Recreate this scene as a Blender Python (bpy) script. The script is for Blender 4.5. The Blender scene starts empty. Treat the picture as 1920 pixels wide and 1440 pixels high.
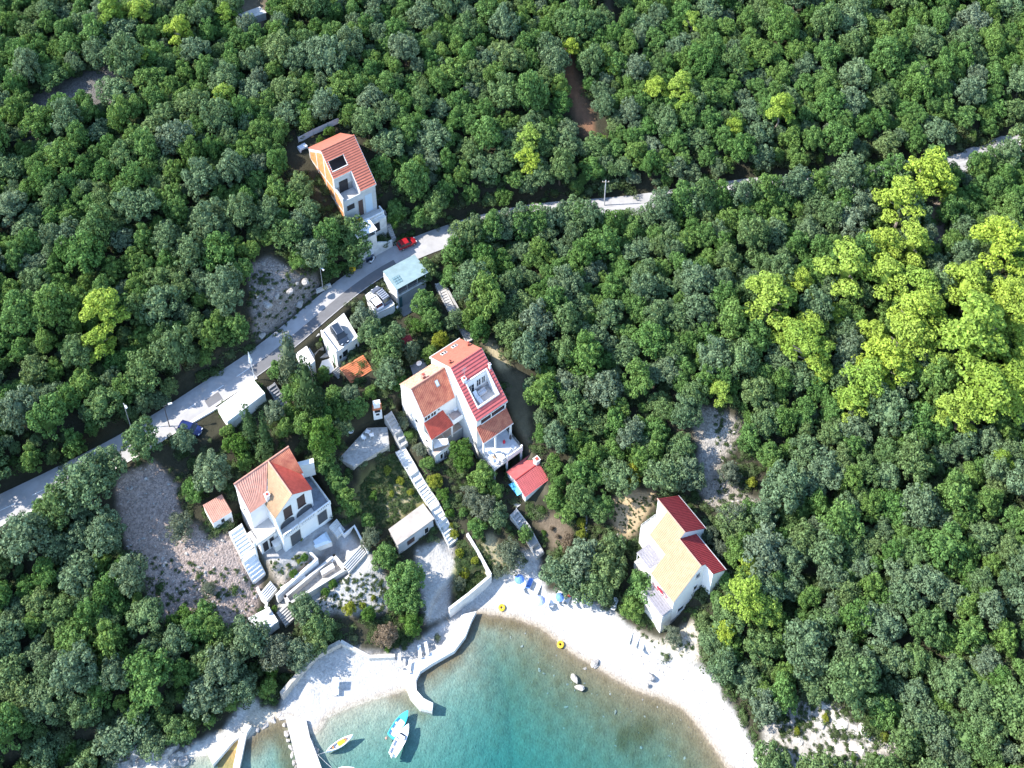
import bpy, math, random
import numpy as np
from mathutils import Vector, Matrix
rng = np.random.default_rng(7); random.seed(7)
SC = bpy.context.scene
COL = SC.collection

# ---------------------------------------------------------------- camera geometry (drone shot, lens shifted down)
F = 2200.0; YP = -150.0; PT = math.radians(34); CH = 200.0
sp, cp = math.sin(PT), math.cos(PT)
def ray(x, y):
    a = (x - 960) / F; b = -(y - YP) / F
    return np.array([a, cp + b * sp, -sp + b * cp])
def at(x, y, z):                       # photo pixel -> world point at height z
    r = ray(x, y); t = (z - CH) / r[2]; p = r * t
    return np.array([p[0], p[1], z])
def proj(X, Y, Z):
    Z = Z - CH; d = Y * cp - Z * sp; u = Y * sp + Z * cp
    return 960 + F * X / d, YP - F * u / d, F / d
cam = bpy.data.cameras.new('camera'); co = bpy.data.objects.new('camera', cam); COL.objects.link(co)
co.location = (0, 0, CH); co.rotation_euler = (math.radians(90 - 34), 0, 0)
cam.sensor_width = 36; cam.lens = F / 1920 * 36; cam.shift_y = -(720 - YP) / 1920; cam.clip_start = 1; cam.clip_end = 3000
SC.camera = co

# ---------------------------------------------------------------- object helpers
def tag(o, label, cat, group=None, kind=None):
    o['label'] = label; o['category'] = cat
    if group: o['group'] = group
    if kind: o['kind'] = kind
    return o
def thing(name, label, cat, loc=(0, 0, 0), ang=0, group=None):
    o = bpy.data.objects.new(name, None); COL.objects.link(o); o.empty_display_size = .3
    o.location = [float(c) for c in loc]; o.rotation_euler = (0, 0, math.radians(ang))
    return tag(o, label, cat, group)
def root_z(p):
    while p.parent: p = p.parent
    return p.location.z
class MB:
    def __init__(s): s.v = []; s.f = []; s.sm = False
    def add(s, vs, fs):
        n = len(s.v); s.v += [tuple(float(c) for c in v) for v in vs]; s.f += [tuple(i + n for i in f) for f in fs]; return s
    def box(s, x0, x1, y0, y1, z0, z1):
        return s.add([(x0, y0, z0), (x1, y0, z0), (x1, y1, z0), (x0, y1, z0), (x0, y0, z1), (x1, y0, z1), (x1, y1, z1), (x0, y1, z1)],
                     [(0, 3, 2, 1), (4, 5, 6, 7), (0, 1, 5, 4), (1, 2, 6, 5), (2, 3, 7, 6), (3, 0, 4, 7)])
    def prism(s, poly, z0, z1):       # poly: list (x,y); z1 number or list
        n = len(poly); zt = z1 if isinstance(z1, (list, tuple)) else [z1] * n
        zb = z0 if isinstance(z0, (list, tuple)) else [z0] * n
        vs = [(p[0], p[1], zb[i]) for i, p in enumerate(poly)] + [(p[0], p[1], zt[i]) for i, p in enumerate(poly)]
        a = sum(poly[i][0] * poly[(i + 1) % n][1] - poly[(i + 1) % n][0] * poly[i][1] for i in range(n))
        fs = [tuple(range(n))[::-1], tuple(range(n, 2 * n))] + [(i, (i + 1) % n, n + (i + 1) % n, n + i) for i in range(n)]
        if a < 0: fs = [f[::-1] for f in fs]
        return s.add(vs, fs)
    def side(s, poly, x0, x1, axis='x'):   # poly in (w,z) extruded along u  / (u,z) extruded along w
        n = len(poly)
        if axis == 'x': vs = [(x0, p[0], p[1]) for p in poly] + [(x1, p[0], p[1]) for p in poly]
        else: vs = [(p[0], x0, p[1]) for p in poly] + [(p[0], x1, p[1]) for p in poly]
        fs = [tuple(range(n))[::-1], tuple(range(n, 2 * n))] + [(i, (i + 1) % n, n + (i + 1) % n, n + i) for i in range(n)]
        return s.add(vs, fs)
    def quad(s, a, b, c, d): return s.add([a, b, c, d], [(0, 1, 2, 3)])
    def slab(s, a, b, c, d, t=.15):     # sloped plate, a,b,c,d ccw seen from above
        vs = [a, b, c, d]; return s.add([(p[0], p[1], p[2] - t) for p in vs] + vs, [(3, 2, 1, 0), (4, 5, 6, 7), (0, 1, 5, 4), (1, 2, 6, 5), (2, 3, 7, 6), (3, 0, 4, 7)])
    def tube(s, p0, p1, r0, r1=None, n=8, cap=True):
        r1 = r0 if r1 is None else r1; p0 = Vector(p0); p1 = Vector(p1); d = (p1 - p0).normalized()
        a = d.orthogonal().normalized(); b = d.cross(a); vs = []
        for p, r in ((p0, r0), (p1, r1)):
            for i in range(n):
                t = 2 * math.pi * i / n; vs.append(p + (a * math.cos(t) + b * math.sin(t)) * r)
        fs = [(i, (i + 1) % n, n + (i + 1) % n, n + i) for i in range(n)]
        if cap: fs += [tuple(range(n))[::-1], tuple(range(n, 2 * n))]
        return s.add(vs, fs)
    def lathe(s, c, prof, n=12):       # prof list (r,z)
        vs = []; m = len(prof)
        for r, z in prof:
            for i in range(n):
                t = 2 * math.pi * i / n; vs.append((c[0] + r * math.cos(t), c[1] + r * math.sin(t), c[2] + z))
        fs = [(k * n + i, k * n + (i + 1) % n, (k + 1) * n + (i + 1) % n, (k + 1) * n + i) for k in range(m - 1) for i in range(n)]
        return s.add(vs, fs)
    def corr(s, A, B, C, D, n, amp=.07, seg=4):   # barrel tiles: A->B eave, D->C top, columns run A->D
        A, B, C, D = map(np.array, (A, B, C, D)); nn = np.cross(B - A, D - A); nn = nn / np.linalg.norm(nn)
        if nn[2] < 0: nn = -nn
        vs = []; k = n * seg + 1
        for i in range(k):
            t = i / (k - 1); h = amp * abs(math.sin(math.pi * (i / seg))) if seg > 2 else amp * (i % 2)
            vs += [tuple(A + (B - A) * t + nn * h), tuple(D + (C - D) * t + nn * h)]
        return s.add(vs, [(2 * i, 2 * i + 2, 2 * i + 3, 2 * i + 1) for i in range(k - 1)])
    def courses(s, A, B, C, D, n, step=.09):      # interlocking tile courses stepping up from eave A-B to top D-C
        A, B, C, D = map(np.array, (A, B, C, D)); nn = np.cross(B - A, D - A); nn = nn / np.linalg.norm(nn)
        if nn[2] < 0: nn = -nn
        for i in range(n):
            t0, t1 = i / n, (i + 1) / n
            a, b, c, d = A + (D - A) * t0, B + (C - B) * t0, B + (C - B) * t1, A + (D - A) * t1
            s.add([a, b, a + nn * step, b + nn * step, c + nn * .005, d + nn * .005], [(0, 1, 3, 2), (2, 3, 4, 5)])
        return s
    def build(s, name, mat, parent=None, smooth=False):
        me = bpy.data.meshes.new(name); dz = root_z(parent) if parent else 0
        me.from_pydata([(x, y, z - dz) for x, y, z in s.v], [], s.f); me.update()
        if smooth or s.sm:
            for p in me.polygons: p.use_smooth = True
        if mat: me.materials.append(mat)
        o = bpy.data.objects.new(name, me); COL.objects.link(o)
        if parent: o.parent = parent
        return o
class Fr:                                # building frame: u along the facade, w into the depth
    def __init__(s, O, A):
        s.O = np.array(O, float); s.A = A; r = math.radians(A)
        s.U = np.array([math.cos(r), math.sin(r)]); s.W = np.array([-math.sin(r), math.cos(r)])
    def world(s, u, w, z): p = s.O[:2] + u * s.U + w * s.W; return np.array([p[0], p[1], z])
    def loc(s, p): d = np.array(p[:2]) - s.O[:2]; return float(d @ s.U), float(d @ s.W)
    def solve(s, x, y, n, c):
        r = ray(x, y); rl = np.array([r[:2] @ s.U, r[:2] @ s.W, r[2]]); o = np.array([-(s.O[:2] @ s.U), -(s.O[:2] @ s.W), CH])
        t = (c - np.dot(n, o)) / np.dot(n, rl); return tuple(o + t * rl)
    def atz(s, x, y, z): return s.solve(x, y, (0, 0, 1), z)

# ---------------------------------------------------------------- materials
def new_mat(name):
    m = bpy.data.materials.new(name); m.use_nodes = True; return m, m.node_tree.nodes, m.node_tree.links
def mat(name, col, rough=.8, var=.18, scale=1.2, bump=0., bscale=8., spec=.3, metal=0., col2=None, stretch=None):
    m, N, L = new_mat(name); b = N['Principled BSDF']
    b.inputs['Roughness'].default_value = rough; b.inputs['Metallic'].default_value = metal; b.inputs['Specular IOR Level'].default_value = spec
    tc = N.new('ShaderNodeNewGeometry'); nz = N.new('ShaderNodeTexNoise'); nz.inputs['Scale'].default_value = scale; nz.inputs['Detail'].default_value = 6
    nz.inputs['Roughness'].default_value = .65
    src = tc.outputs['Position']
    if stretch:
        mp = N.new('ShaderNodeMapping'); mp.inputs['Scale'].default_value = stretch; L.new(src, mp.inputs['Vector']); src = mp.outputs['Vector']
    L.new(src, nz.inputs['Vector'])
    cr = N.new('ShaderNodeValToRGB'); c = np.array(col); c2 = np.array(col2) if col2 is not None else c
    cr.color_ramp.elements[0].position = .3; cr.color_ramp.elements[1].position = .7
    cr.color_ramp.elements[0].color = (*(c * (1 - var)), 1); cr.color_ramp.elements[1].color = (*np.minimum(c2 * (1 + var), .95), 1)
    L.new(nz.outputs['Fac'], cr.inputs['Fac']); L.new(cr.outputs['Color'], b.inputs['Base Color'])
    if bump:
        n2 = N.new('ShaderNodeTexNoise'); n2.inputs['Scale'].default_value = bscale; n2.inputs['Detail'].default_value = 4; L.new(tc.outputs['Position'], n2.inputs['Vector'])
        bp = N.new('ShaderNodeBump'); bp.inputs['Strength'].default_value = bump; bp.inputs['Distance'].default_value = .15
        L.new(n2.outputs['Fac'], bp.inputs['Height']); L.new(bp.outputs['Normal'], b.inputs['Normal'])
    return m
M = dict(
    white=mat('white_render', (.74, .73, .715), .85, .05, .6, .1, 20),
    hut_roof=mat('stained_flat_roof', (.36, .32, .28), .9, .22, .5, .2, 6),
    paving=mat('shaded_rough_paving', (.34, .33, .31), .9, .3, 1.6, .4, 3),
    dark_panel=mat('shade_and_door_grey', (.07, .075, .085), .8, .2, 2),  # dark grey for garage doors and for painted shade inside the arches
    white_old=mat('weathered_white', (.60, .58, .545), .85, .2, .8, .15, 12),
    grey_render=mat('grey_render', (.42, .43, .44), .9, .12, .8),
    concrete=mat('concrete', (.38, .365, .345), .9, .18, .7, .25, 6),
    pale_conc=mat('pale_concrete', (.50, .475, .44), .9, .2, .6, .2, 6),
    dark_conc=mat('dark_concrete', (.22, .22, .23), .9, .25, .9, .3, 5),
    stone=mat('dry_stone', (.42, .38, .33), .9, .35, 2.2, .6, 5),
    pale_stone=mat('pale_stone', (.50, .475, .43), .9, .25, 2., .6, 5),
    rock=mat('limestone_rock', (.34, .315, .29), .9, .5, 2.2, .9, 5),
    brick=mat('hollow_brick', (.55, .21, .07), .9, .2, 2., .3, 10, col2=(.60, .27, .11)),
    tile_red=mat('red_roof_tile', (.42, .075, .05), .7, .2, 1.5, .15, 6),
    tile_bright=mat('orange_red_tile', (.40, .13, .085), .7, .12, 1.2, .1, 6),
    tile_old=mat('weathered_roof_tile', (.38, .095, .07), .8, .25, .8, .2, 6, col2=(.43, .17, .10)),
    tile_pink=mat('pinkish_roof_tile', (.46, .235, .175), .8, .2, 1.3, .2, 6),
    tile_ochre=mat('ochre_roof_tile', (.37, .25, .15), .8, .14, 1.2, .2, 6),
    tile_dark=mat('crimson_roof_tile', (.30, .035, .035), .75, .2, 1.4, .15, 6),
    tile_crim=mat('raspberry_roof_tile', (.43, .10, .095), .6, .14, 1.4, .1, 6),
    tile_orange=mat('terracotta_tile', (.52, .17, .075), .75, .2, 1.3, .15, 6),
    glass=mat('dark_glass', (.02, .025, .03), .08, .1, 1, 0, 8, .5),
    dark=mat('dark_opening', (.025, .025, .028), .8, .3, 2),
    shutter=mat('dark_shutter', (.07, .045, .04), .6, .2, 3, stretch=(1, 1, 12)),
    metal=mat('galvanised_metal', (.45, .46, .47), .45, .12, 2, 0, 8, .5, .6),
    dark_metal=mat('dark_metal', (.06, .06, .065), .5, .2, 2, 0, 8, .4, .3),
    roof_grey=mat('grey_green_sheet', (.20, .27, .27), .55, .16, .8, .05, 6),
    wood=mat('weathered_wood', (.34, .25, .16), .85, .25, 2, .2, 10),
    pergola=mat('pergola_shade_cloth', (.24, .225, .24), .9, .2, 3),
    floor_tile=mat('terrace_tiles', (.45, .34, .27), .8, .15, 2),
    floor_blue=mat('pale_terrace_floor', (.60, .61, .64), .7, .12, 1.5),
    blue_tarp=mat('blue_tarpaulin', (.10, .42, .62), .5, .15, 1.5, .1, 4),
    fab_blue=mat('blue_canvas', (.12, .25, .62), .8, .15, 3),
    fab_blue2=mat('faded_blue_canvas', (.30, .37, .66), .8, .15, 3),
    sunbed=mat('white_plastic', (.78, .79, .80), .5, .06, 3),
    yellow=mat('yellow_plastic', (.75, .47, .03), .4, .1, 3),
    red_cloth=mat('red_cloth', (.55, .03, .06), .8, .15, 3),
    boat_white=mat('white_gelcoat', (.80, .80, .80), .3, .05, 2, 0, 8, .5),
    boat_blue=mat('turquoise_paint', (.05, .45, .58), .35, .08, 2, 0, 8, .5),
    boat_in=mat('boat_interior', (.55, .56, .58), .6, .18, 3),
    boat_wood=mat('varnished_wood', (.35, .16, .06), .5, .2, 4),
    rubber=mat('black_rubber', (.02, .02, .022), .8, .2, 4),
    car_red=mat('red_car_paint', (.30, .012, .018), .25, .05, 2, 0, 8, .6),
    car_black=mat('dark_blue_grey_paint', (.022, .034, .055), .3, .05, 2, 0, 8, .3),
    car_white=mat('white_car_paint', (.78, .78, .78), .25, .03, 2, 0, 8, .6),
    car_grey=mat('slate_grey_paint', (.09, .105, .14), .3, .05, 2, 0, 8, .35),
    car_blue=mat('deep_blue_paint', (.008, .016, .085), .25, .05, 2, 0, 8, .6),
    lamp=mat('headlight_lens', (.6, .62, .64), .2, .05, 3, 0, 8, .6),
    asphalt=mat('old_asphalt', (.335, .322, .315), .9, .17, .35, .15, 14),
    asphalt_new=mat('newer_asphalt', (.135, .132, .135), .9, .10, .6, .15, 14),
    paint=mat('road_paint', (.70, .70, .68), .8, .12, 3),
    bark=mat('bark', (.12, .095, .07), .9, .3, 4, .5, 8),
    bark_pale=mat('pale_bark', (.22, .19, .16), .9, .3, 4, .5, 8),
)
def leaf_mat(name, cols, trans=.32, rough=.55):
    """foliage: hue differs from plant to plant and from leaf to leaf"""
    m, N, L = new_mat(name); b = N['Principled BSDF']
    oi = N.new('ShaderNodeObjectInfo'); cr = N.new('ShaderNodeValToRGB'); e = cr.color_ramp.elements
    while len(e) < len(cols): e.new(.5)
    for i, c in enumerate(cols): e[i].position = i / (len(cols) - 1); e[i].color = (*c, 1)
    L.new(oi.outputs['Random'], cr.inputs['Fac'])
    g = N.new('ShaderNodeNewGeometry'); mr = N.new('ShaderNodeMapRange'); mr.inputs['To Min'].default_value = .62; mr.inputs['To Max'].default_value = 1.42
    L.new(g.outputs['Random Per Island'], mr.inputs['Value'])
    nz = N.new('ShaderNodeTexNoise'); nz.inputs['Scale'].default_value = .9; nz.inputs['Detail'].default_value = 3; L.new(g.outputs['Position'], nz.inputs['Vector'])
    mr2 = N.new('ShaderNodeMapRange'); mr2.inputs['From Min'].default_value = .3; mr2.inputs['From Max'].default_value = .7; mr2.inputs['To Min'].default_value = .8; mr2.inputs['To Max'].default_value = 1.22
    L.new(nz.outputs['Fac'], mr2.inputs['Value'])
    mu = N.new('ShaderNodeMath'); mu.operation = 'MULTIPLY'; L.new(mr.outputs['Result'], mu.inputs[0]); L.new(mr2.outputs['Result'], mu.inputs[1])
    mx = N.new('ShaderNodeVectorMath'); mx.operation = 'SCALE'; L.new(cr.outputs['Color'], mx.inputs[0]); L.new(mu.outputs['Value'], mx.inputs['Scale'])
    L.new(mx.outputs['Vector'], b.inputs['Base Color']); b.inputs['Roughness'].default_value = rough; b.inputs['Specular IOR Level'].default_value = .12
    tr = N.new('ShaderNodeBsdfTranslucent'); L.new(mx.outputs['Vector'], tr.inputs['Color'])
    ms = N.new('ShaderNodeMixShader'); ms.inputs[0].default_value = trans
    L.new(b.outputs['BSDF'], ms.inputs[1]); L.new(tr.outputs['BSDF'], ms.inputs[2]); L.new(ms.outputs['Shader'], N['Material Output'].inputs['Surface'])
    return m
LM = dict(
    oak=leaf_mat('holm_oak_leaves', [(.125, .195, .092), (.15, .218, .122), (.132, .21, .075), (.165, .218, .135), (.115, .195, .065), (.16, .225, .085)]),
    green=leaf_mat('green_leaves', [(.11, .212, .055), (.125, .225, .065), (.15, .24, .058), (.095, .195, .05)]),
    pine=leaf_mat('aleppo_pine_needles', [(.20, .32, .055), (.31, .40, .06), (.25, .36, .07), (.33, .42, .055), (.17, .28, .05)], .32),
    olive=leaf_mat('olive_leaves', [(.13, .16, .10), (.15, .175, .115), (.115, .15, .085)]),
    laurel=leaf_mat('bright_green_leaves', [(.085, .17, .03), (.10, .19, .035), (.075, .15, .03)]),
    yellow=leaf_mat('yellow_green_leaves', [(.20, .24, .03), (.25, .27, .035), (.17, .22, .04)]),
    cypress=leaf_mat('cypress_sprays', [(.045, .085, .03), (.055, .095, .035)]),
    shrub=leaf_mat('shrub_leaves', [(.06, .10, .032), (.09, .13, .048), (.10, .125, .06), (.065, .115, .032)]),
    bloom=leaf_mat('pink_red_blossom', [(.30, .03, .04), (.36, .04, .06)]),
)
# ================================================================ terrain
ROADC = [(-60, 985, 16.8), (0, 958, 17), (120, 900, 17.3), (233, 842, 17.7), (325, 785, 18.2), (395, 738, 18.6), (480, 683, 19.1), (535, 640, 19.4), (620, 567, 20),
         (668, 528, 20.25), (715, 497, 20.4), (770, 470, 20.7), (830, 447, 21), (900, 424, 21.3), (1000, 402, 21.7), (1180, 388, 22.3), (1400, 355, 23.3), (1560, 338, 24),
         (1690, 322, 24.5), (1800, 308, 25), (1870, 283, 25.3), (1960, 245, 26)]
CTRL = [(530, 545, 25), (0, 400, 34), (0, 0, 46), (0, 700, 25), (300, 0, 44), (300, 300, 36), (300, 550, 27), (600, 0, 41), (570, 230, 35.5), (450, 450, 29), (960, 0, 38), (960, 200, 31),
        (960, 340, 25.5), (1300, 0, 37), (1300, 200, 31), (1640, 0, 37), (1640, 200, 30.5), (1919, 0, 37), (1919, 150, 32), (590, 370, 30.5), (625, 440, 26.5), (640, 480, 23), (745, 330, 29), (745, 420, 23), (690, 270, 33),
        (60, 1000, 14.5), (230, 900, 16.5), (350, 820, 17.6), (380, 900, 14.5), (260, 1000, 12.5), (330, 1060, 10), (240, 1150, 9), (0, 1150, 10), (120, 1300, 6), (0, 1440, 4), (250, 1400, 2.2), (400, 1300, 3.2), (450, 1340, 1.5),
        (480, 880, 14.5), (560, 830, 15.5), (430, 985, 12), (640, 960, 9.5), (600, 1060, 7), (660, 1060, 6.3), (690, 1110, 4.5), (560, 1140, 4.5), (490, 1100, 6.5), (465, 1180, 4.5), (540, 1210, 2.6), (620, 1200, 2), (690, 1190, 2.3), (740, 1120, 3),
        (640, 800, 14.5), (700, 800, 14), (690, 890, 10), (760, 920, 8.5), (715, 960, 7), (770, 1020, 4.6), (830, 1050, 3.2), (860, 1100, 2.4), (840, 1130, 1.9), (700, 745, 16), (600, 740, 17), (760, 740, 16), (745, 620, 18), (560, 690, 18.3), (690, 640, 18),
        (820, 640, 17.5), (780, 850, 11), (840, 890, 9), (950, 900, 7.5), (1010, 960, 6.2), (900, 960, 6.2), (960, 1000, 4.5), (1000, 1040, 2.3), (910, 1060, 2.3), (1060, 960, 6.5), (1080, 1020, 4.2), (1100, 1080, 2.4),
        (950, 700, 15.5), (1000, 560, 18.5), (1020, 780, 13), (1150, 700, 15), (1150, 850, 10.5), (1200, 950, 8), (1300, 780, 14), (1330, 860, 11), (1350, 950, 9), (1240, 1185, 2.2), (1272, 1158, 3.0), (1312, 1101, 7.2), (1330, 1107, 8.0), (1360, 1085, 8.6), (1375, 1035, 8.6), (1240, 925, 8.3), (1175, 990, 6.3), (1190, 1090, 2.8),
        (1000, 1072, 1.7), (1150, 1140, 1.5), (1280, 1250, 1.4), (1400, 1350, 1.5), (1440, 1430, 1.4), (1500, 900, 11), (1500, 700, 16), (1500, 500, 20), (1700, 600, 19), (1700, 420, 22.5), (1919, 450, 24), (1919, 700, 19.5), (1919, 900, 16),
        (1700, 900, 13), (1700, 1100, 10), (1500, 1080, 8), (1460, 1220, 5), (1560, 1330, 4.2), (1650, 1400, 4.5), (1919, 1150, 12.5), (1919, 1300, 11), (1919, 1440, 9), (1780, 1440, 6), (1560, 1440, 2.4),
        (620, 1250, 1.1), (560, 1290, 1.3), (700, 1260, .8), (820, 1215, .9), (730, 1240, .9)]
SHORE = [(318, 1440), (345, 1425), (392, 1414), (430, 1392), (462, 1388), (487, 1365), (518, 1347), (540, 1352), (585, 1378), (598, 1372), (616, 1345), (660, 1325), (710, 1309), (748, 1299),
         (772, 1292), (786, 1262), (808, 1247), (850, 1224), (868, 1192), (878, 1163), (894, 1150), (911, 1151), (965, 1160), (1012, 1177), (1045, 1203), (1071, 1224), (1107, 1246), (1130, 1260), (1154, 1274), (1197, 1297),
         (1240, 1310), (1280, 1330), (1313, 1367), (1340, 1405), (1363, 1440)]
shore_w = [at(x, y, 0)[:2] for x, y in SHORE]
WPOLY = np.array([(-120., 14.), (-105., 50.)] + [(-71, 67.5)] + shore_w + [(42., 62.), (47., 40.), (60., 14.)])
road_w = np.array([at(*r) for r in ROADC])
ctrl_w = np.array([at(*c) for c in CTRL] + [at(*r) for r in ROADC] + [(*p, .04) for p in shore_w] +
                  [(-200, 100, 28), (-200, 250, 66), (0, 330, 62), (200, 330, 58), (220, 150, 30), (200, 60, 16), (-150, 50, 6), (120, 30, 10), (80, 50, 6)])
def tps_fit(P, lam=.02):
    n = len(P); d = np.linalg.norm(P[:, None, :2] - P[None, :, :2], axis=2) + 1e-9; K = d * d * np.log(d) + np.eye(n) * lam * 100
    A = np.zeros((n + 3, n + 3)); A[:n, :n] = K; Q = np.c_[np.ones(n), P[:, :2]]; A[:n, n:] = Q; A[n:, :n] = Q.T
    return np.linalg.solve(A, np.r_[P[:, 2], 0, 0, 0])
_tw = tps_fit(ctrl_w)
def tps(X, Y):
    out = np.empty(X.shape); 
    for s in range(0, len(X), 8000):
        x, y = X[s:s + 8000], Y[s:s + 8000]
        d = np.hypot(x[:, None] - ctrl_w[None, :, 0], y[:, None] - ctrl_w[None, :, 1]) + 1e-9
        out[s:s + 8000] = (d * d * np.log(d)) @ _tw[:-3] + _tw[-3] + _tw[-2] * x + _tw[-1] * y
    return out
def in_poly(X, Y, poly):
    ins = np.zeros(X.shape, bool); n = len(poly)
    for i in range(n):
        x0, y0 = poly[i]; x1, y1 = poly[(i + 1) % n]
        if y0 == y1: continue
        c = ((y0 > Y) != (y1 > Y)) & (X < (x1 - x0) * (Y - y0) / (y1 - y0) + x0); ins ^= c
    return ins
def seg_dist(X, Y, line, closed=False, val=None):
    best = np.full(X.shape, 1e9); bv = np.zeros(X.shape); n = len(line)
    for i in range(n if closed else n - 1):
        a, b = np.array(line[i][:2]), np.array(line[(i + 1) % n][:2]); ab = b - a; l2 = ab @ ab + 1e-12
        t = np.clip(((X - a[0]) * ab[0] + (Y - a[1]) * ab[1]) / l2, 0, 1); d = np.hypot(X - a[0] - t * ab[0], Y - a[1] - t * ab[1])
        m = d < best; best[m] = d[m]
        if val is not None: bv[m] = (val[i] + (val[(i + 1) % n] - val[i]) * t)[m]
    return (best, bv) if val is not None else best
# level pads under buildings and terraces: pixel outline at height z
PADS = [([(577, 276), (637, 250), (705, 345), (745, 462), (676, 497), (640, 410)], None),
        ]
PADS_W = []                              # (world polygon, z) filled below
def pad_px(pts, z): PADS_W.append((np.array([at(x, y, z)[:2] for x, y in pts]), z))
def pad_fr(fr, u0, u1, w0, w1, z): PADS_W.append((np.array([fr.world(u, w, 0)[:2] for u, w in ((u0, w0), (u1, w0), (u1, w1), (u0, w1))]), z))

FB = Fr(at(926.7, 900, 7.5), 37.3)      # tall red-roofed house
FS = Fr(at(816.7, 868, 9.5), 37.3)      # smaller joined house
FH = Fr(at(535.2, 1034, 8.5), 40)       # white villa with arches
FC = Fr(at(1240, 1182.5, 2.5), 34.5)    # beach house
FA = Fr(at(677.1, 495.2, 20.3), 35)     # brick gable house
FK = Fr(at(744.9, 568.4, 18), 35.2)     # carport house
FP = Fr(at(630.5, 662.2, 20.3), 42.8)   # roof parking house
pad_fr(FA, -.3, 7.2, 0, 6, 20.2)
pad_fr(FK, -.2, 6.5, -2.5, 4.1, 16.2)
pad_fr(FB, -.2, 6.6, -.2, 18.5, 7.3); pad_fr(FS, -.2, 6.6, -.3, 10.0, 8.8)
pad_fr(FH, -4.4, 9.3, -.6, 8.7, 8.3)
pad_px([(598, 1018), (640, 985), (664, 1020), (640, 1034)], 7.1)
pad_px([(640, 1040), (664, 1022), (694, 1040), (670, 1062), (655, 1068)], 5.9)
pad_px([(520, 1128), (628, 1030), (660, 1066), (590, 1130), (560, 1148)], 4.7)
pad_px([(352, 800), (400, 768), (432, 800), (380, 830)], 17.9)
pad_px([(618, 605), (655, 580), (668, 640), (640, 690)], 15.0)
pad_px([(548, 660), (600, 625), (650, 735), (615, 745)], 15.6)
pad_px([(648, 830), (715, 790), (735, 815), (670, 880)], 12.2)

STAIRS = dict(
 s1=[(750, 843, 10.9), (771, 879, 9.9), (790, 912, 8.6), (812, 944, 7.4), (826, 972, 6.3), (850, 1018, 3.6)], s2=[(727, 776, 14.6), (742, 803, 13.2), (758, 836, 11.3)],
 s3=[(822, 530, 19.3), (842, 572, 18.0), (868, 615, 16.8), (880, 640, 16.2)], s4=[(962, 960, 6.6), (985, 990, 5.0), (1013, 1042, 2.4)], s5=[(508, 722, 18.4), (530, 758, 16.6), (556, 795, 14.8)],
 s6=[(441, 990, 12.3), (463, 1035, 9.9), (465, 1042, 9.8), (486, 1084, 6.7)], s7=[(497, 1101, 6.5), (510, 1116, 5.6)], s8=[(659, 1040, 6.9), (671, 1056, 5.9)], s9=[(624, 980, 8.4), (640, 1001, 7.3)], s10=[(528, 1140, 4.7), (545, 1166, 3.6)])
STAIR_W = [np.array([at(*p) for p in v]) for v in STAIRS.values()]
def height(X, Y):
    Z = tps(X, Y)
    Z = np.clip(Z, .05, 75)
    ins = in_poly(X, Y, WPOLY); ds = seg_dist(X, Y, WPOLY, True)
    Z = np.where(~ins, np.where(ds < 6, np.minimum(Z, .05 + .06 * ds + .22 * np.maximum(ds - 3, 0)) * .999, Z), Z)
    Z = np.where(~ins, np.maximum(Z, .02 + .05 * np.minimum(ds, 4)), -np.minimum(.02 + .16 * ds, 3.6 + .02 * ds))
    for poly, z in PADS_W:
        i2 = in_poly(X, Y, poly); d2 = seg_dist(X, Y, poly, True)
        t = np.where(i2, 1, np.clip(1 - d2 / 1.2, 0, 1)); t = t * t * (3 - 2 * t); Z = Z * (1 - t) + z * t
    for sw in STAIR_W:
        m_ = (X > sw[:, 0].min() - 4) & (X < sw[:, 0].max() + 4) & (Y > sw[:, 1].min() - 4) & (Y < sw[:, 1].max() + 4)
        if not m_.any(): continue
        d2, z2 = seg_dist(X[m_], Y[m_], sw, False, sw[:, 2]); t = np.clip(1 - (d2 - 1.4) / 1.2, 0, 1); Z[m_] = Z[m_] * (1 - t) + np.minimum(Z[m_], z2 - .5) * t
    dr, zr = seg_dist(X, Y, road_w, False, road_w[:, 2]); t = np.clip(1 - (dr - 3.2) / 2.2, 0, 1); t = t * t * (3 - 2 * t)
    return Z * (1 - t) + (zr - .12) * t
def hz(x, y): return float(height(np.array([float(x)]), np.array([float(y)]))[0])
def ground(px, py):                      # photo pixel -> point on the terrain
    r = ray(px, py); lo = None; z = 30.
    for _ in range(30):
        t = (z - CH) / r[2]; p = r * t; h = hz(p[0], p[1]); z = z + .7 * (h - z)
    return np.array([p[0], p[1], h])
def axis(lo, a, b, hi, st):
    mid = list(np.arange(a, b + 1e-6, st)); l = []; x = a; s = st
    while x > lo: s *= 1.13; x -= s; l.append(x)
    r = []; x = b; s = st
    while x < hi: s *= 1.13; x += s; r.append(x)
    return np.array(l[::-1] + mid + r)
gx = axis(-260, -78, 76, 270, .36); gy = axis(8, 60, 156, 380, .36)
GX, GY = np.meshgrid(gx, gy); fx, fy = GX.ravel(), GY.ravel(); GZ = height(fx, fy)
nz1 = np.sin(fx * 1.7 + np.sin(fy * 1.3) * 1.5) * np.sin(fy * 1.9 + np.sin(fx * .9)) * .5 + np.sin(fx * 4.1 + fy * 2.3) * np.sin(fy * 3.7 - fx * 1.1) * .3
ppx, ppy, _ = proj(fx, fy, GZ)
jx = nz1 * 5 + rng.normal(0, .8, fx.shape); jy = np.roll(nz1, 37) * 5 + rng.normal(0, .8, fx.shape)
def zone(poly): return in_poly(ppx + jx, ppy + jy, poly)
insea = in_poly(fx, fy, WPOLY); dsea = seg_dist(fx, fy, WPOLY, True)
C = np.zeros((len(fx), 3)); C[:] = (.040, .038, .024)                       # leaf litter and dark soil
K = np.zeros(len(fx), int)                                                # 0 soil 1 beach 2 scree 3 seabed
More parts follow.
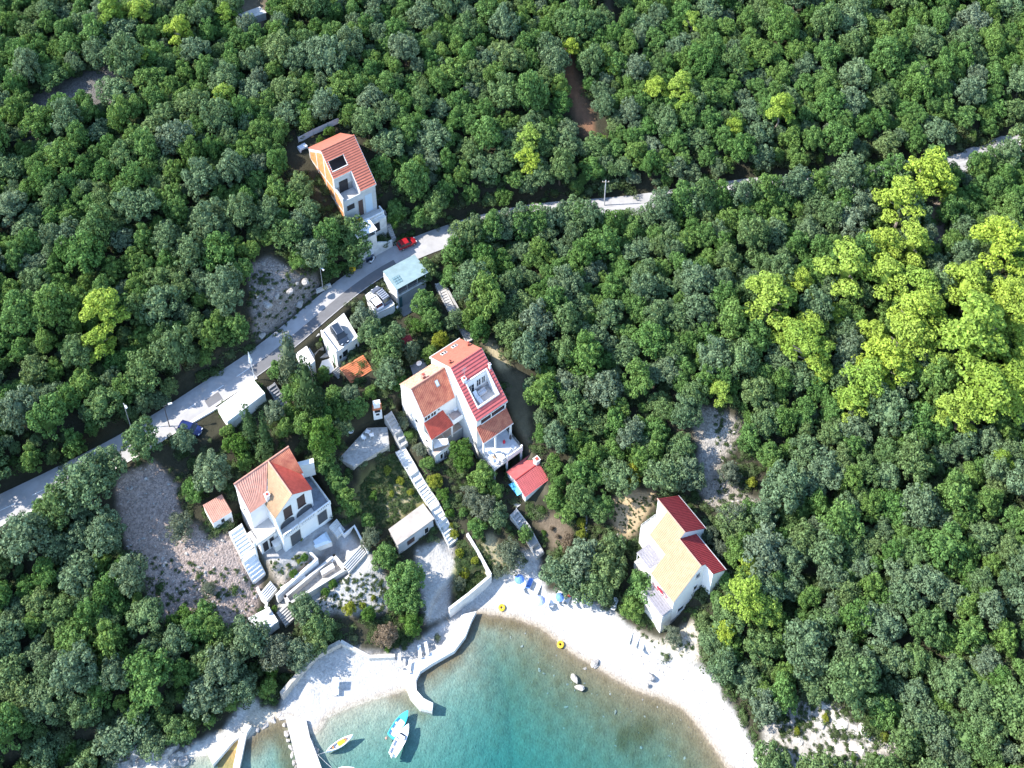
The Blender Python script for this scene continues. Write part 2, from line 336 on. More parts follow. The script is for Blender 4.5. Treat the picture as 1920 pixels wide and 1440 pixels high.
def paint(poly, col, k=None):
    m = zone(poly) & ~insea; C[m] = col
    if k is not None: K[m] = k
R = rng.random(len(fx))
# scree and gravel slope
paint([(215, 895), (290, 868), (330, 905), (335, 960), (370, 985), (400, 1010), (430, 1000), (490, 1090), (480, 1150), (470, 1190), (400, 1170), (330, 1165), (290, 1160), (262, 1090), (225, 980)], (.31, .245, .21), 2)
paint([(462, 500), (505, 480), (560, 515), (598, 520), (600, 545), (550, 590), (510, 620), (478, 640), (470, 560)], (.24, .21, .19), 2)
# garden court, terraces, pale paths
paint([(600, 1090), (690, 1035), (735, 1100), (735, 1140), (700, 1150), (640, 1150), (590, 1130)], (.40, .385, .355), 2)
paint([(500, 1050), (560, 1040), (605, 1020), (600, 1060), (525, 1110)], (.38, .33, .27), 2)
paint([(780, 1030), (850, 1010), (852, 1060), (842, 1130), (850, 1150), (800, 1170), (790, 1120)], (.40, .38, .35), 2)
paint([(690, 880), (740, 850), (790, 935), (810, 945), (735, 985), (700, 985), (640, 960)], (.17, .16, .06), 0)
paint([(740, 905), (785, 940), (740, 980), (715, 960)], (.30, .26, .15), 0)
paint([(855, 1040), (900, 1020), (930, 1070), (860, 1130), (845, 1090)], (.22, .21, .09), 0)
paint([(900, 1010), (925, 1000), (960, 1080), (930, 1078)], (.30, .26, .16), 0)
paint([(1130, 950), (1180, 918), (1235, 925), (1215, 960), (1180, 1010), (1160, 1000)], (.40, .30, .18), 0)
paint([(1310, 760), (1345, 770), (1390, 790), (1385, 830), (1350, 870), (1370, 905), (1440, 950), (1440, 975), (1330, 950), (1300, 900), (1310, 840), (1300, 790)], (.27, .24, .20), 2)
paint([(1330, 800), (1370, 790), (1345, 850), (1320, 900), (1310, 850)], (.34, .315, .28), 2)
paint([(930, 640), (955, 690), (945, 710), (905, 640)], (.35, .29, .18), 0)
paint([(1000, 970), (1055, 960), (1075, 1010), (1040, 1030)], (.15, .115, .08), 0)
paint([(985, 700), (1000, 880), (1050, 930), (1020, 930), (965, 800), (940, 690)], (.10, .09, .06), 0)
paint([(1045, 100), (1060, 100), (1120, 260), (1108, 265), (1075, 190)], (.26, .13, .075), 0)
paint([(1128, 0), (1142, 0), (1155, 60), (1140, 60)], (.26, .2, .14), 0)
paint([(1735, 365), (1775, 365), (1765, 470), (1735, 470)], (.30, .24, .2), 2)
paint([(60, 190), (130, 150), (215, 115), (225, 200), (160, 210), (60, 270), (30, 260)], (.15, .14, .13), 2)  # shade over this clearing is put into a darker ground colour
paint([(430, 0), (480, 0), (495, 25), (450, 40)], (.34, .28, .2), 0)
# rocky shore at the bay's mouth
paint([(1430, 1345), (1480, 1312), (1560, 1308), (1620, 1370), (1700, 1365), (1700, 1400), (1620, 1440), (1430, 1450)], (.36, .335, .30), 2)
paint([(1150, 1190), (1180, 1175), (1240, 1200), (1310, 1160), (1310, 1240), (1260, 1250)], (.40, .36, .29), 2)
paint([(190, 1450), (250, 1405), (330, 1410), (420, 1370), (465, 1300), (485, 1320), (440, 1380), (330, 1450)], (.50, .48, .44), 2)
# beach
BEACH = [(585, 1445), (530, 1345), (520, 1335), (540, 1280), (600, 1230), (650, 1205), (700, 1225), (760, 1215), (850, 1155), (860, 1135), (925, 1080), (1000, 1060), (1030, 1110), (1100, 1125), (1150, 1145), (1180, 1175),
         (1240, 1225), (1310, 1245), (1345, 1290), (1400, 1370), (1435, 1445), (1340, 1445)]
paint(BEACH, (.43, .415, .395), 1)
paint([(975, 1030), (1015, 1035), (1010, 1085), (930, 1090), (960, 1070)], (.43, .41, .39), 1)
wet = ~insea & (dsea < .9) & (K == 1); C[wet] = (.36, .31, .25)
paint([(475, 1320), (520, 1335), (530, 1350), (460, 1390), (440, 1380)], (.50, .45, .36), 2)
paint([(520, 1128), (628, 1032), (690, 1035), (735, 1100), (620, 1150), (560, 1160), (520, 1165)], (.42, .405, .375), 2)
paint([(470, 955), (620, 985), (640, 985), (690, 1035), (630, 1036), (560, 1062), (500, 1050), (470, 1000)], (.36, .345, .33), 0)
# sea floor: pale sand in the bay, brown silt and weed by the right-hand shore
sand = np.array((.36, .36, .29)); silt = np.array((.19, .145, .085)); weed = np.array((.12, .095, .045))
C[insea] = sand; K[insea] = 3
w1 = np.clip(1 - (seg_dist(fx, fy, [at(1050, 1205, 0), at(1107, 1250, 0), at(1197, 1305, 0), at(1290, 1345, 0), at(1355, 1440, 0)]) - 3.5 - nz1 * 3) / 15, 0, 1)
w2 = np.clip(1 - (seg_dist(fx, fy, [at(790, 1262, 0), at(850, 1228, 0), at(872, 1190, 0), at(900, 1154, 0), at(1000, 1177, 0)]) - .6 - nz1) / 2.2, 0, 1)
w3 = np.clip(1 - (seg_dist(fx, fy, [at(470, 1395, 0), at(520, 1355, 0), at(548, 1440, 0)]) - .5 - nz1) / 2., 0, 1)
w4 = np.clip(1 - (seg_dist(fx, fy, [at(740, 1303, 0), at(790, 1330, 0)]) - .3 - nz1) / 1.5, 0, 1)
SILT1 = w1; wt = np.maximum.reduce([w1 * .9, w2, w3, w4 * .7])[:, None]
C = np.where(insea[:, None], C * (1 - wt) + silt * wt, C)
wp = np.clip(1 - (seg_dist(fx, fy, [at(1170, 1380, 0), at(1215, 1360, 0)]) - .8 - nz1 * 1.2) / 1.2, 0, 1)[:, None]
wq = np.clip((nz1 - .25) * 3, 0, 1)[:, None] * w1[:, None] * .8
C = np.where(insea[:, None], C * (1 - np.maximum(wp * .8, wq)) + weed * np.maximum(wp * .8, wq), C)
GZ = GZ + np.where(insea, .12 * nz1 * np.clip(dsea / 3, 0, 1), np.where(K == 2, .10 * nz1, np.where(K == 0, .10 * nz1, .02 * nz1))) * np.where(seg_dist(fx, fy, road_w) < 4, 0, 1)

def ground_mat(name):
    """one earth material: vertex colour gives the kind of ground, Spk how stony it is"""
    m, N, L = new_mat(name); b = N['Principled BSDF']; b.inputs['Roughness'].default_value = .92; b.inputs['Specular IOR Level'].default_value = .15
    at_ = N.new('ShaderNodeAttribute'); at_.attribute_name = 'Col'; sk_ = N.new('ShaderNodeAttribute'); sk_.attribute_name = 'Spk'; g = N.new('ShaderNodeNewGeometry')
    nz = N.new('ShaderNodeTexNoise'); nz.inputs['Scale'].default_value = 1.1; nz.inputs['Detail'].default_value = 9; nz.inputs['Roughness'].default_value = .72; L.new(g.outputs['Position'], nz.inputs['Vector'])
    mr = N.new('ShaderNodeMapRange'); mr.inputs['From Min'].default_value = .25; mr.inputs['From Max'].default_value = .75; mr.inputs['To Min'].default_value = .74; mr.inputs['To Max'].default_value = 1.18
    L.new(nz.outputs['Fac'], mr.inputs['Value'])
    h = N.new('ShaderNodeTexVoronoi'); h.inputs['Scale'].default_value = 4.2; L.new(g.outputs['Position'], h.inputs['Vector'])
    sc = N.new('ShaderNodeSeparateColor'); L.new(h.outputs['Color'], sc.inputs[0])
    m2 = N.new('ShaderNodeMapRange'); m2.inputs['To Min'].default_value = .55; m2.inputs['To Max'].default_value = 1.28; L.new(sc.outputs[0], m2.inputs['Value'])
    mx = N.new('ShaderNodeMix'); mx.inputs[2].default_value = 1.; L.new(sk_.outputs['Fac'], mx.inputs[0]); L.new(m2.outputs['Result'], mx.inputs[3])
    mu = N.new('ShaderNodeMath'); mu.operation = 'MULTIPLY'; L.new(mr.outputs['Result'], mu.inputs[0]); L.new(mx.outputs[0], mu.inputs[1])
    v = N.new('ShaderNodeVectorMath'); v.operation = 'SCALE'; L.new(at_.outputs['Color'], v.inputs[0]); L.new(mu.outputs['Value'], v.inputs['Scale']); L.new(v.outputs['Vector'], b.inputs['Base Color'])
    n2 = N.new('ShaderNodeTexNoise'); n2.inputs['Scale'].default_value = 3; n2.inputs['Detail'].default_value = 6; L.new(g.outputs['Position'], n2.inputs['Vector'])
    iv = N.new('ShaderNodeMath'); iv.operation = 'SUBTRACT'; iv.inputs[0].default_value = 1; L.new(h.outputs['Distance'], iv.inputs[1])
    hm = N.new('ShaderNodeMix'); L.new(sk_.outputs['Fac'], hm.inputs[0]); L.new(n2.outputs['Fac'], hm.inputs[2]); L.new(iv.outputs['Value'], hm.inputs[3])
    bp = N.new('ShaderNodeBump'); bp.inputs['Strength'].default_value = .55; bp.inputs['Distance'].default_value = .22; L.new(hm.outputs[0], bp.inputs['Height'])
    L.new(bp.outputs['Normal'], b.inputs['Normal']); return m
for _ in range(2):
    Cg = C.reshape(len(gy), len(gx), 3); Cp = np.pad(Cg, ((1, 1), (1, 1), (0, 0)), mode='edge'); C = ((Cp[:-2, 1:-1] + Cp[2:, 1:-1] + Cp[1:-1, :-2] + Cp[1:-1, 2:] + 2 * Cg) / 6).reshape(-1, 3)
SPK = np.where(insea, .25, np.where(K == 2, np.where(C[:, 0] > .35, .35, .9), np.where(K == 1, .4, .15)))
GM1 = ground_mat('earth_and_stone'); GM = [GM1] * 4
nxg, nyg = len(gx), len(gy)
ii, jj = np.meshgrid(np.arange(nxg - 1), np.arange(nyg - 1)); q = (jj * nxg + ii).ravel()
quads = np.c_[q, q + 1, q + nxg + 1, q + nxg]
Kf = np.where((K[quads] == 3).sum(1) >= 2, 3, np.where((K[quads] == 1).sum(1) >= 2, 1, np.where((K[quads] == 2).sum(1) >= 2, 2, 0)))
for k, nm in ((0, 'ground'), (1, 'beach'), (2, 'gravel_ground'), (3, 'sea_floor')):
    qq = quads[Kf == k]; us, inv = np.unique(qq, return_inverse=True)
    me = bpy.data.meshes.new(nm); me.from_pydata(np.c_[fx[us], fy[us], GZ[us]].tolist(), [], inv.reshape(-1, 4).tolist()); me.update()
    me.polygons.foreach_set('use_smooth', [True] * len(me.polygons))
    ca = me.color_attributes.new('Col', 'FLOAT_COLOR', 'POINT'); ca.data.foreach_set('color', np.c_[C[us], np.ones(len(us))].ravel()); af = me.attributes.new('Spk', 'FLOAT', 'POINT'); af.data.foreach_set('value', SPK[us].astype(np.float32)); me.materials.append(GM[k])
    o = bpy.data.objects.new(nm, me); COL.objects.link(o)
    tag(o, dict(ground='dark soil and leaf litter of the wooded hillside under the trees', beach='white pebble beach curving round the small bay', gravel_ground='pale stony gravel and scree patches among the houses and on the rocky shore',
                sea_floor='pale sandy sea floor with brown silt under the clear shallow water')[nm], dict(ground='ground', beach='beach', gravel_ground='gravel', sea_floor='sea floor')[nm], kind='structure')

# ---------------------------------------------------------------- sea
def water_mat():
    m, N, L = new_mat('clear_sea_water'); out = N['Material Output']; N.remove(N['Principled BSDF'])
    t = N.new('ShaderNodeBsdfTransparent'); g = N.new('ShaderNodeBsdfGlossy'); g.inputs['Roughness'].default_value = .12
    fr = N.new('ShaderNodeFresnel'); fr.inputs['IOR'].default_value = 1.33; ms = N.new('ShaderNodeMixShader')
    nz = N.new('ShaderNodeTexNoise'); nz.inputs['Scale'].default_value = 3.; nz.inputs['Detail'].default_value = 4; ge = N.new('ShaderNodeNewGeometry'); L.new(ge.outputs['Position'], nz.inputs['Vector'])
    bp = N.new('ShaderNodeBump'); bp.inputs['Strength'].default_value = .35; bp.inputs['Distance'].default_value = .06; L.new(nz.outputs['Fac'], bp.inputs['Height'])
    L.new(bp.outputs['Normal'], g.inputs['Normal']); L.new(bp.outputs['Normal'], fr.inputs['Normal'])
    L.new(fr.outputs['Fac'], ms.inputs[0]); L.new(t.outputs['BSDF'], ms.inputs[1]); L.new(g.outputs['BSDF'], ms.inputs[2]); L.new(ms.outputs['Shader'], out.inputs['Surface'])
    va = N.new('ShaderNodeVolumeAbsorption'); va.inputs['Color'].default_value = (.0, .70, .76, 1); va.inputs['Density'].default_value = WATER_D
    L.new(va.outputs['Volume'], out.inputs['Volume']); return m
WATER_D = .40
sea = MB().box(-118, 58, 15, 112, -9, 0).build('sea_water', water_mat())
tag(sea, 'clear turquoise sea water filling the sheltered bay', 'sea', kind='structure')

# ---------------------------------------------------------------- road
def ribbon(line, halfw, dz, step=1.2, off=0., thick=.0):
    pts = []
    for i in range(len(line) - 1):
        a, b = line[i], line[i + 1]; n = max(1, int(np.linalg.norm(b - a) / step))
        for k in range(n): pts.append(a + (b - a) * k / n)
    pts.append(line[-1]); pts = np.array(pts)
    for _ in range(12): pts[1:-1] = pts[1:-1] * .5 + (pts[:-2] + pts[2:]) * .25
    d = np.gradient(pts[:, :2], axis=0); d /= np.linalg.norm(d, axis=1)[:, None]; nn = np.c_[-d[:, 1], d[:, 0]]
    return pts, nn
rp, rn = ribbon(road_w, 2.3, 0)
def strip(mb, i0, i1, a, b, dz):
    vs = []; 
    for i in range(i0, i1 + 1):
        for o in (a, b): vs.append((rp[i][0] + rn[i][0] * o, rp[i][1] + rn[i][1] * o, rp[i][2] + dz))
    return mb.add(vs, [(2 * k, 2 * k + 2, 2 * k + 3, 2 * k + 1) for k in range(i1 - i0)])
rpx = proj(rp[:, 0], rp[:, 1], rp[:, 2])[0]
def ri(px): return int(np.argmin(np.abs(rpx - px)))
mb = strip(MB(), 0, len(rp) - 1, -2.35, 2.35, 0.02); strip(mb, 0, len(rp) - 1, 2.35, 2.9, -.03); 
road = mb.build('road', M['asphalt'], smooth=True); tag(road, 'narrow pale asphalt road crossing the hillside above the houses', 'road', kind='structure')
mb = strip(MB(), ri(468), ri(742), -2.2, -.1, .026); strip(mb, ri(385), ri(412), -2.2, -.5, .026)
o = mb.build('road_patch', M['asphalt_new']); o.parent = road
mb = MB()
i = 0
while i < len(rp) - 4:
    px = rpx[i]
    if (px < 470) or (px > 1120): strip(mb, i, i + 2, -.06, .06, .03)
    i += 4
strip(mb, ri(1700), len(rp) - 1, -.06, .06, .034); strip(mb, ri(1120), ri(1230), -.06, .06, .034)
o = mb.build('road_marking', M['paint']); o.parent = road
mb = strip(MB(), 0, ri(465), -2.75, -2.36, .06); mb.build('road_edge', M['pale_conc']).parent = road
# ================================================================ buildings
def win(par, mb_frame, mb_pane, fm='white', pm='glass', name='window'):
    f = mb_frame.build(name, M[fm], par); p = mb_pane.build('pane', M[pm], f); return f
def win_w(par, u0, u1, z0, z1, w, fm='white', pm='glass', bars=1, name='window', sill=True):
    """window on a facade facing -w"""
    t = .09; mb = MB()
    mb.box(u0 - t, u0, w - .09, w + .04, z0 - t, z1 + t).box(u1, u1 + t, w - .09, w + .04, z0 - t, z1 + t).box(u0, u1, w - .09, w + .04, z1, z1 + t)
    mb.box(u0 - .15, u1 + .15, w - .16, w + .04, z0 - t - .05, z0) if sill else mb.box(u0, u1, w - .09, w + .04, z0 - t, z0)
    for k in range(1, bars + 1):
        c = u0 + (u1 - u0) * k / (bars + 1); mb.box(c - .035, c + .035, w - .07, w + .04, z0, z1)
    return win(par, mb, MB().box(u0, u1, w - .03, w + .05, z0, z1), fm, pm, name)
def win_u(par, w0, w1, z0, z1, u, fm='white', pm='glass', bars=0, name='window'):
    """window on a facade facing -u"""
    t = .09; mb = MB().box(u - .08, u + .04, w0 - t, w0, z0 - t, z1 + t).box(u - .08, u + .04, w1, w1 + t, z0 - t, z1 + t).box(u - .08, u + .04, w0, w1, z1, z1 + t).box(u - .14, u + .04, w0, w1, z0 - t, z0)
    return win(par, mb, MB().box(u - .03, u + .05, w0, w1, z0, z1), fm, pm, name)
def balus(par, segs, z0, h=.95, m='white', name='balustrade', step=.28):
    mb = MB()
    for (a, b) in segs:
        a = np.array(a, float); b = np.array(b, float); L = np.linalg.norm(b - a); d = (b - a) / L; n = np.array([-d[1], d[0]])
        def bx(t0, t1, hw, za, zb):
            p = [a + d * t0 - n * hw, a + d * t1 - n * hw, a + d * t1 + n * hw, a + d * t0 + n * hw]; mb.prism([tuple(q) for q in p], za, zb)
        bx(0, L, .11, z0 + h - .14, z0 + h); bx(0, L, .09, z0, z0 + .1); k = max(2, int(L / step))
        for i in range(k + 1):
            t = min(L - .06, max(.06, L * i / k)); wd = .11 if i in (0, k) else .06; bx(t - wd, t + wd, .06 if wd < .1 else .1, z0 + .1, z0 + h - .14)
    return mb.build(name, M[m], par)
def rail(par, segs, z0, h=1., m='metal', name='railing', step=.9):
    mb = MB()
    for a, b in segs:
        a = np.array(a, float); b = np.array(b, float); L = np.linalg.norm(b - a); k = max(1, int(L / step))
        for zz in (h, h * .55, h * .2): mb.tube((*a, z0 + zz), (*b, z0 + zz), .025, n=5)
        for i in range(k + 1): p = a + (b - a) * i / k; mb.tube((*p, z0), (*p, z0 + h), .03, n=5)
    return mb.build(name, M[m], par)
def chimney(par, u, w, z, h=1., s=.3, m='white', name='chimney'):
    c = MB().box(u - s, u + s, w - s, w + s, z - 1.2, z + h).box(u - s - .08, u + s + .08, w - s - .08, w + s + .08, z + h, z + h + .12)
    o = c.build(name, M[m], par); MB().box(u - s * .6, u + s * .6, w - s * .6, w + s * .6, z + h + .12, z + h + .3).build('cap', M['tile_red'], o); return o

# ---- A: unfinished brick gable house above the road
tA = thing('gable_house', 'tall house with bare orange brick gable and square openings in its red roof', 'house', FA.O, FA.A, 'houses of the cove')
mA = .885; zA = lambda w: 33.5 + mA * (w - 5.08)
b = MB().box(0, 6.9, 5.1, 18.6, 19, 31.9).box(3.65, 6.9, 5.1, 8.15, 31.9, zA(5.2)).box(.22, 6.7, 8.15, 18.5, 31.9, 33.6)
b.side([(5.1, 31.9), (5.1, 33.5), (8.1, 33.7), (8.1, zA(8.1)), (12.5, zA(12.5) - .1), (18.6, 35.6), (18.6, 31.9)], 0, .22)
b.side([(8.15, 31.9), (8.15, zA(8.15)), (12.5, zA(12.5) - .1), (18.6, 35.6), (18.6, 31.9)], 6.68, 6.9)
b.side([(5.2, 33.5), (8.15, zA(8.15)), (8.15, 33.5)], 6.68, 6.9).side([(5.2, 33.5), (8.15, zA(8.15)), (8.15, 33.5)], 3.65, 3.85)
b.box(.22, 3.65, 8.15, 8.3, 31.9, zA(8.15)).box(0.2, 3.65, 5.1, 5.3, 31.9, 32.75)
b.build('wall', M['grey_render'], tA)
bk = MB().side([(5.6, 22), (5.6, 31.6), (8.3, 33.3), (8.3, zA(8.1) - .4), (12.5, zA(12.5) - .7), (18.2, 35.1), (18.2, 24)], -.03, .02).build('brick_wall', M['brick'], tA)
rb = MB()
for z in (26.6, 29.7, 32.9): rb.box(-.07, .02, 5.1, 18.6, z, z + .38)
for w, zt in ((5.25, 33.4), (8.6, 36.0), (11.9, 39.2), (15.2, 37.6), (18.35, 35.4)): rb.box(-.06, .02, w - .2, w + .2, 22, zt)
rb.side([(5.1, 33.2), (5.1, 33.6), (8.1, 33.8), (8.1, zA(8.1)), (12.5, zA(12.5)), (18.6, 35.7), (18.6, 35.2), (12.5, zA(12.5) - .7), (8.4, zA(8.1) - .5), (8.3, 33.4)], -.075, .02)
rb.build('ring_beam', M['pale_conc'], tA)
rf = MB()
def pieceA(u0, u1, w0, w1): rf.courses((u0, w0, zA(w0) + .1), (u1, w0, zA(w0) + .1), (u1, w1, zA(w1) + .1), (u0, w1, zA(w1) + .1), max(1, round((w1 - w0) / .38)), .15)
pieceA(-.12, 7.02, 10.73, 12.5); pieceA(-.12, .32, 8.15, 10.73); pieceA(3.5, 7.02, 8.15, 10.73); pieceA(.32, 3.5, 8.15, 9.17); pieceA(3.62, 7.02, 4.95, 8.15)
rf.build('roof', M['tile_bright'], tA)
r2 = MB().courses((7.02, 18.8, 35.75), (-.12, 18.8, 35.75), (-.12, 12.5, zA(12.5) + .1), (7.02, 12.5, zA(12.5) + .1), 17, .04); r2.build('roof', M['tile_bright'], tA)
tr = MB().box(-.14, 7.04, 12.38, 12.62, zA(12.5) + .08, zA(12.5) + .26)
tr.build('ridge_tile', M['tile_bright'], tA)
tr = MB()
for (u0, u1, w0, w1) in ((.22, .34, 9.1, 10.8), (3.48, 3.6, 9.1, 10.8)): tr.slab((u0, w0, zA(w0) + .24), (u1, w0, zA(w0) + .24), (u1, w1, zA(w1) + .24), (u0, w1, zA(w1) + .24), .3)
tr.box(.22, 3.6, 9.0, 9.14, zA(9.1), zA(9.1) + .25).box(.22, 3.6, 10.74, 10.86, zA(10.7), zA(10.7) + .22)
tr.slab((3.55, 4.9, zA(4.9) + .24), (3.67, 4.9, zA(4.9) + .24), (3.67, 8.2, zA(8.2) + .24), (3.55, 8.2, zA(8.2) + .24), .4)
tr.box(0, 3.62, 8.06, 8.2, zA(8.1) - .1, zA(8.1) + .22).box(3.6, 7.04, 4.86, 4.96, zA(4.9) - .12, zA(4.9) + .14)
tr.slab((6.98, 4.9, zA(4.9) + .2), (7.08, 4.9, zA(4.9) + .2), (7.08, 12.5, zA(12.5) + .2), (6.98, 12.5, zA(12.5) + .2), .2)
tr.build('roof_trim', M['white_old'], tA)
MB().box(.9, 2.7, 8.08, 8.16, 32, 34.9).build('door', M['dark'], tA)
MB().box(.3, 3.4, 9.3, 10.6, 33.62, 33.66).build('attic_floor', M['dark_conc'], tA)
MB().box(.25, 3.6, 5.32, 8.0, 31.9, 31.95).build('loggia_floor', M['pale_conc'], tA)
win_w(tA, .62, 2.22, 29.9, 31.3, 5.1, 'grey_render', 'dark', 0)
sh = MB().box(4.5, 6.0, 5.04, 5.14, 27.0, 31.6).build('shutter', mat('pale_blue_shutter', (.42, .52, .62), .6, .1, 3, stretch=(1, 1, 10)), tA)
win_w(tA, 3.0, 4.0, 27.0, 31.2, 5.1, 'grey_render', 'shutter', 0, 'door', False)
# front terraces of A
f = MB().box(.0, 7.4, 3.2, 5.1, 19, 26.4).box(0, 3.75, 0, 3.25, 19, 25.5).box(3.75, 7.4, 2.6, 3.2, 19, 26.4)
f.box(0, 3.75, 0, .15, 25.5, 26.3).box(0, .15, .15, 3.25, 25.5, 26.3).box(3.6, 3.75, .15, 3.25, 25.5, 26.3)
f.build('terrace', M['white_old'], tA)
MB().box(.2, 3.6, .2, 3.2, 25.5, 25.55).build('terrace_floor', M['pale_conc'], tA)
MB().box(4.4, 5.9, 2.55, 2.62, 23.6, 25.9).build('dark_panel', M['dark'], tA)  # dark sheet on the front face, painted shade of a recess
win_w(tA, 1.25, 2.65, 21.8, 23.2, 0, 'white', 'boat_in', 1)
balus(tA, [((4.0, 3.35), (7.3, 3.35)), ((7.3, 3.35), (7.3, 5.0))], 26.4, .9)
balus(tA, [((4.1, 2.7), (7.3, 2.7))], 23.0, .9)
MB().slab((-.2, -.15, 27.75), (3.95, -.15, 27.6), (3.95, 3.2, 27.75), (-.2, 3.2, 27.9), .12).build('canopy', M['white'], tA)
for u, w in ((.1, .1), (3.65, .1), (.1, 3.1), (3.65, 3.1)): MB().tube((u, w, 25.5), (u, w, 27.7), .07).build('canopy_post', M['white'], tA)
MB().side([(3.76, 19.5), (7.0, 19.5), (7.0, 22.4), (6.0, 22.5), (3.76, 23.9)], 0, .25, 'y').build('garden_wall', M['white_old'], tA)
MB().box(3.8, 6.6, .3, 2.5, 19.5, 21.9).build('planter', M['stone'], tA)
st = MB()
for i in range(13): st.box(7.42, 8.3, .2 + i * .35, .2 + (i + 1) * .35, 19.5, 20.7 + i * .42)
st.build('steps', M['concrete'], tA)
dk = MB().box(.6, 1.1, 3.5, 4.0, 26.9, 27).box(.65, .7, 3.6, 4.0, 26.4, 27.3)
tb = thing('garden_table', 'small white table on the grey front terrace of the brick gable house', 'table', FA.world(2.6, 4.2, 26.4), 35, 'terrace furniture')
MB().box(-.6, .6, -.4, .4, 27.05, 27.12).build('table_top', M['yellow'], tb)
for u in (-.5, .5):
    for w in (-.3, .3): MB().tube((u, w, 26.4), (u, w, 27.05), .03).build('leg', M['sunbed'], tb)
tb['label'] = 'yellow-topped table on the grey front terrace of the brick gable house'

# ---- B: tall red-roofed house
tB = thing('tall_house', 'tall white house with long red roof and a sunken white roof terrace', 'house', FB.O, FB.A, 'houses of the cove')
kB = .865; zB = lambda w: 18.9 + kB * (w - 4.86); kb = (25.1 - 20.6) / (18.7 - 12)
b = MB().box(0, 6.25, 4.9, 18.5, 4, 18.88)
for u in (0, 6.03): b.side([(4.9, 18.88), (12, zB(12) - .06), (18.5, 20.7), (18.5, 18.88)], u, u + .22)
b.box(0.2, 6.05, 18.3, 18.5, 18.88, 20.6)
b.box(0, .3, 0, 4.9, 4, 10.5); b.box(0, 6.0, 1.9, 4.9, 4, 10.5)
b.build('wall', M['white'], tB)
rf = MB()
def pieceB(u0, u1, w0, w1): rf.courses((u0, w0, zB(w0) + .08), (u1, w0, zB(w0) + .08), (u1, w1, zB(w1) + .08), (u0, w1, zB(w1) + .08), max(1, round((w1 - w0) / .45)), .14)
pieceB(-.12, 6.4, 9.4, 12); pieceB(-.12, 1.05, 6.0, 9.4); pieceB(5.45, 6.4, 6.0, 9.4); pieceB(-.12, 6.4, 4.7, 6.0)
rf.build('roof', M['tile_crim'], tB)
MB().courses((6.4, 18.75, 20.62), (-.12, 18.75, 20.62), (-.12, 12, zB(12) + .08), (6.4, 12, zB(12) + .08), 18, .025).build('roof', M['tile_bright'], tB)  # back slope's sunlit tone put into a warmer tile colour
mb = MB()
for i in range(20): u = -.1 + i * .325; mb.tube((u, 12, zB(12) + .14), (u + .27, 12, zB(12) + .14), .12, .15, 8)
mb.build('ridge_tile', M['tile_crim'], tB)
tr = MB().slab((-.16, 4.6, zB(4.6) + .1), (-.02, 4.6, zB(4.6) + .1), (-.02, 12, zB(12) + .1), (-.16, 12, zB(12) + .1), .3).box(-.14, 6.42, 4.56, 4.7, zB(4.6) - .16, zB(4.6) + .1)
tr.slab((6.36, 4.6, zB(4.6) + .1), (6.46, 4.6, zB(4.6) + .1), (6.46, 12, zB(12) + .1), (6.36, 12, zB(12) + .1), .3)
tr.slab((-.02, 18.8, 20.7), (-.16, 18.8, 20.7), (-.16, 12, zB(12) + .1), (-.02, 12, zB(12) + .1), .3).box(-.14, 6.42, 18.72, 18.84, 20.3, 20.72)
tr.build('roof_trim', M['white_old'], tB)
dm = MB()
for u0, u1 in ((1.0, 1.18), (5.36, 5.6)): dm.slab((u0, 5.95, zB(5.95) + .42), (u1, 5.95, zB(5.95) + .42), (u1, 9.4, zB(9.4) + .3), (u0, 9.4, zB(9.4) + .3), 2.6)
dm.box(1.0, 5.6, 5.85, 6.1, 18.9, zB(5.95) + .42).box(1.0, 5.6, 9.35, 9.55, 18.9, zB(9.4) + .32)
do = dm.build('roof_terrace', M['white'], tB)
MB().box(1.15, 5.4, 6.0, 9.4, 18.9, 18.96).build('floor', mat('roof_terrace_tiles', (.50, .48, .46), .8, .1, 3), do)
win_w(tB, 1.5, 2.7, 19.1, 21.6, 9.35, 'white', 'glass', 1, 'door', False); win_w(tB, 3.3, 4.1, 20.2, 21.9, 9.35); win_w(tB, 4.4, 5.0, 20.2, 21.9, 9.35)
for u, w in ((1.75, 17.37), (2.3, 17.37), (4.05, 17.43), (4.6, 17.43)):
    z = 25.1 - kb * (w - 12)
    f = MB().slab((u + .25, w + .4, z - kb * .4 + .2), (u - .25, w + .4, z - kb * .4 + .2), (u - .25, w - .4, z + kb * .4 + .2), (u + .25, w - .4, z + kb * .4 + .2), .15).build('skylight', M['white'], tB)
    MB().slab((u + .18, w + .32, z - kb * .32 + .23), (u - .18, w + .32, z - kb * .32 + .23), (u - .18, w - .32, z + kb * .32 + .23), (u + .18, w - .32, z + kb * .32 + .23), .05).build('pane', M['glass'], f)
chimney(tB, 1.0, 9.75, 23.0, .9, .3); chimney(tB, 6.1, 9.3, 22.9, 1.1, .16); chimney(tB, .75, 13.6, 24.2, .5, .18, 'tile_bright'); chimney(tB, 5.75, 15.2, 23.2, .5, .18, 'tile_bright')
an = MB().tube((1.2, 9.9, 22.5), (1.2, 9.9, 26.6), .04)
for k, z in enumerate((26.4, 26.0, 25.6)): an.tube((.7, 9.9, z), (1.7, 9.9, z), .02, n=4)
an.build('aerial', M['metal'], tB)
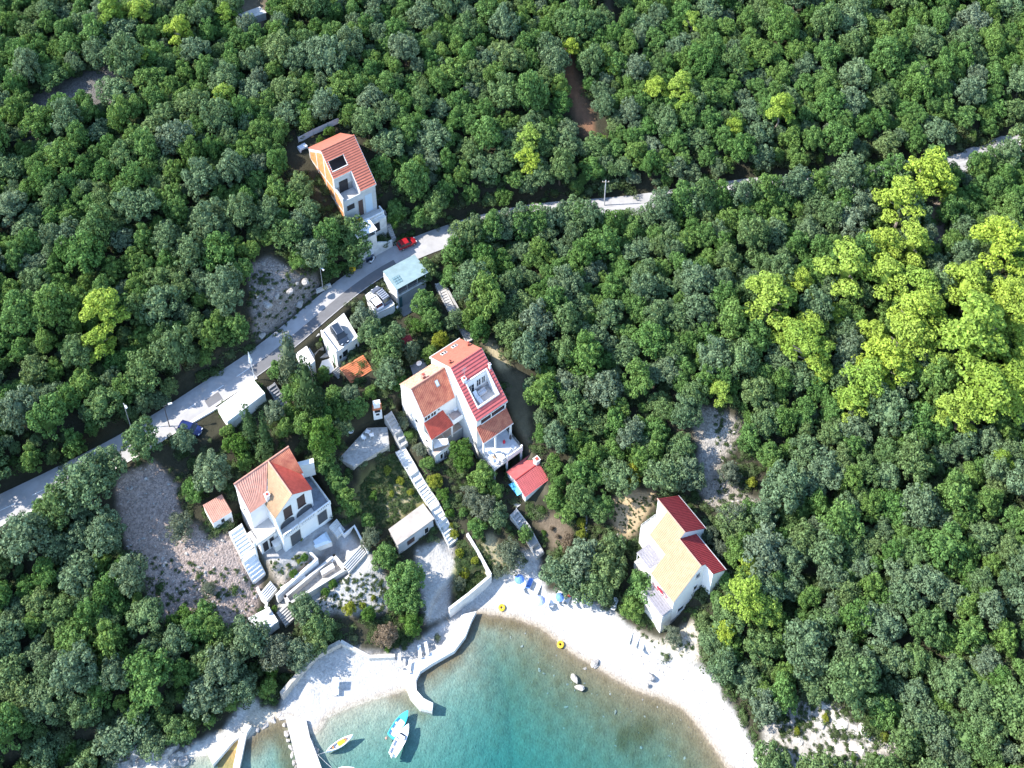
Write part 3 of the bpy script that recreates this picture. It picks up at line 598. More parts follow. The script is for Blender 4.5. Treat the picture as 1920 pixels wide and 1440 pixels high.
# front loggia windows, porch and terrace
MB().box(.95, 5.9, 4.82, 4.95, 17.0, 18.35).build('window', M['glass'], tB)
MB().box(2.95, 3.1, 4.74, 4.9, 16.9, 18.5).box(5.88, 6.05, 4.74, 4.9, 16.9, 18.5).box(.9, 6.05, 4.74, 4.9, 16.85, 17.02).box(.9, 6.05, 4.74, 4.9, 18.3, 18.4).build('window_frame', M['white'], tB)
MB().corr((-.1, 2.9, 14.65), (6.3, 2.9, 14.65), (6.3, 4.9, 16.85), (-.1, 4.9, 16.85), 22, .08).build('porch_roof', M['tile_old'], tB)
MB().slab((-.05, 2.95, 14.55), (6.25, 2.95, 14.55), (6.25, 4.9, 16.7), (-.05, 4.9, 16.7), .15).box(-.1, 6.3, 2.84, 2.94, 14.4, 14.68).build('porch_ceiling', M['white'], tB)
for u in (.15, 2.6, 5.9): MB().box(u - .15, u + .15, 3.0, 3.3, 10.6, 14.6).build('porch_post', M['white'], tB)
win_w(tB, 3.4, 4.9, 10.9, 13.2, 4.9, 'white', 'glass', 1, 'door', False)
tf = MB().box(-.05, 6.1, -.05, 4.9, 10.3, 10.62)
tf.build('terrace', M['white_old'], tB); MB().box(.1, 5.95, .15, 4.9, 10.62, 10.65).build('terrace_floor', M['floor_blue'], tB)
MB().box(2.85, 6.1, -.05, .13, 10.62, 11.6).box(2.8, 3.0, -.08, .2, 10.3, 11.9).box(5.85, 6.12, -.08, .2, 10.3, 11.9).build('parapet', M['white'], tB)
rail(tB, [((.0, 0), (2.8, 0)), ((0, 0), (0, 3))], 10.62); rail(tB, [((6.05, .2), (6.05, 4.8))], 10.62)
for u in (.15, 2.8, 5.9): MB().box(u - .14, u + .14, 0, .28, 4.5, 10.3).build('column', M['white'], tB)
MB().box(.6, 5.6, 1.86, 1.92, 7.6, 10.1).build('undercroft_shade', M['dark'], tB)  # dark sheet puts the undercroft's shade on its back wall

# ---- S: smaller joined house
tS = thing('joined_house', 'smaller white house with weathered red roof, joined to the tall one', 'house', FS.O, FS.A, 'houses of the cove')
zS = lambda w: 19.25 + (22.95 - 19.25) / 3.42 * (w - 3.05); ks = (22.95 - 19.9) / 3.83
b = MB().box(0, 6.85, 3.1, 10.1, 6, 19.2).side([(3.1, 19.2), (6.47, 22.85), (10.1, 20.0), (10.1, 19.2)], 0, 6.85)
b.box(0, 3.2, 0, 3.1, 6, 11.7).box(0, .18, .9, 3.1, 11.7, 14.6).box(3.2, 6.85, 1.6, 3.1, 6, 11.5)
b.build('wall', M['white'], tS)
MB().corr((-.1, 2.9, zS(2.9) + .06), (6.4, 2.9, zS(2.9) + .06), (6.85, 6.47, 23.0), (-.1, 6.47, 23.0), 22, .075).build('roof', M['tile_old'], tS)
MB().corr((6.8, 10.3, 19.85), (-.1, 10.3, 19.85), (-.1, 6.47, 23.0), (6.8, 6.47, 23.0), 22, .06).build('roof', mat('mottled_pale_tile', (.50, .20, .12), .8, .25, 2.5, .2, 6, col2=(.56, .36, .26)), tS)  # back slope tile paler and more mottled than the front
MB().tube((-.12, 6.47, 23.03), (6.8, 6.47, 23.03), .13).build('ridge_tile', M['tile_pink'], tS)
MB().slab((-.14, 2.85, zS(2.85) + .14), (-.02, 2.85, zS(2.85) + .14), (-.02, 6.47, 23.08), (-.14, 6.47, 23.08), .22).box(-.12, 6.4, 2.82, 2.92, zS(2.9) - .15, zS(2.9) + .05).build('roof_trim', M['white_old'], tS)
z = zS(5.3); f = MB().slab((4.2, 4.95, zS(4.95) + .22), (4.8, 4.95, zS(4.95) + .22), (4.8, 5.7, zS(5.7) + .22), (4.2, 5.7, zS(5.7) + .22), .2).build('skylight', M['metal'], tS)
MB().slab((4.28, 5.03, zS(5.03) + .25), (4.72, 5.03, zS(5.03) + .25), (4.72, 5.62, zS(5.62) + .25), (4.28, 5.62, zS(5.62) + .25), .04).build('pane', M['lamp'], f)
chimney(tS, 3.0, 7.3, 22.6, .7, .28, 'tile_pink')
win_w(tS, .25, 1.3, 17.7, 18.9, 3.1); win_w(tS, 1.55, 2.5, 17.7, 18.9, 3.1); win_w(tS, 2.9, 3.3, 18.2, 18.9, 3.1, bars=0)
win_u(tS, 5.0, 5.7, 14.6, 15.8, 0); win_u(tS, 2.0, 2.6, 12.6, 13.6, 0)
MB().corr((.05, 1.0, 14.95), (4.7, 1.0, 14.95), (3.95, 3.08, 17.45), (.0, 3.08, 17.45), 18, .07).build('porch_roof', M['tile_red'], tS)
MB().slab((.05, 1.05, 14.8), (4.65, 1.05, 14.8), (3.95, 3.1, 17.3), (.0, 3.1, 17.3), .12).build('porch_ceiling', M['white_old'], tS)
MB().box(.15, .4, 1.1, 1.35, 11.7, 14.8).build('porch_post', M['white'], tS); MB().box(4.3, 4.55, 1.1, 1.35, 11.5, 14.8).build('porch_post', M['white'], tS)
bal = MB().box(4.65, 6.85, 1.2, 3.1, 14.6, 14.9).box(4.65, 6.85, 1.2, 1.34, 14.9, 15.7).box(4.65, 4.79, 1.34, 3.1, 14.9, 15.7).build('balcony', M['white'], tS)
MB().box(4.8, 6.85, 1.35, 3.09, 14.9, 14.94).build('floor', mat('pinkish_floor', (.58, .45, .40), .8, .12, 2), bal)
MB().box(.2, 3.1, .1, 3.05, 11.7, 11.74).box(3.2, 6.8, 1.65, 3.05, 11.5, 11.55).build('terrace_floor', M['floor_tile'], tS)
aw = [(.95, 2.29), (.33, .7), (2.75, -.22), (3.21, .84)]
MB().prism(aw, 12.55, 12.65).build('awning', M['white'], tS)
win_w(tS, 1.0, 1.5, 9.6, 11.0, 0, 'white', 'glass', 0); win_w(tS, 1.8, 2.5, 9.0, 11.0, 0, 'white', 'glass', 1, 'door', False)
MB().box(3.2, 6.8, 1.54, 1.6, 8.6, 11.2).build('lower_door', M['grey_render'], tS)

# ---- H: white villa with arches
tH = thing('white_villa', 'white villa with arched balconies and a cross gable of ochre and red tiles', 'house', FH.O, FH.A, 'houses of the cove')
zM = lambda w: 17.2 + (19.55 - 17.2) / 4.1 * (w - 4.6)
b = MB().side([(4.5, 7), (4.5, zM(4.5) - .05), (8.7, 19.5), (8.7, 7)], -2.76, 7.15)
b.side([(0.02, 7), (0.02, 16.45), (3.35, 19.4), (6.75, 17.2), (6.75, 7)], 1.55, 8.0, 'y')
b.box(0, 6.2, 0, 1.6, 7, 12.15).box(6.2, 9.0, 0, 7.0, 7, 12.15).box(-3.1, 0.0, 2.1, 4.5, 7, 12.1)
b.build('wall', M['white'], tH)
MB().corr((-2.86, 4.35, zM(4.35) + .04), (.05, 4.35, zM(4.35) + .04), (3.35, 8.75, 19.66), (-2.86, 8.75, 19.66), 15, .075).build('roof', M['tile_pink'], tH)
MB().corr((6.8, 4.75, zM(4.75) + .04), (7.25, 4.6, zM(4.6) + .04), (7.25, 8.75, 19.66), (3.35, 8.75, 19.66), 14, .07).build('roof', M['tile_old'], tH)
MB().corr((-.12, 4.5, 16.5), (-.12, 1.3, 16.5), (3.35, 1.3, 19.58), (3.35, 8.7, 19.66), 24, .07).build('roof', M['tile_ochre'], tH)
MB().corr((6.9, 1.3, 17.2), (6.9, 4.8, 17.2), (3.35, 8.7, 19.66), (3.35, 1.3, 19.58), 24, .07).build('roof', M['tile_red'], tH)
MB().tube((3.35, 1.28, 19.62), (3.35, 8.7, 19.7), .13).tube((-2.9, 8.75, 19.7), (7.25, 8.75, 19.7), .15).build('ridge_tile', M['tile_pink'], tH)
MB().slab((-2.9, 4.3, zM(4.3) + .14), (-2.78, 4.3, zM(4.3) + .14), (-2.78, 8.75, 19.74), (-2.9, 8.75, 19.74), .25).build('roof_trim', M['white_old'], tH)
chimney(tH, .55, 4.6, 17.6, .75, .32, 'white')
for u0, u1, z0, z1 in ((1.6, 2.85, 14.3, 16.8), (4.15, 5.35, 14.6, 17.2)): win_w(tH, u0, u1, z0, z1, 1.55, 'shutter', 'shutter', 1)
def arch(u0, u1, z0, zs, rise, w, m, name, n=14, d=.03):
    pts = [(u1, z0), (u1, zs)] + [((u0 + u1) / 2 + (u1 - u0) / 2 * math.cos(math.pi * i / n), zs + rise * math.sin(math.pi * i / n)) for i in range(1, n)] + [(u0, zs), (u0, z0)]
    return MB().side(pts[::-1], w - d, w + .02, 'y')
for u0, u1 in ((.55, 3.1), (3.5, 6.45)):
    f = arch(u0 - .14, u1 + .14, 12.3, 12.85, 1.25, 1.55, None, '', d=.06).build('arch', M['white_old'], tH); arch(u0, u1, 12.3, 12.85, 1.1, 1.55, None, '', d=.075).build('arch_shade', M['dark_panel'], f)  # dark sheet over the wall stands for the shade inside the arch
bl = MB().box(-.05, 6.25, -.08, 1.6, 12.15, 12.32).build('balcony', M['white_old'], tH)
MB().box(.15, .4, -.02, .2, 7.5, 12.3).build('pillar', M['white'], tH)
MB().side([(-.1, 16.3), (-.1, 12.3), (1.6, 12.3), (1.6, 16.3)][::-1], -.06, .1).side([(1.5, 12.3), (.0, 12.3), (1.5, 15.8)], -.07, .12).build('flank_wall', M['white'], tH) if False else MB().side([(1.55, 12.2), (0.0, 12.2), (.25, 13.2), (1.55, 16.0)], -.06, .14).build('flank_wall', M['white'], tH)
balus(tH, [((.2, 0), (2.95, 0)), ((3.15, 0), (6.2, 0)), ((6.2, -.02), (9.0, -.02))], 12.32, .95)
MB().box(6.25, 8.9, .1, 6.9, 12.15, 12.3).build('deck', mat('blue_grey_deck', (.20, .22, .25), .9, .35, 1.2), tH)  # dark mottled blue-grey floor
MB().box(8.85, 9.05, .1, 7.0, 12.15, 13.0).build('parapet', M['white_old'], tH)
for u0, u1, z0, z1 in ((1.25, 3.05, 8.5, 11.7), (6.4, 8.1, 9.0, 11.9)):
    f = MB().box(u0 - .12, u1 + .12, -.05, .02, z0, z1 + .12).build('garage_door', M['white_old'], tH); MB().box(u0, u1, -.075, .02, z0, z1).build('panel', M['dark_panel'], f)
lb = MB().box(-4.2, 0, 1.8, 4.5, 12.05, 12.3).build('side_balcony', M['pale_conc'], tH)
balus(tH, [((-4.1, 1.9), (-.1, 1.9))], 12.3, .9)
MB().box(-4.1, -3.85, 1.9, 2.15, 7.5, 12.05).build('pillar', M['white'], tH)
for u0, u1 in ((-2.7, -1.8), (-1.5, -.7)): win_w(tH, u0, u1, 8.5, 11.2, 2.1, 'white_old', 'dark', 0, 'door', False)
win_u(tH, 6.2, 6.8, 14.6, 15.8, -2.76)
rail(tH, [((-4.1, 2.0), (-4.1, 3.0))], 12.3, 1., 'dark_metal'); rail(tH, [((-3.3, 2.6), (-3.3, 4.4))], 12.3, 1., 'dark_metal')
MB().box(-1.2, -.1, .9, 1.9, 8.3, 10.1).slab((-1.3, .8, 10.1), (0, .8, 10.1), (0, 1.9, 10.3), (-1.3, 1.9, 10.3), .1).build('shed_box', M['white_old'], tH)

# ---- C: beach house
tC = thing('beach_house', 'house behind the beach with stepped roofs of ochre and dark crimson tiles', 'house', FC.O, FC.A, 'houses of the cove')
zy = lambda u: 9.5 + 1.06 * (u - 1.73); zr = lambda u: 14.85 - .67 * (u - 6.78); zr2 = lambda u: 15.9 - .8 * (u - 7.8)
b = MB().side([(1.85, 1), (1.85, zy(1.85) - .1), (6.75, 14.75), (7.85, zr(7.85) - .1), (7.85, 1)], 0, 5.2, 'y')
b.side([(7.85, 1), (7.85, zr(7.85) - .1), (10.6, zr(10.6) - .1), (10.6, 1)], -1.8, 5.2, 'y')
b.side([(4.55, 3), (4.55, zy(4.55) - .1), (7.8, 15.8), (12.5, zr2(12.5) - .1), (12.5, 3)], 5.0, 9.0, 'y')
b.side([(7.8, 3), (7.8, 15.8), (12.5, zr2(12.5) - .1), (12.5, 3)], 9.0, 11.4, 'y')
b.build('wall', M['white'], tC)
MB().corr((1.7, 5.3, zy(1.7) + .05), (1.7, -.15, zy(1.7) + .05), (6.78, -.15, zy(6.78) + .05), (6.78, 5.3, zy(6.78) + .05), 19, .075).build('roof', M['tile_ochre'], tC)
MB().corr((4.4, 9.1, zy(4.4) + .05), (4.4, 5.3, zy(4.4) + .05), (7.8, 5.0, zy(7.8) + .05), (7.8, 9.1, zy(7.8) + .05), 14, .075).corr((6.0, 5.3, zy(6.0) + .045), (6.0, 4.9, zy(6.0) + .045), (7.8, 4.85, zy(7.8) + .045), (7.8, 5.3, zy(7.8) + .045), 2, .06).build('roof', M['tile_ochre'], tC)
MB().corr((10.75, -1.95, zr(10.75) + .05), (10.75, 5.0, zr(10.75) + .05), (7.7, 5.0, zr(7.7) + .05), (7.7, -1.95, zr(7.7) + .05), 25, .075).corr((7.8, -.15, zr(7.8) + .05), (7.8, 5.0, zr(7.8) + .05), (6.78, 5.0, 14.9), (6.78, -.15, 14.9), 18, .075).build('roof', M['tile_dark'], tC)
MB().corr((12.7, 4.85, zr2(12.7) + .05), (12.7, 11.55, zr2(12.7) + .05), (7.75, 11.55, zr2(7.75) + .05), (7.75, 4.85, zr2(7.75) + .05), 23, .075).build('roof', M['tile_dark'], tC)
MB().tube((6.78, -.17, 14.97), (6.78, 4.9, 14.97), .12).tube((7.78, 4.83, 16.0), (7.78, 11.57, 16.0), .12).build('ridge_tile', M['tile_pink'], tC)
MB().slab((10.7, -1.97, zr(10.7) + .16), (10.84, -1.97, zr(10.8) + .16), (10.84, 5.0, zr(10.8) + .16), (10.7, 5.0, zr(10.7) + .16), .15).slab((12.66, 4.83, zr2(12.7) + .16), (12.8, 4.83, zr2(12.8) + .16), (12.8, 11.57, zr2(12.8) + .16), (12.66, 11.57, zr2(12.7) + .16), .15).build('gutter', M['white_old'], tC)
for u0, u1, z0, z1 in ((6.2, 6.95, 11.6, 12.7), (6.05, 6.75, 8.0, 9.2), (3.1, 4.3, 4.6, 5.7)): win_w(tC, u0, u1, z0, z1, 0, 'white_old', 'glass', 0)
MB().box(1.84, 7.86, -.06, .02, 1.5, 3.4).build('dark_base_band', M['dark_conc'], tC)  # dark band along the foot of the front wall
MB().box(-.3, 1.8, 0, 5.2, 1, 6.6).box(-.3, -.1, 0, 5.2, 6.6, 6.7).box(1.9, 4.5, 5.2, 9.4, 3, 6.3).build('terrace', M['white_old'], tC)
def pergola(par, u0, u1, w0, w1, z, zb, n, along='w'):
    fr_ = MB()
    for u in (u0 + .08, u1 - .08): fr_.box(u - .06, u + .06, w0, w1, z - .14, z)
    for w in (w0 + .1, w1 - .1):
        fr_.box(u0, u1, w - .06, w + .06, z - .14, z - .01)
    for w in (w0 + .1, w1 - .1): fr_.tube((u0 + .1, w, zb), (u0 + .1, w, z), .07)
    p = fr_.build('pergola', M['white'], par); s = MB()
    for i in range(n):
        u = u0 + (u1 - u0) * (i + .5) / n; s.box(u - (u1 - u0) / n * .44, u + (u1 - u0) / n * .44, w0, w1, z + .02, z + .08)
    s.build('slat', M['pergola'], p)
pergola(tC, 1.95, 4.5, 5.9, 9.1, 9.5, 6.3, 6); pergola(tC, -.3, 1.75, 0.1, 4.6, 7.2, 6.6, 5)
MB().box(4.6, 7.75, 9.0, 11.5, 3, 10.6).build('balcony', M['white_old'], tC); MB().box(4.75, 7.75, 9.0, 11.35, 10.6, 10.64).build('balcony_floor', mat('greyish_tiles', (.50, .47, .47), .8, .12, 2), tC)
rail(tC, [((4.65, 9.1), (4.65, 11.45)), ((4.65, 11.45), (7.7, 11.45))], 10.6, .95, 'white')
MB().box(2.6, 4.4, 5.25, 5.35, 6.3, 6.9).build('low_wall', M['white'], tC)

# ---- K: carport house
tK = thing('carport', 'open carport with a grey-green sheet roof on the lower roadside', 'carport', FK.O, FK.A, 'roadside buildings')
MB().box(0, 6.3, .0, 4.1, 14.5, 20.0).box(-.25, 0, -.65, 4.2, 14.5, 22.6).box(0, 6.3, 3.95, 4.15, 20, 21.2).box(0, 6.4, -.3, .1, 20.0, 20.15).build('wall', M['white'], tK)
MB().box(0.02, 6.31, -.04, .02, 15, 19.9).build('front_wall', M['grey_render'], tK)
MB().slab((-.3, -.7, 22.75), (6.6, -.7, 22.75), (6.6, 4.25, 23.0), (-.3, 4.25, 23.0), .1).build('roof', M['roof_grey'], tK)
pn = MB()
for i in range(3):
    for j in range(3): pn.box(.25 + i * .5, .68 + i * .5, .3 + j * .55, .78 + j * .55, 22.8 + .05 * j, 22.9 + .05 * j)
pn.build('roof_panel', mat('panel_blue_grey', (.14, .22, .24), .4, .1, 3), tK)
for u in (2.28, 4.5, 6.25): MB().tube((u, -.1, 20.1), (u, -.1, 22.75), .06).build('post', M['white'], tK)
rail(tK, [((0, -.15), (6.3, -.15))], 20.1, .9, 'metal')
MB().box(.2, 6.2, 3.85, 3.95, 20.0, 21.1).build('back_screen', M['wood'], tK)
MB().box(.1, 6.2, .2, 3.8, 20.0, 20.05).build('floor', M['dark_conc'], tK)
MB().box(.45, 1.05, -.08, 0, 15.6, 19.2).build('door', mat('teal_door', (.06, .16, .18), .5, .1, 3), tK)
MB().box(.0, 4.6, -2.2, 0, 14.5, 16.4).build('lower_terrace', M['concrete'], tK); rail(tK, [((1.4, -2.1), (4.5, -2.1))], 16.4, 1., 'white', step=.3)

# ---- roof parking decks
def px_poly(pts, z): return [tuple(at(x, y, z)[:2]) for x, y in pts]
def flat(name, label, cat, px, z, zb, m, group=None, parap=None):
    P = px_poly(px, z); c = np.mean(P, axis=0); t = thing(name, label, cat, (c[0], c[1], zb), 0, group)
    Q = [(p[0] - c[0], p[1] - c[1]) for p in P]; return t, Q
cP = lambda x, y: (560 + x / 10.283, 580 + y / 10.283); c8 = lambda x, y: (660 + x / 9.6, 470 + y / 9.6)
c2 = lambda x, y: (780 + x / 6, 720 + y / 6); c4 = lambda x, y: (420 + x / 6.859, 830 + y / 6.859); c4b = lambda x, y: (360 + x / 3.788, 820 + y / 3.788); c88 = lambda x, y: (560 + x / 3.2725, 680 + y / 3.2725)
c66 = lambda x, y: (360 + x / 3.84, 1140 + y / 3.84); c77 = lambda x, y: (800 + x / 4.236, 960 + y / 4.236); r4 = lambda x, y: (x / 3, 480 + y / 3)
def edge_wall(mb, a, b, th, z0, z1, inset=True):
    a = np.array(a); b = np.array(b); d = (b - a) / np.linalg.norm(b - a); n = np.array([-d[1], d[0]]) * th
    mb.prism([tuple(a), tuple(b), tuple(b + n), tuple(a + n)], z0, z1); return mb
tP, Q = flat('parking_house', 'white flat-roofed house with a dark estate car parked on its roof', 'house', [cP(725, 845), cP(1150, 540), cP(870, 70), cP(425, 440)], 20.3, 15, None, 'roadside buildings')
MB().prism(Q, 12, 20.3).build('wall', M['white'], tP)
mb = MB(); edge_wall(mb, Q[3], Q[0], -.22, 20.28, 20.72); edge_wall(mb, Q[0], Q[1], -.0001 - .25, 20.26, 20.45)
mb = MB(); 
a, bq, cq, dq = [np.array(q) for q in Q]
def inner(p, q, th):
    d = (q - p) / np.linalg.norm(q - p); n = np.array([-d[1], d[0]]); return [tuple(p), tuple(q), tuple(q + n * th), tuple(p + n * th)]
mb.prism(inner(dq, a, .24), 20.2, 20.78); mb.prism(inner(a, bq, .2), 20.2, 20.5); mb.build('parapet', M['white'], tP)
MB().prism([tuple(p * .93) for p in (a, bq, cq, dq)], 20.28, 20.32).build('deck', M['pale_conc'], tP)
uP = (bq - a) / np.linalg.norm(bq - a); wP = np.array([-uP[1], uP[0]])
def pw(u, w): return tuple(a + uP * u + wP * w)
LP = np.linalg.norm(bq - a)
for u0, u1, z0, z1, m in ((.5, .95, 18.1, 19.0, 'glass'), (1.25, 2.3, 18.0, 19.4, 'glass'), (4.0, 4.4, 18.0, 19.0, 'glass')):
    f = MB().prism([pw(u0 - .08, -.06), pw(u1 + .08, -.06), pw(u1 + .08, .05), pw(u0 - .08, .05)], z0 - .08, z1 + .08).build('window', M['white_old'], tP)
    MB().prism([pw(u0, -.08), pw(u1, -.08), pw(u1, .05), pw(u0, .05)], z0, z1).build('pane', M[m], f)
lw = (a - dq) / np.linalg.norm(a - dq); ln = np.array([lw[1], -lw[0]])
for t0, z0, z1 in ((2.0, 17.6, 18.8), (4.1, 15.8, 18.6)):
    p = dq + lw * t0; n2 = -np.array([-lw[1], lw[0]]) * .05
    MB().prism([tuple(p + n2), tuple(p + n2 + lw * .45), tuple(p - n2 + lw * .45), tuple(p - n2)], z0, z1).build('shutter', mat('green_shutter', (.10, .20, .13), .6, .2, 3), tP)
# terracotta porch in front of the parking house
pc = [cP(1010, 1430), cP(1430, 1165), cP(1240, 880), cP(790, 1140)]
zt = [17.2, 17.2, 18.3, 18.3]; W4 = [at(*p, z) for p, z in zip(pc, zt)]; c = W4[0]
tq = thing('tiled_porch', 'terracotta tiled lean-to porch on white posts in front of the roof parking house', 'porch', (c[0], c[1], 14.5), 0, None)
L4 = [(p[0] - c[0], p[1] - c[1], p[2]) for p in W4]
MB().courses(L4[0], L4[1], L4[2], L4[3], 10, .12).build('roof', M['tile_orange'], tq); MB().slab(*[(p[0], p[1], p[2] - .03) for p in L4], .12).build('rafter_board', M['wood'], tq)
for k, f in ((0, .06), (0, .52), (0, .94)):
    p = [L4[0][i] + (L4[1][i] - L4[0][i]) * f + (L4[3][i] - L4[0][i]) * .06 for i in range(3)]; MB().box(p[0] - .1, p[0] + .1, p[1] - .1, p[1] + .1, 13.5, p[2] - .1).build('post', M['white'], tq)
# second roof parking
tD, Q = flat('parking_deck', 'white parking deck with a white and a grey car above a dark garage', 'parking deck', [c8(385, 1185), c8(770, 985), c8(640, 800), c8(440, 640), c8(240, 800)], 20.35, 15.5, None, 'roadside buildings')
MB().prism(Q, 13.5, 20.35).build('wall', M['white'], tD)
q = [np.array(p) for p in Q]; mb = MB(); mb.prism(inner(q[0], q[1], .3), 20.3, 20.6); mb.prism(inner(q[1], q[2], .14), 20.3, 20.75); mb.build('parapet', M['white_old'], tD)
d = (q[1] - q[0]) / np.linalg.norm(q[1] - q[0]); n = np.array([d[1], -d[0]]) * .05; p = q[0] + d * 1.9
f = MB().prism([tuple(p + n * 1.2 - d * .1), tuple(p + d * 1.5 + n * 1.2), tuple(p + d * 1.5 - n), tuple(p - n - d * .1)], 16, 18.9).build('garage_door', M['white_old'], tD); MB().prism([tuple(p + n * 1.8), tuple(p + d * 1.4 + n * 1.8), tuple(p + d * 1.4 - n), tuple(p - n)], 15.9, 18.75).build('panel', M['dark'], f)
# white flat roofs at the roadside
tW, Q = flat('flat_annex', 'low white flat-roofed annex beside the paved court of the roof parking house', 'annex', [cP(-130, 720), cP(120, 640), cP(310, 990), cP(80, 1190)], 19.2, 15, None, 'roadside buildings')
MB().prism(Q, 12.5, 19.2).build('wall', M['white'], tW); MB().prism([(x * .9, y * .9) for x, y in Q], 19.2, 19.24).build('roof', M['white_old'], tW)
tV, Q = flat('flat_garage', 'white flat-roofed garage right on the lower edge of the road behind a tall cypress', 'garage', [r4(1278, 932), r4(1490, 772), r4(1430, 700), r4(1222, 850)], 19.9, 16, None, 'roadside buildings')
MB().prism(Q, 13.5, 19.9).build('wall', M['white'], tV); MB().prism([(x * .94, y * .9) for x, y in Q], 19.9, 19.94).build('roof', M['pale_conc'], tV)
q = [np.array(p) for p in Q]; n = (q[1] - q[0]) / np.linalg.norm(q[1] - q[0]); nn = np.array([n[1], -n[0]]) * .05
MB().prism([tuple(q[0] + n * 1. + nn), tuple(q[0] + n * 3.2 + nn), tuple(q[0] + n * 3.2 - nn), tuple(q[0] + n * 1. - nn)], 14, 18.9).build('garage_door', M['white_old'], tV)

# ---- small buildings
def hut(name, label, cat, px4, ztop, zb, m, roofm, back_rise=0., n=8, group=None, over=.12):
    """px4: front-left, front-right, back-right, back-left roof corners; front at ztop, back raised"""
    z4 = [ztop, ztop, ztop + back_rise, ztop + back_rise]; W_ = [at(*p, z) for p, z in zip(px4, z4)]; c = np.mean(W_, axis=0)
    t = thing(name, label, cat, (c[0], c[1], zb), 0, group); L_ = [(p[0] - c[0], p[1] - c[1], p[2]) for p in W_]
    MB().prism([(x * .96, y * .96) for x, y, z in L_], zb - 2, [z - .06 for z in z4]).build('wall', M[m], t)
    if back_rise: MB().corr(L_[0], L_[1], L_[2], L_[3], n, .07).build('roof', M[roofm], t)
    else: MB().prism([(x * 1.03, y * 1.03) for x, y, z in L_], ztop - .12, ztop + .06).build('roof', M[roofm], t)
    return t, L_
def on_front(L_, f0, f1, z0, z1, out=.06):
    a = np.array(L_[0][:2]) * .96; b = np.array(L_[1][:2]) * .96; d = b - a; n = np.array([d[1], -d[0]]) / np.linalg.norm(d)
    return MB().prism([tuple(a + d * f0 + n * out), tuple(a + d * f1 + n * out), tuple(a + d * f1 - n * .04), tuple(a + d * f0 - n * .04)], z0, z1)
t1, L1 = hut('stone_hut', 'flat-roofed grey concrete hut with one white door beside the long stairway', 'hut', [c88(606, 1120), c88(830, 958), c88(762, 868), c88(555, 1022)], 7.7, 4.6, 'grey_render', 'hut_roof', group='garden huts')
f = on_front(L1, .72, .86, 4.4, 6.8, .08).build('door', M['white_old'], t1); on_front(L1, .74, .84, 5.2, 6.6, .1).build('pane', M['glass'], f); on_front(L1, .25, .45, 5.4, 6.6, .07).build('window', M['shutter'], t1)
t1, L1 = hut('tiled_hut', 'small white garden hut with pinkish tiled roof beside the arched villa', 'hut', [c4b(147, 612), c4b(283, 528), c4b(212, 405), c4b(76, 482)], 14.0, 11.8, 'white', 'tile_pink', 1.1, 12, 'garden huts')
f = on_front(L1, .42, .58, 12.7, 13.5, .08).build('window', M['dark'], t1); 
a0 = np.array(L1[0][:2]) * .96; d0 = np.array(L1[1][:2]) * .96 - a0; p0 = a0 + d0 * .2; nrm = np.array([d0[1], -d0[0]]) / np.linalg.norm(d0)
MB().tube((*(p0 + nrm * .1), 12.4), (*(p0 - nrm * .02), 12.4), .33, n=14).build('fan_rim', M['dark_conc'], t1); MB().tube((*(p0 + nrm * .13), 12.4), (*p0, 12.4), .2, n=14).build('fan_hub', M['white'], t1)
t1, L1 = hut('forest_shed', 'grey flat-roofed shed half hidden in the wood at the top of the slope', 'shed', [(460, 37), (499, 24), (487, 13), (447, 27)], 43.0, 40.5, 'grey_render', 'pale_conc')
t1, L1 = hut('tool_shed', 'small red-roofed shed in tree shade uphill of the tall house', 'shed', [(762, 661), (779, 650), (769, 628), (748, 633)], 19.2, 16.8, 'white_old', 'tile_dark', .8, 8, 'garden huts')
# annex of the tall house
FX = Fr(at(*c2(1222, 1345), 6.2), 37.3)
X = lambda x, y: FX.solve(*c2(x, y), (1, 0, 0), 0)
ef, rg, bk_ = X(1230, 1272), X(1120, 1082), X(1020, 985)
u1 = FX.solve(*c2(1495, 1050), (0, 1, 0), ef[1])[0]
tX = thing('annex', 'low annex with bright raspberry-red gabled roof and blue awning below the tall house terrace', 'annex', FX.O, FX.A)
MB().side([(ef[1] + .1, 5), (ef[1] + .1, ef[2]), (rg[1], rg[2] - .1), (bk_[1] - .1, bk_[2]), (bk_[1] - .1, 5)], 0.1, u1 - .1).build('wall', M['white'], tX)
MB().courses((-.1, ef[1], ef[2]), (u1, ef[1], ef[2]), (u1, rg[1], rg[2]), (-.1, rg[1], rg[2]), 11, .1).corr((-.1, ef[1], ef[2] + .03), (u1, ef[1], ef[2] + .03), (u1, rg[1], rg[2] + .03), (-.1, rg[1], rg[2] + .03), 13, .06).build('roof', M['tile_crim'], tX)
MB().courses((u1, bk_[1], bk_[2]), (-.1, bk_[1], bk_[2]), (-.1, rg[1], rg[2]), (u1, rg[1], rg[2]), 9, .06).build('roof', M['tile_crim'], tX)
MB().tube((-.12, rg[1], rg[2] + .05), (u1, rg[1], rg[2] + .05), .12).build('ridge_tile', M['tile_dark'], tX)
chimney(tX, u1 - .3, rg[1] + .3, rg[2] + .1, .9, .42)
bt = [FX.solve(*c2(*p), (0, 0, 1), z) for p, z in (((1040, 1130), 7.6), ((1140, 1258), 7.6), ((1222, 1205), 8.6), ((1112, 1098), 8.6))]
MB().slab(bt[0], bt[1], bt[2], bt[3], .04).build('awning', M['blue_tarp'], tX)
MB().box(-1.6, -.1, .2, 2.5, 5, 6.3).build('side_terrace', M['pale_conc'], tX)
ws = [FX.solve(*c2(*p), (0, 0, 1), 7.5) for p in ((1025, 995), (935, 1075), (930, 1130), (1020, 1100))]
MB().prism([(p[0], p[1]) for p in ws[::-1]], 5.5, 7.2).build('side_wall', M['concrete'], tX)
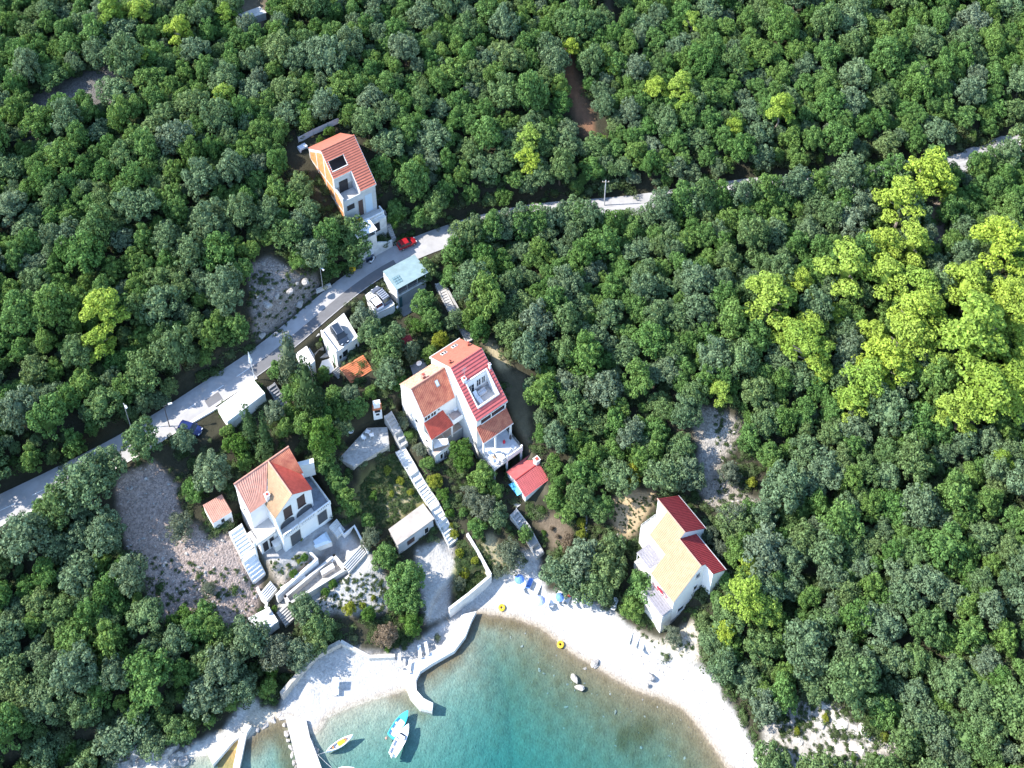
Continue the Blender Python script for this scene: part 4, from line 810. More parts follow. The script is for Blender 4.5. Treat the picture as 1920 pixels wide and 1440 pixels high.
# ================================================================ stairs, walls, terraces
def stairs(name, label, A, B, width, m='white_old', rise=.17, walls=0., group='outdoor stairways', nmax=60):
    """A top (px,py,z), B bottom"""
    a = at(*A); b = at(*B); d = b[:2] - a[:2]; L = np.linalg.norm(d); d = d / L; n = np.array([-d[1], d[0]])
    k = min(nmax, max(3, int(round((a[2] - b[2]) / rise)))); t = thing(name, label, 'stairs', b, 0, group); mb = MB()
    for i in range(k):
        p = a[:2] + d * L * i / k - b[:2]; q = a[:2] + d * L * (i + 1) / k - b[:2]; z = a[2] - (a[2] - b[2]) * i / k
        mb.prism([tuple(p - n * width / 2), tuple(q - n * width / 2), tuple(q + n * width / 2), tuple(p + n * width / 2)], z - 2.2, z)
    mb.build('flight', M[m], t)
    if walls:
        for s in (-1, 1):
            p = a[:2] - b[:2] + n * s * (width / 2 + .1); q = n * s * (width / 2 + .1)
            MB().prism([tuple(p - n * .1), tuple(q - n * .1), tuple(q + n * .1), tuple(p + n * .1)], [a[2] - 2.4, b[2] - 2.4, b[2] - 2.4, a[2] - 2.4], [a[2] + walls, b[2] + walls, b[2] + walls, a[2] + walls]).build('side_wall', M['white_old'], t)
    return t
def flights(name, label, pts, width, m, walls=.15, ratio=(.48, .62), wm='white_old'):
    """long garden stairway made of several flights with sloping landings, one object"""
    W_ = [at(*p) for p in pts]; b = W_[-1]; t = thing(name, label, 'stairs', b, 0, 'outdoor stairways'); fl = MB(); sw = MB()
    for j in range(len(W_) - 1):
        a, c = W_[j], W_[j + 1]; d = c[:2] - a[:2]; L = np.linalg.norm(d); d /= L; n = np.array([-d[1], d[0]]); k = max(3, int(L / (ratio[0] if j % 2 == 0 else 1.3)))
        for i in range(k):
            p = a[:2] + d * L * i / k - b[:2]; q = a[:2] + d * L * (i + 1) / k - b[:2]; z = a[2] - (a[2] - c[2]) * (i + (.5 if i else 0)) / k
            fl.prism([tuple(p - n * width / 2), tuple(q - n * width / 2), tuple(q + n * width / 2), tuple(p + n * width / 2)], z - 2, z)
        for s in (-1, 1):
            p = a[:2] - b[:2] + n * s * (width / 2 + .09); q = c[:2] - b[:2] + n * s * (width / 2 + .09)
            sw.prism([tuple(p - n * .09), tuple(q - n * .09), tuple(q + n * .09), tuple(p + n * .09)], [a[2] - 2.2, c[2] - 2.2, c[2] - 2.2, a[2] - 2.2], [a[2] + walls, c[2] + walls, c[2] + walls, a[2] + walls])
    fl.build('flight', M[m], t); sw.build('side_wall', M[wm], t); return t
flights('stairway', 'long white stairway with landings running down beside the stone hut', [(750, 843, 10.9), (771, 879, 9.9), (790, 912, 8.6), (812, 944, 7.4), (826, 972, 6.3), (850, 1018, 3.6)], 1.5, 'white_old')
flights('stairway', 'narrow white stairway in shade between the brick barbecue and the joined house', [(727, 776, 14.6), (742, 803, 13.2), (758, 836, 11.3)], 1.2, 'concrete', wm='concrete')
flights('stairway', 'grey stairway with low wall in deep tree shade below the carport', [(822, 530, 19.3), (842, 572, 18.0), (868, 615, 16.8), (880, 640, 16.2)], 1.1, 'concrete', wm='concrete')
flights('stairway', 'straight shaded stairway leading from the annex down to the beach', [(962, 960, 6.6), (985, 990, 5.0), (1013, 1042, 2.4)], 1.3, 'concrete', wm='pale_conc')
flights('stairway', 'dim stairway between conifers under the flat roadside garage', [(508, 722, 18.4), (530, 758, 16.6), (556, 795, 14.8)], 1.2, 'dark_conc', wm='dark_conc')  # dark concrete carries the tree shade on these steps in its colour
flights('stairway', 'white stairway of two flights along the scree side of the arched villa', [(441, 990, 12.3), (463, 1035, 9.9), (465, 1042, 9.8), (486, 1084, 6.7)], 2.0, 'white', .12, (.42, .42))
stairs('steps', 'short flight of white steps at the foot of the villa rockery', (497, 1101, 6.5), (510, 1116, 5.6), 1.9, 'white_old', .17, .1)
stairs('steps', 'wide pale steps at the end of the villa courtyard', (659, 1040, 6.9), (671, 1056, 5.9), 4.0, 'pale_conc', .2)
stairs('steps', 'steps beside the pale box cover by the villa corner', (624, 980, 8.4), (640, 1001, 7.3), 1.7, 'white_old', .2)
stairs('steps', 'grey steps below the white slab roof by the shore trees', (528, 1140, 4.7), (545, 1166, 3.6), 2.0, 'concrete', .2)
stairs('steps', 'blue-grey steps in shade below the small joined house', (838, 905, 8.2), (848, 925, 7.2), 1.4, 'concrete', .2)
stairs('steps', 'curving steps beside the tiled porch on white posts', (628, 690, 16.6), (640, 706, 15.5), 1.5, 'concrete', .2)
def wall_thing(name, label, px, zt, zb, th, m, cat='wall', group=None, rough=0.):
    """wall along a pixel polyline; zt single or list"""
    n = len(px); zt = zt if isinstance(zt, (list, tuple)) else [zt] * n
    P = [at(x, y, z) for (x, y), z in zip(px, zt)]; t = P[0]; c = t[:2]; mb = MB(); P2 = [p[:2] - c for p in P]
    nn = []
    for i in range(n):
        d = (P2[min(i + 1, n - 1)] - P2[max(i - 1, 0)]); d /= np.linalg.norm(d); nn.append(np.array([-d[1], d[0]]) * th / 2)
    vs = []
    for i in range(n):
        for s in (-1, 1):
            q = P2[i] + nn[i] * s; vs += [(q[0], q[1], zb), (q[0], q[1], zt[i])]
    fs = []
    for i in range(n - 1):
        k = 4 * i; fs += [(k, k + 4, k + 5, k + 1), (k + 2, k + 3, k + 7, k + 6), (k + 1, k + 5, k + 7, k + 3)]
    fs += [(0, 1, 3, 2), (4 * n - 4, 4 * n - 2, 4 * n - 1, 4 * n - 3)]
    mb.add([(x, y, z - zb) for x, y, z in vs], fs); o = mb.build(name, M[m]); o.location = (float(c[0]), float(c[1]), zb); return tag(o, label, cat, group)
wall_thing('retaining_wall', 'white retaining wall between gardens and the top of the beach', [(842, 1141), (880, 1112), (920, 1078)], 2.9, 0, .4, 'white_old')
wall_thing('garden_wall', 'white garden wall running uphill from the beach wall corner', [(920, 1077), (897, 1035), (876, 1000)], [2.9, 3.8, 5.0], 1, .4, 'white')
wall_thing('retaining_wall', 'dark dry stone retaining wall in tree shade behind the sheltered beach', [(527, 1300), (546, 1277), (594, 1226), (638, 1203)], [2.2, 2.4, 2.6, 2.8], 0, .6, 'stone')
wall_thing('retaining_wall', 'curved pale stone wall between bushes and the sheltered beach', [(639, 1202), (660, 1214), (693, 1231), (740, 1229)], [2.7, 2.4, 1.7, 1.5], 0, .5, 'pale_stone')
wall_thing('garden_wall', 'low white wall along the road edge beside the parked blue car', [(352, 796), (380, 779), (406, 764)], [18.5, 18.7, 18.8], 16.5, .35, 'white')
wall_thing('garden_wall', 'white terrace wall below the rockery of the arched villa', [(518, 1116), (556, 1081), (594, 1047), (577, 1031)], [6.7, 6.9, 7.6, 8.0], 4.5, .45, 'white')
wall_thing('garden_wall', 'cranked white wall by the lower steps next to the scree', [(482, 1101), (492, 1124), (500, 1131), (498, 1140)], [6.6, 5.9, 5.5, 5.2], 3, .4, 'white')
wall_thing('garden_wall', 'white wall at the edge of the sunny villa courtyard beside green trees', [(636, 988), (645, 1002), (664, 985), (690, 1034)], [8.2, 7.7, 7.9, 6.6], 5.5, .3, 'white')
wall_thing('garden_wall', 'white wall end behind the arched villa under a round tree', [(553, 872), (588, 863)], 16.6, 13, .8, 'white')
wall_thing('garden_wall', 'short white wall in the shrubbery by the lower villa court', [(588, 1155), (603, 1142)], 3.6, 2, .4, 'white')
wall_thing('ruined_wall', 'pale curved ruin of a stone wall at the woodland path', [(1391, 884), (1400, 873), (1414, 872), (1421, 885), (1420, 898)], [10.6, 11.0, 11.0, 10.8, 10.2], 7.5, .7, 'pale_stone')
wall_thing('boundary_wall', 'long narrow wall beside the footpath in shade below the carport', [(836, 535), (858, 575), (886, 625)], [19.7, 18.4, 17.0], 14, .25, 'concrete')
wall_thing('boundary_wall', 'grey boundary wall next to the vegetable rows above the beach', [(1100, 965), (1099, 985), (1099, 1006)], [6.6, 6.1, 5.6], 3, .3, 'grey_render')
wall_thing('retaining_wall', 'pale stone wall along the back garden of the beach house', [(1158, 1000), (1180, 1030), (1196, 1060)], [5.8, 4.8, 4.2], 2, .4, 'pale_stone')
wall_thing('court_wall', 'grey court wall with angled corner beside the roof parking house', [cP(290, 890), cP(180, 720), cP(230, 590), cP(400, 470)], [18.2, 18.8, 19.2, 19.6], 14.5, .25, 'concrete')
wall_thing('court_wall', 'low rubble wall across the court of the roof parking house', [cP(290, 850), cP(380, 760), cP(470, 720)], 17.2, 14.8, .5, 'stone')
# terrace with chairs above the long stairway
tT, Q = flat('terrace', 'pale paved terrace with white chairs on a stone base above the overgrown garden', 'terrace', [c88(340, 640), c88(556, 505), c88(545, 395), c88(420, 400), c88(245, 590)], 12.7, 9, None)
MB().prism(Q, 8, 12.7).build('base', M['stone'], tT); MB().prism([(x * .98, y * .98) for x, y in Q], 12.7, 12.74).build('paving', M['paving'], tT)  # paving greyed so that the tree shade lies in its colour
def chair(label, px, z, ang, m='sunbed', s=1., group='white plastic garden chairs'):
    p = at(*px, z); t = thing('garden_chair', label, 'chair', p, ang, group); x = .27 * s
    MB().box(-x, x, -x, x, z + .40, z + .45).build('seat', M[m], t); MB().side([(x - .04, z + .45), (x + .16, z + .95), (x + .20, z + .95), (x + .02, z + .42)], -x, x).build('backrest', M[m], t)
    for u in (-1, 1):
        for w in (-1, 1): MB().tube((u * (x - .03), w * (x - .03), z), (u * (x - .03), w * (x - .03), z + .4), .03, n=5).build('leg', M[m], t)
        MB().box(u * x - .03, u * x + .03, -x, x, z + .62, z + .66).build('armrest', M[m], t)
    return t
chair('white garden chair turned sideways on the stone-based terrace', (690, 812), 12.74, 160, s=1.25)
chair('white garden chair nearest the terrace middle on the stone base', (697, 818), 12.74, 200, s=1.25)
chair('small white chair apart from the pair on the stone-based terrace', (683, 824), 12.74, 60)
def table(label, px, z, r=.5, m='sunbed', name='garden_table'):
    p = at(*px, z); t = thing(name, label, 'table', p, 0); MB().lathe((0, 0, z + .68), [(0, 0), (r, 0), (r, .05), (0, .05)], 16).build('table_top', M[m], t); MB().tube((0, 0, z), (0, 0, z + .68), .06, n=8).build('leg', M[m], t); return t
table('round white table in shade at the back of the stone-based terrace', (658, 812), 12.74, .55)
table('round white table on the pink balcony of the joined house', (854, 771), 14.94, .4)
# roof terrace furniture of the tall house
def loc(fr, u, w, z): return fr.world(u, w, z)
def sofa(label, p, ang, m='sunbed', cm='boat_in', L=.8):
    z = p[2]; t = thing('garden_sofa', label, 'sofa', p, ang); MB().box(-L, L, -.35, .35, z + .1, z + .4).box(-L, -L + .15, -.35, .35, z + .4, z + .62).box(L - .15, L, -.35, .35, z + .4, z + .62).box(-L, L, .25, .4, z + .4, z + .85).build('frame', M[m], t)
    MB().box(-L + .16, L - .16, -.33, .24, z + .4, z + .52).build('cushion', M[cm], t); return t
sofa('grey cushioned swing sofa on the sunken roof terrace', loc(FB, 3.7, 8.3, 18.96), 37, 'boat_in', 'boat_in', .75)
def lounger(label, p, ang, m='sunbed', cm=None, group='sun loungers', cover=None):
    z = p[2]; t = thing('sun_lounger', label, 'sun lounger', p, ang, group)
    fr = MB()
    for u in (-.3, .3): fr.box(u - .03, u + .03, -.95, .45, z + .24, z + .31)
    fr.box(-.33, .33, -.98, -.92, z + .24, z + .31); fr.build('frame', M[m], t)
    MB().box(-.29, .29, -.93, .35, z + .31, z + .36).build('bed', M[cm or m], t)
    MB().side([(.35, z + .31), (.95, z + .72), (.92, z + .77), (.33, z + .36)], -.29, .29).build('backrest', M[cm or m], t)
    for u in (-.3, .3):
        for w in (-.85, .3): MB().box(u - .03, u + .03, w - .03, w + .03, z, z + .24).build('leg', M[m], t)
    t.scale = (1.2, 1.2, 1.35)
    return t
lounger('white lounger by the balcony door on the sunken roof terrace', loc(FB, 2.5, 7.9, 18.96), 37, group=None)
for i, (u, w, lb) in enumerate(((1.1, 2.3, 'white chair under the tiled porch of the tall house terrace'), (1.0, .7, 'white chair at the sunny corner of the tall house terrace'), (4.9, 1.0, 'white chair next to the parapet of the tall house terrace'))):
    p = FB.world(u, w, 10.66); o = chair(lb, (0, 0), 10.66, 37 + 50 * i, s=1.3); o.location = [float(c) for c in p]
tt = thing('dining_table', 'long pale dining table on the sunlit part of the tall house terrace', 'table', FB.world(2.1, 1.1, 10.66), 37.3)
MB().box(-.55, .55, -.9, .9, 11.35, 11.42).build('table_top', M['white_old'], tt)
for u in (-.45, .45):
    for w in (-.8, .8): MB().box(u - .04, u + .04, w - .04, w + .04, 10.66, 11.35).build('leg', M['wood'], tt)
bn = thing('garden_bench', 'narrow brown slatted bench by the dining table on the tall house terrace', 'bench', FB.world(1.2, 1.3, 10.66), 37.3)
MB().box(-.15, .15, -.7, .7, 11.05, 11.1).build('seat', M['wood'], bn); MB().box(-.12, .12, -.65, -.55, 10.66, 11.05).build('leg', M['wood'], bn); MB().box(-.12, .12, .55, .65, 10.66, 11.05).build('leg', M['wood'], bn)
rt = MB(); rt.lathe((0, 0, 0), [(0, 0), (.22, .02), (.26, .35), (.12, .75), (0, .8)], 10); o = rt.build('punch_bag', M['red_cloth'], smooth=True); o.location = [float(c) for c in FB.world(4.3, 2.9, 10.66)]; tag(o, 'red cloth bundle standing under the porch of the tall house', 'bundle')
pb = thing('closed_parasol', 'dark folded parasol by the railing of the tall house terrace', 'parasol', FB.world(5.4, 2.5, 10.66), 37.3); MB().tube((0, 0, 10.66), (0, 0, 12.5), .03).build('pole', M['metal'], pb); MB().lathe((0, 0, 11.2), [(.05, 1.3), (.16, .9), (.24, .2), (.1, 0)], 8).build('canopy', M['dark_metal'], pb)
# barbecue
p = at(708, 775, 14.6); tg = thing('brick_barbecue', 'white masonry barbecue with red brick hood and chimney in the terraced garden', 'barbecue', p, 12)
zb = 14.6; MB().box(-.75, .75, -.5, .5, zb - 1, zb + .9).box(-.75, -.5, -.5, .5, zb + .9, zb + 1.7).box(.5, .75, -.5, .5, zb + .9, zb + 1.7).box(-.75, .75, .3, .5, zb + .9, zb + 1.7).build('hearth', M['white'], tg)
MB().prism([(-.8, -.55), (.8, -.55), (.8, .55), (-.8, .55)], zb + 1.7, zb + 1.95).build('hood', M['tile_orange'], tg); MB().box(-.55, .55, -.3, .45, zb + 1.95, zb + 3.0).box(-.62, .62, -.36, .5, zb + 3.0, zb + 3.1).build('chimney', M['white'], tg); MB().box(-.45, .45, -.46, .28, zb + .9, zb + .94).build('grill', M['dark_metal'], tg)
MB().box(-.3, .3, -.52, -.49, zb + .15, zb + .7).build('log_opening', M['dark'], tg)
# villa courtyard: long masonry trough, box cover, white slab roof
tq, Q = flat('masonry_trough', 'long rectangular masonry trough with pale walls and a wet floor in the villa courtyard', 'trough', [c4b(690, 1190), c4b(1105, 935), c4b(1010, 825), c4b(650, 1128)], 6.3, 4.8, None)
q = [np.array(x) for x in Q]; mb = MB()
for i in range(4): mb.prism(inner(q[i], q[(i + 1) % 4], .42), 3.6, 6.3)
mb.build('wall', M['pale_conc'], tq); MB().prism([tuple(x * .97) for x in q], 3.6, 5.0).build('floor', M['stone'], tq)
e = q[1] + (q[2] - q[1]) * .45 + (q[0] - q[1]) * .12; f_ = q[1] + (q[2] - q[1]) * .45 + (q[0] - q[1]) * .34; MB().prism(inner(f_, e, .8), 5.0, 6.0).build('bench', M['white_old'], tq)
e2 = q[1] + (q[2] - q[1]) * .75 + (q[0] - q[1]) * .55; f2 = q[1] + (q[2] - q[1]) * .72 + (q[0] - q[1]) * .95; MB().prism(inner(f2, e2, .9), 5.0, 6.1).build('ledge', M['white_old'], tq)
for k in range(3):
    e3 = q[1] + (q[2] - q[1]) * .8 + (q[0] - q[1]) * (.03 + .04 * k); MB().prism(inner(e3, e3 + (q[2] - q[1]) * .16, .3), 5.0, 6.1 - .3 * k).build('step', M['white'], tq)
tq, Q = flat('boat_cover', 'pale blue-white box-shaped cover lying in the shade of the arched villa', 'cover', [c4(1110, 1365), c4(1385, 1265), c4(1315, 1130), c4(1075, 1300)], 8.2, 7.2, None)
MB().prism(Q, 6.6, 7.9).build('side', M['white_old'], tq); q = [np.array(x) for x in Q]; c_ = np.mean(q, axis=0); MB().add([(x[0], x[1], 7.9) for x in q] + [(*(c_ + (x - c_) * .72), 8.35) for x in q], [(4, 5, 6, 7), (0, 1, 5, 4), (1, 2, 6, 5), (2, 3, 7, 6), (3, 0, 4, 7)]).build('top', mat('pale_blue_sheet', (.55, .62, .68), .6, .1, 2), tq)
tq, Q = flat('slab_roof', 'flat white slab roof at the lower end of the scree by the shore trees', 'slab', [c4b(475, 1415), c4b(612, 1305), c4b(548, 1205), c4b(398, 1283)], 5.6, 3.5, None)
MB().prism(Q, 2.5, 5.6).build('slab', M['white'], tq); q = [np.array(x) for x in Q]; MB().prism(inner(q[2] * .9, q[2] * .9 + (q[1] - q[2]) * .35, -.5), 5.6, 6.2).build('kerb', M['white_old'], tq)
tq, Q = flat('court_slab', 'small paved court of the parking house with stone planting', 'court', [cP(340, 950), cP(580, 900), cP(500, 760), cP(330, 860)], 15.9, 15.5, None)
MB().prism(Q, 14, 15.9).build('paving', M['pale_conc'], tq)
tq, Q = flat('tiled_court', 'sloping white tiled court in front of the flat annex by the parking house', 'court', [cP(560, 1230), cP(700, 1200), cP(620, 940), cP(450, 990), cP(400, 1130)], 15.9, 15.5, None)
MB().prism(Q, 13.5, 15.9).build('paving', M['white'], tq)
# sandbag and clutter by the road
def bxthing(name, label, cat, px, z, ang, size, m, extra=None, bev=.06):
    p = at(*px, z); t = thing(name, label, cat, p, ang); x, y, h = size
    MB().add([(-x, -y, z), (x, -y, z), (x, y, z), (-x, y, z), (-x * .94, -y * .94, z + h), (x * .94, -y * .94, z + h), (x * .94, y * .94, z + h), (-x * .94, y * .94, z + h)], [(0, 3, 2, 1), (4, 5, 6, 7), (0, 1, 5, 4), (1, 2, 6, 5), (2, 3, 7, 6), (3, 0, 4, 7)]).build('body', M[m], t)
    return t
tb = bxthing('rubbish_skip', 'dark blue rubbish container standing against the roadside wall of the brick gable house', 'container', (692, 486), 20.3, 35, (.8, .5, 1.0), 'car_black'); MB().slab((-.85, -.55, 21.35), (.85, -.55, 21.35), (.85, .55, 21.5), (-.85, .55, 21.5), .08).build('lid', M['car_grey'], tb)
for u in (-.6, .6): MB().tube((u, -.56, 20.42), (u, -.44, 20.42), .12, n=10).build('wheel', M['rubber'], tb)
tm = thing('scooter', 'small white and dark scooter parked by the blue container', 'scooter', at(699, 490, 20.3), 60); z = 20.3
for u in (-.6, .6): MB().tube((u, -.06, z + .25), (u, .06, z + .25), .25, n=14).build('wheel', M['rubber'], tm)
MB().side([(-.7, z + .35), (.3, z + .3), (.55, z + .95), (.45, z + 1.0), (.2, z + .5), (-.1, z + .75), (-.75, z + .75)], -.16, .16, 'y').build('body', M['boat_white'], tm); MB().box(-.6, .0, -.14, .14, z + .75, z + .85).build('seat', M['rubber'], tm); MB().tube((.48, -.3, z + 1.05), (.48, .3, z + 1.05), .03).build('handlebar', M['dark_metal'], tm)
tb = bxthing('sand_box', 'yellow grit bin on the verge beside the road', 'bin', (660, 507), 20.4, 38, (.6, .45, .7), 'yellow'); MB().slab((-.62, -.48, 21.15), (.62, -.48, 21.15), (.62, .48, 21.25), (-.62, .48, 21.25), .07).build('lid', M['yellow'], tb)
tb = bxthing('mailbox_block', 'white concrete block at the roadside edge by the tall lamp post', 'block', (607, 543), 20.3, 30, (1.5, .25, .8), 'pale_conc')
# ---------------------------------------------------------------- posts and lamps
def lamp(label, px_base, z, h, lean=(0, 0), m='metal', arm=.8, ang=0, group='street lamps', r=.09):
    p = at(*px_base, z); t = thing('street_lamp', label, 'street lamp', p, ang, group); MB().tube((0, 0, z), (0, 0, z + h), r, r * .6, 8).build('pole', M[m], t)
    MB().tube((0, 0, z + h - .05), (arm, 0, z + h + .15), .05, n=6).build('arm', M[m], t); MB().box(arm - .1, arm + .55, -.14, .14, z + h + .08, z + h + .24).build('lamp_head', M['lamp'], t); return t
lamp('grey street lamp at the roadside by the white limestone rocks', (606, 545), 20.2, 6.8, ang=-50)
lamp('grey street lamp leaning over the road by the dark oak above it', (245, 800), 18.4, 6.6, ang=-50)
lamp('street lamp with long shadow by the parked blue car', (318, 800), 18.1, 5.8, ang=20, m='dark_metal')
tf = thing('flag_pole', 'white pole with a furled white banner at the lower edge of the road', 'flag pole', at(478, 711, 19.2), 0); MB().tube((0, 0, 19.2), (-.3, .2, 26.5), .07, .05).build('pole', M['white'], tf)
MB().add([(-.32, .15, 26.6), (-.32, .25, 26.6), (-.6, .2, 23.6), (-.1, .1, 23.4), (.15, .2, 24.3), (-.1, .25, 23.4)], [(0, 2, 3), (1, 5, 2), (0, 3, 4), (1, 4, 5), (0, 4, 1), (2, 5, 3)]).build('banner', M['white'], tf)
tu = thing('utility_pole', 'slim dark utility pole at the upper edge of the road amid oak wood', 'pole', at(1133, 384, 22.3), 0, None); MB().tube((0, 0, 22.3), (0, 0, 29.2), .12, .09).build('pole', M['grey_render'], tu); MB().box(-.7, .7, -.06, .06, 28.7, 28.85).build('cross_arm', M['wood'], tu)
for u in (-.6, 0, .6): MB().lathe((u, 0, 28.85), [(.05, 0), (.07, .1), (.04, .2), (0, .22)], 8).build('insulator', M['lamp'], tu)
tg = thing('globe_lamp', 'white globe lamp at the garden corner of the parking deck', 'lamp', at(746, 590, 17.2), 0); MB().tube((0, 0, 17.2), (0, 0, 19.1), .04).build('pole', M['white'], tg); mb = MB(); mb.lathe((0, 0, 19.1), [(0, 0), (.18, .07), (.26, .25), (.18, .43), (0, .5)], 12); mb.build('globe', M['white'], tg, smooth=True)
ts = thing('satellite_dish', 'white satellite dish on the small terrace behind the joined house', 'dish', at(786, 690, 17.5), 20); MB().tube((0, 0, 17.5), (0, 0, 19.0), .04).build('mast', M['metal'], ts); o = MB().lathe((0, 0, 0), [(.02, 0), (.3, .06), (.5, .18)], 16).build('reflector', M['white'], smooth=True); o.parent = ts; o.rotation_euler = (math.radians(70), 0, 0); o.location = (0, 0, 1.55)
sd = MB().box(-1.4, 1.4, -1.6, 1.6, 16.0, 17.5).build('base', M['dark_conc'], ts)
# fence behind the gable house
fp = [at(*p) for p in ((560, 268, 34.3), (588, 253, 35.0), (615, 241, 35.6), (636, 231, 36.0))]; tf = thing('metal_fence', 'grey panel fence behind the brick gable house at the wood edge', 'fence', fp[0], 0); c = fp[0]
for i in range(3):
    a, b2 = fp[i] - [c[0], c[1], 0], fp[i + 1] - [c[0], c[1], 0]; MB().add([tuple(a), tuple(b2), (b2[0], b2[1], b2[2] + 1.5), (a[0], a[1], a[2] + 1.5), (a[0], a[1] + .05, a[2]), (b2[0], b2[1] + .05, b2[2]), (b2[0], b2[1] + .05, b2[2] + 1.5), (a[0], a[1] + .05, a[2] + 1.5)], [(0, 1, 2, 3), (5, 4, 7, 6), (3, 2, 6, 7)]).build('panel', M['grey_render'], tf)
for p in fp: MB().tube((p[0] - c[0], p[1] - c[1], p[2] - .3), (p[0] - c[0], p[1] - c[1], p[2] + 1.7), .06).build('post', M['metal'], tf)
tb = bxthing('machine', 'pale blue covered machine in the shade behind the brick gable house', 'machine', (568, 283), 33.4, 40, (.9, .6, 1.3), 'floor_blue'); MB().box(-.6, .6, -.65, -.55, 33.6, 34.3).build('front_panel', M['dark'], tb)
# ================================================================ vehicles
def car(label, px, z, ang, paint, L=4.2, Wd=1.72, Hh=1.48, kind='hatch', roof_bars=False, group='parked cars', loc_=None):
    p = at(*px, z) if loc_ is None else loc_; t = thing('parked_car', label, 'car', p, ang, group); h = Wd / 2; f = L / 2
    wb = .62 * f; r = .31
    # lofted body sections along x: (x, half width, z bottom, z belt)
    S = [(-f, .80 * h, .36, .72), (-f + .12, .93 * h, .28, .90), (-wb, h, .26, .93), (0, h, .24, .92), (wb, h, .26, .88), (f - .45, .95 * h, .28, .80), (f - .12, .86 * h, .30, .68), (f, .70 * h, .38, .58)]
    def loft(secs, zoff=0):
        vs = []; fs = []; m = 8
        for x, w, z0, z1 in secs:
            e = .08
            for y, zz in ((-w + e, z0), (w - e, z0), (w, z0 + .15), (w, z1 - .18), (w - .06, z1), (-w + .06, z1), (-w, z1 - .18), (-w, z0 + .15)): vs.append((x, y, zz + zoff))
        for k in range(len(secs) - 1):
            for i in range(m): fs.append((k * m + i, k * m + (i + 1) % m, (k + 1) * m + (i + 1) % m, (k + 1) * m + i))
        fs += [tuple(range(m))[::-1], tuple(range((len(secs) - 1) * m, len(secs) * m))]; return vs, fs
    mb = MB(); mb.add(*loft(S, z))
    rear = -f + (.18 if kind != 'saloon' else .75); c0 = rear; c3 = f - 1.0
    roof0 = rear + (.35 if kind != 'saloon' else .55); roof1 = c3 - .75; wr = h * .78; wb_ = h * .93
    # roof panel
    def cab(x0, x1, x2, x3, wl, wu, z0, z1): return [(x0, -wl, z0), (x3, -wl, z0), (x3, wl, z0), (x0, wl, z0), (x1, -wu, z1), (x2, -wu, z1), (x2, wu, z1), (x1, wu, z1)]
    gl = MB().add(cab(c0, roof0, roof1, c3, wb_, wr, z + .88, z + Hh - .05), [(0, 3, 2, 1), (4, 5, 6, 7), (0, 1, 5, 4), (1, 2, 6, 5), (2, 3, 7, 6), (3, 0, 4, 7)])
    mb.slab((roof0 - .05, -wr - .02, z + Hh), (roof1 + .03, -wr - .02, z + Hh - .01), (roof1 + .03, wr + .02, z + Hh - .01), (roof0 - .05, wr + .02, z + Hh), .07)
    for s in (-1, 1):        # pillars
        for (xa, xb) in ((c3 + .02, roof1), (c0 - .02, roof0), ((c0 + c3) / 2 - .05, (roof0 + roof1) / 2 - .05)):
            mb.tube((xa, s * (wb_ + .005), z + .88), (xb, s * (wr + .01), z + Hh - .04), .045, n=5)
    bo = mb.build('body', M[paint], t); gl.build('window', M['glass'], t)
    for x in (-wb, wb):
        for s in (-1, 1):
            w_ = MB().tube((x, s * (h - .2), z + r), (x, s * (h + .015), z + r), r, n=16).build('wheel', M['rubber'], t); MB().tube((x, s * (h - .02), z + r), (x, s * (h + .025), z + r), r * .6, n=12).build('rim', M['metal'], w_)
    for s in (-1, 1):
        MB().box(f - .22, f - .04, s * .62 * h - .16, s * .62 * h + .16, z + .56, z + .70).build('headlight', M['lamp'], t)
        MB().box(-f - .01, -f + .1, s * .7 * h - .06, s * .7 * h + .06, z + .66, z + .74).build('tail_light', M['red_cloth'], t)
        MB().box(c3 - .35, c3 - .2, s * (h + .09) - .09, s * (h + .09) + .09, z + .88, z + 1.02).build('mirror', M[paint], t)
    MB().box(f - .06, f + .02, -.24, .24, z + .40, z + .5).build('number_plate', M['white'], t)
    if roof_bars:
        for s in (-1, 1): MB().box(roof0 + .1, roof1 - .1, s * wr * .9 - .03, s * wr * .9 + .03, z + Hh, z + Hh + .06).build('roof_rail', M['metal'], t)
    if roof_bars == 2:
        mb = MB()
        for k in range(5): x = roof0 + .2 + k * (roof1 - roof0 - .4) / 4; mb.box(x - .09, x + .09, -wr * .9, wr * .9, z + Hh + .06, z + Hh + .1)
        mb.build('reflection_stripe', M['metal'], t)  # silver bars stand for stripes of reflection on the roof
    return t
def heading(a, b, z):
    p, q = at(*a, z), at(*b, z); return math.degrees(math.atan2(q[1] - p[1], q[0] - p[0]))
car('dark blue-grey estate car parked on the white roof deck', (637, 631), 20.32, heading((625, 615), (645, 645), 20.3), 'car_black', 4.55, 1.85, 1.6, 'estate', True)
car('white hatchback on the deck beside a dark car with striped roof', (703.5, 570), 20.4, heading((693, 559), (709, 579), 20.4) + 180, 'car_white', 3.9, 1.75, 1.5)
car('slate grey estate with silver reflection stripes on its roof next to the white hatchback', (715, 558), 20.4, heading((703, 545), (726, 569), 20.4) + 180, 'car_grey', 4.5, 1.8, 1.55, 'estate', 2)
car('red hatchback parked on the road verge below the brick gable house', (763, 460), 20.9, heading((748, 466), (777, 453), 20.9), 'car_red', 3.8, 1.7, 1.5)
car('deep blue car half under oak branches at the roadside', (357, 808), 18.0, heading((343, 803), (375, 812), 18), 'car_blue', 4.2, 1.75, 1.5)
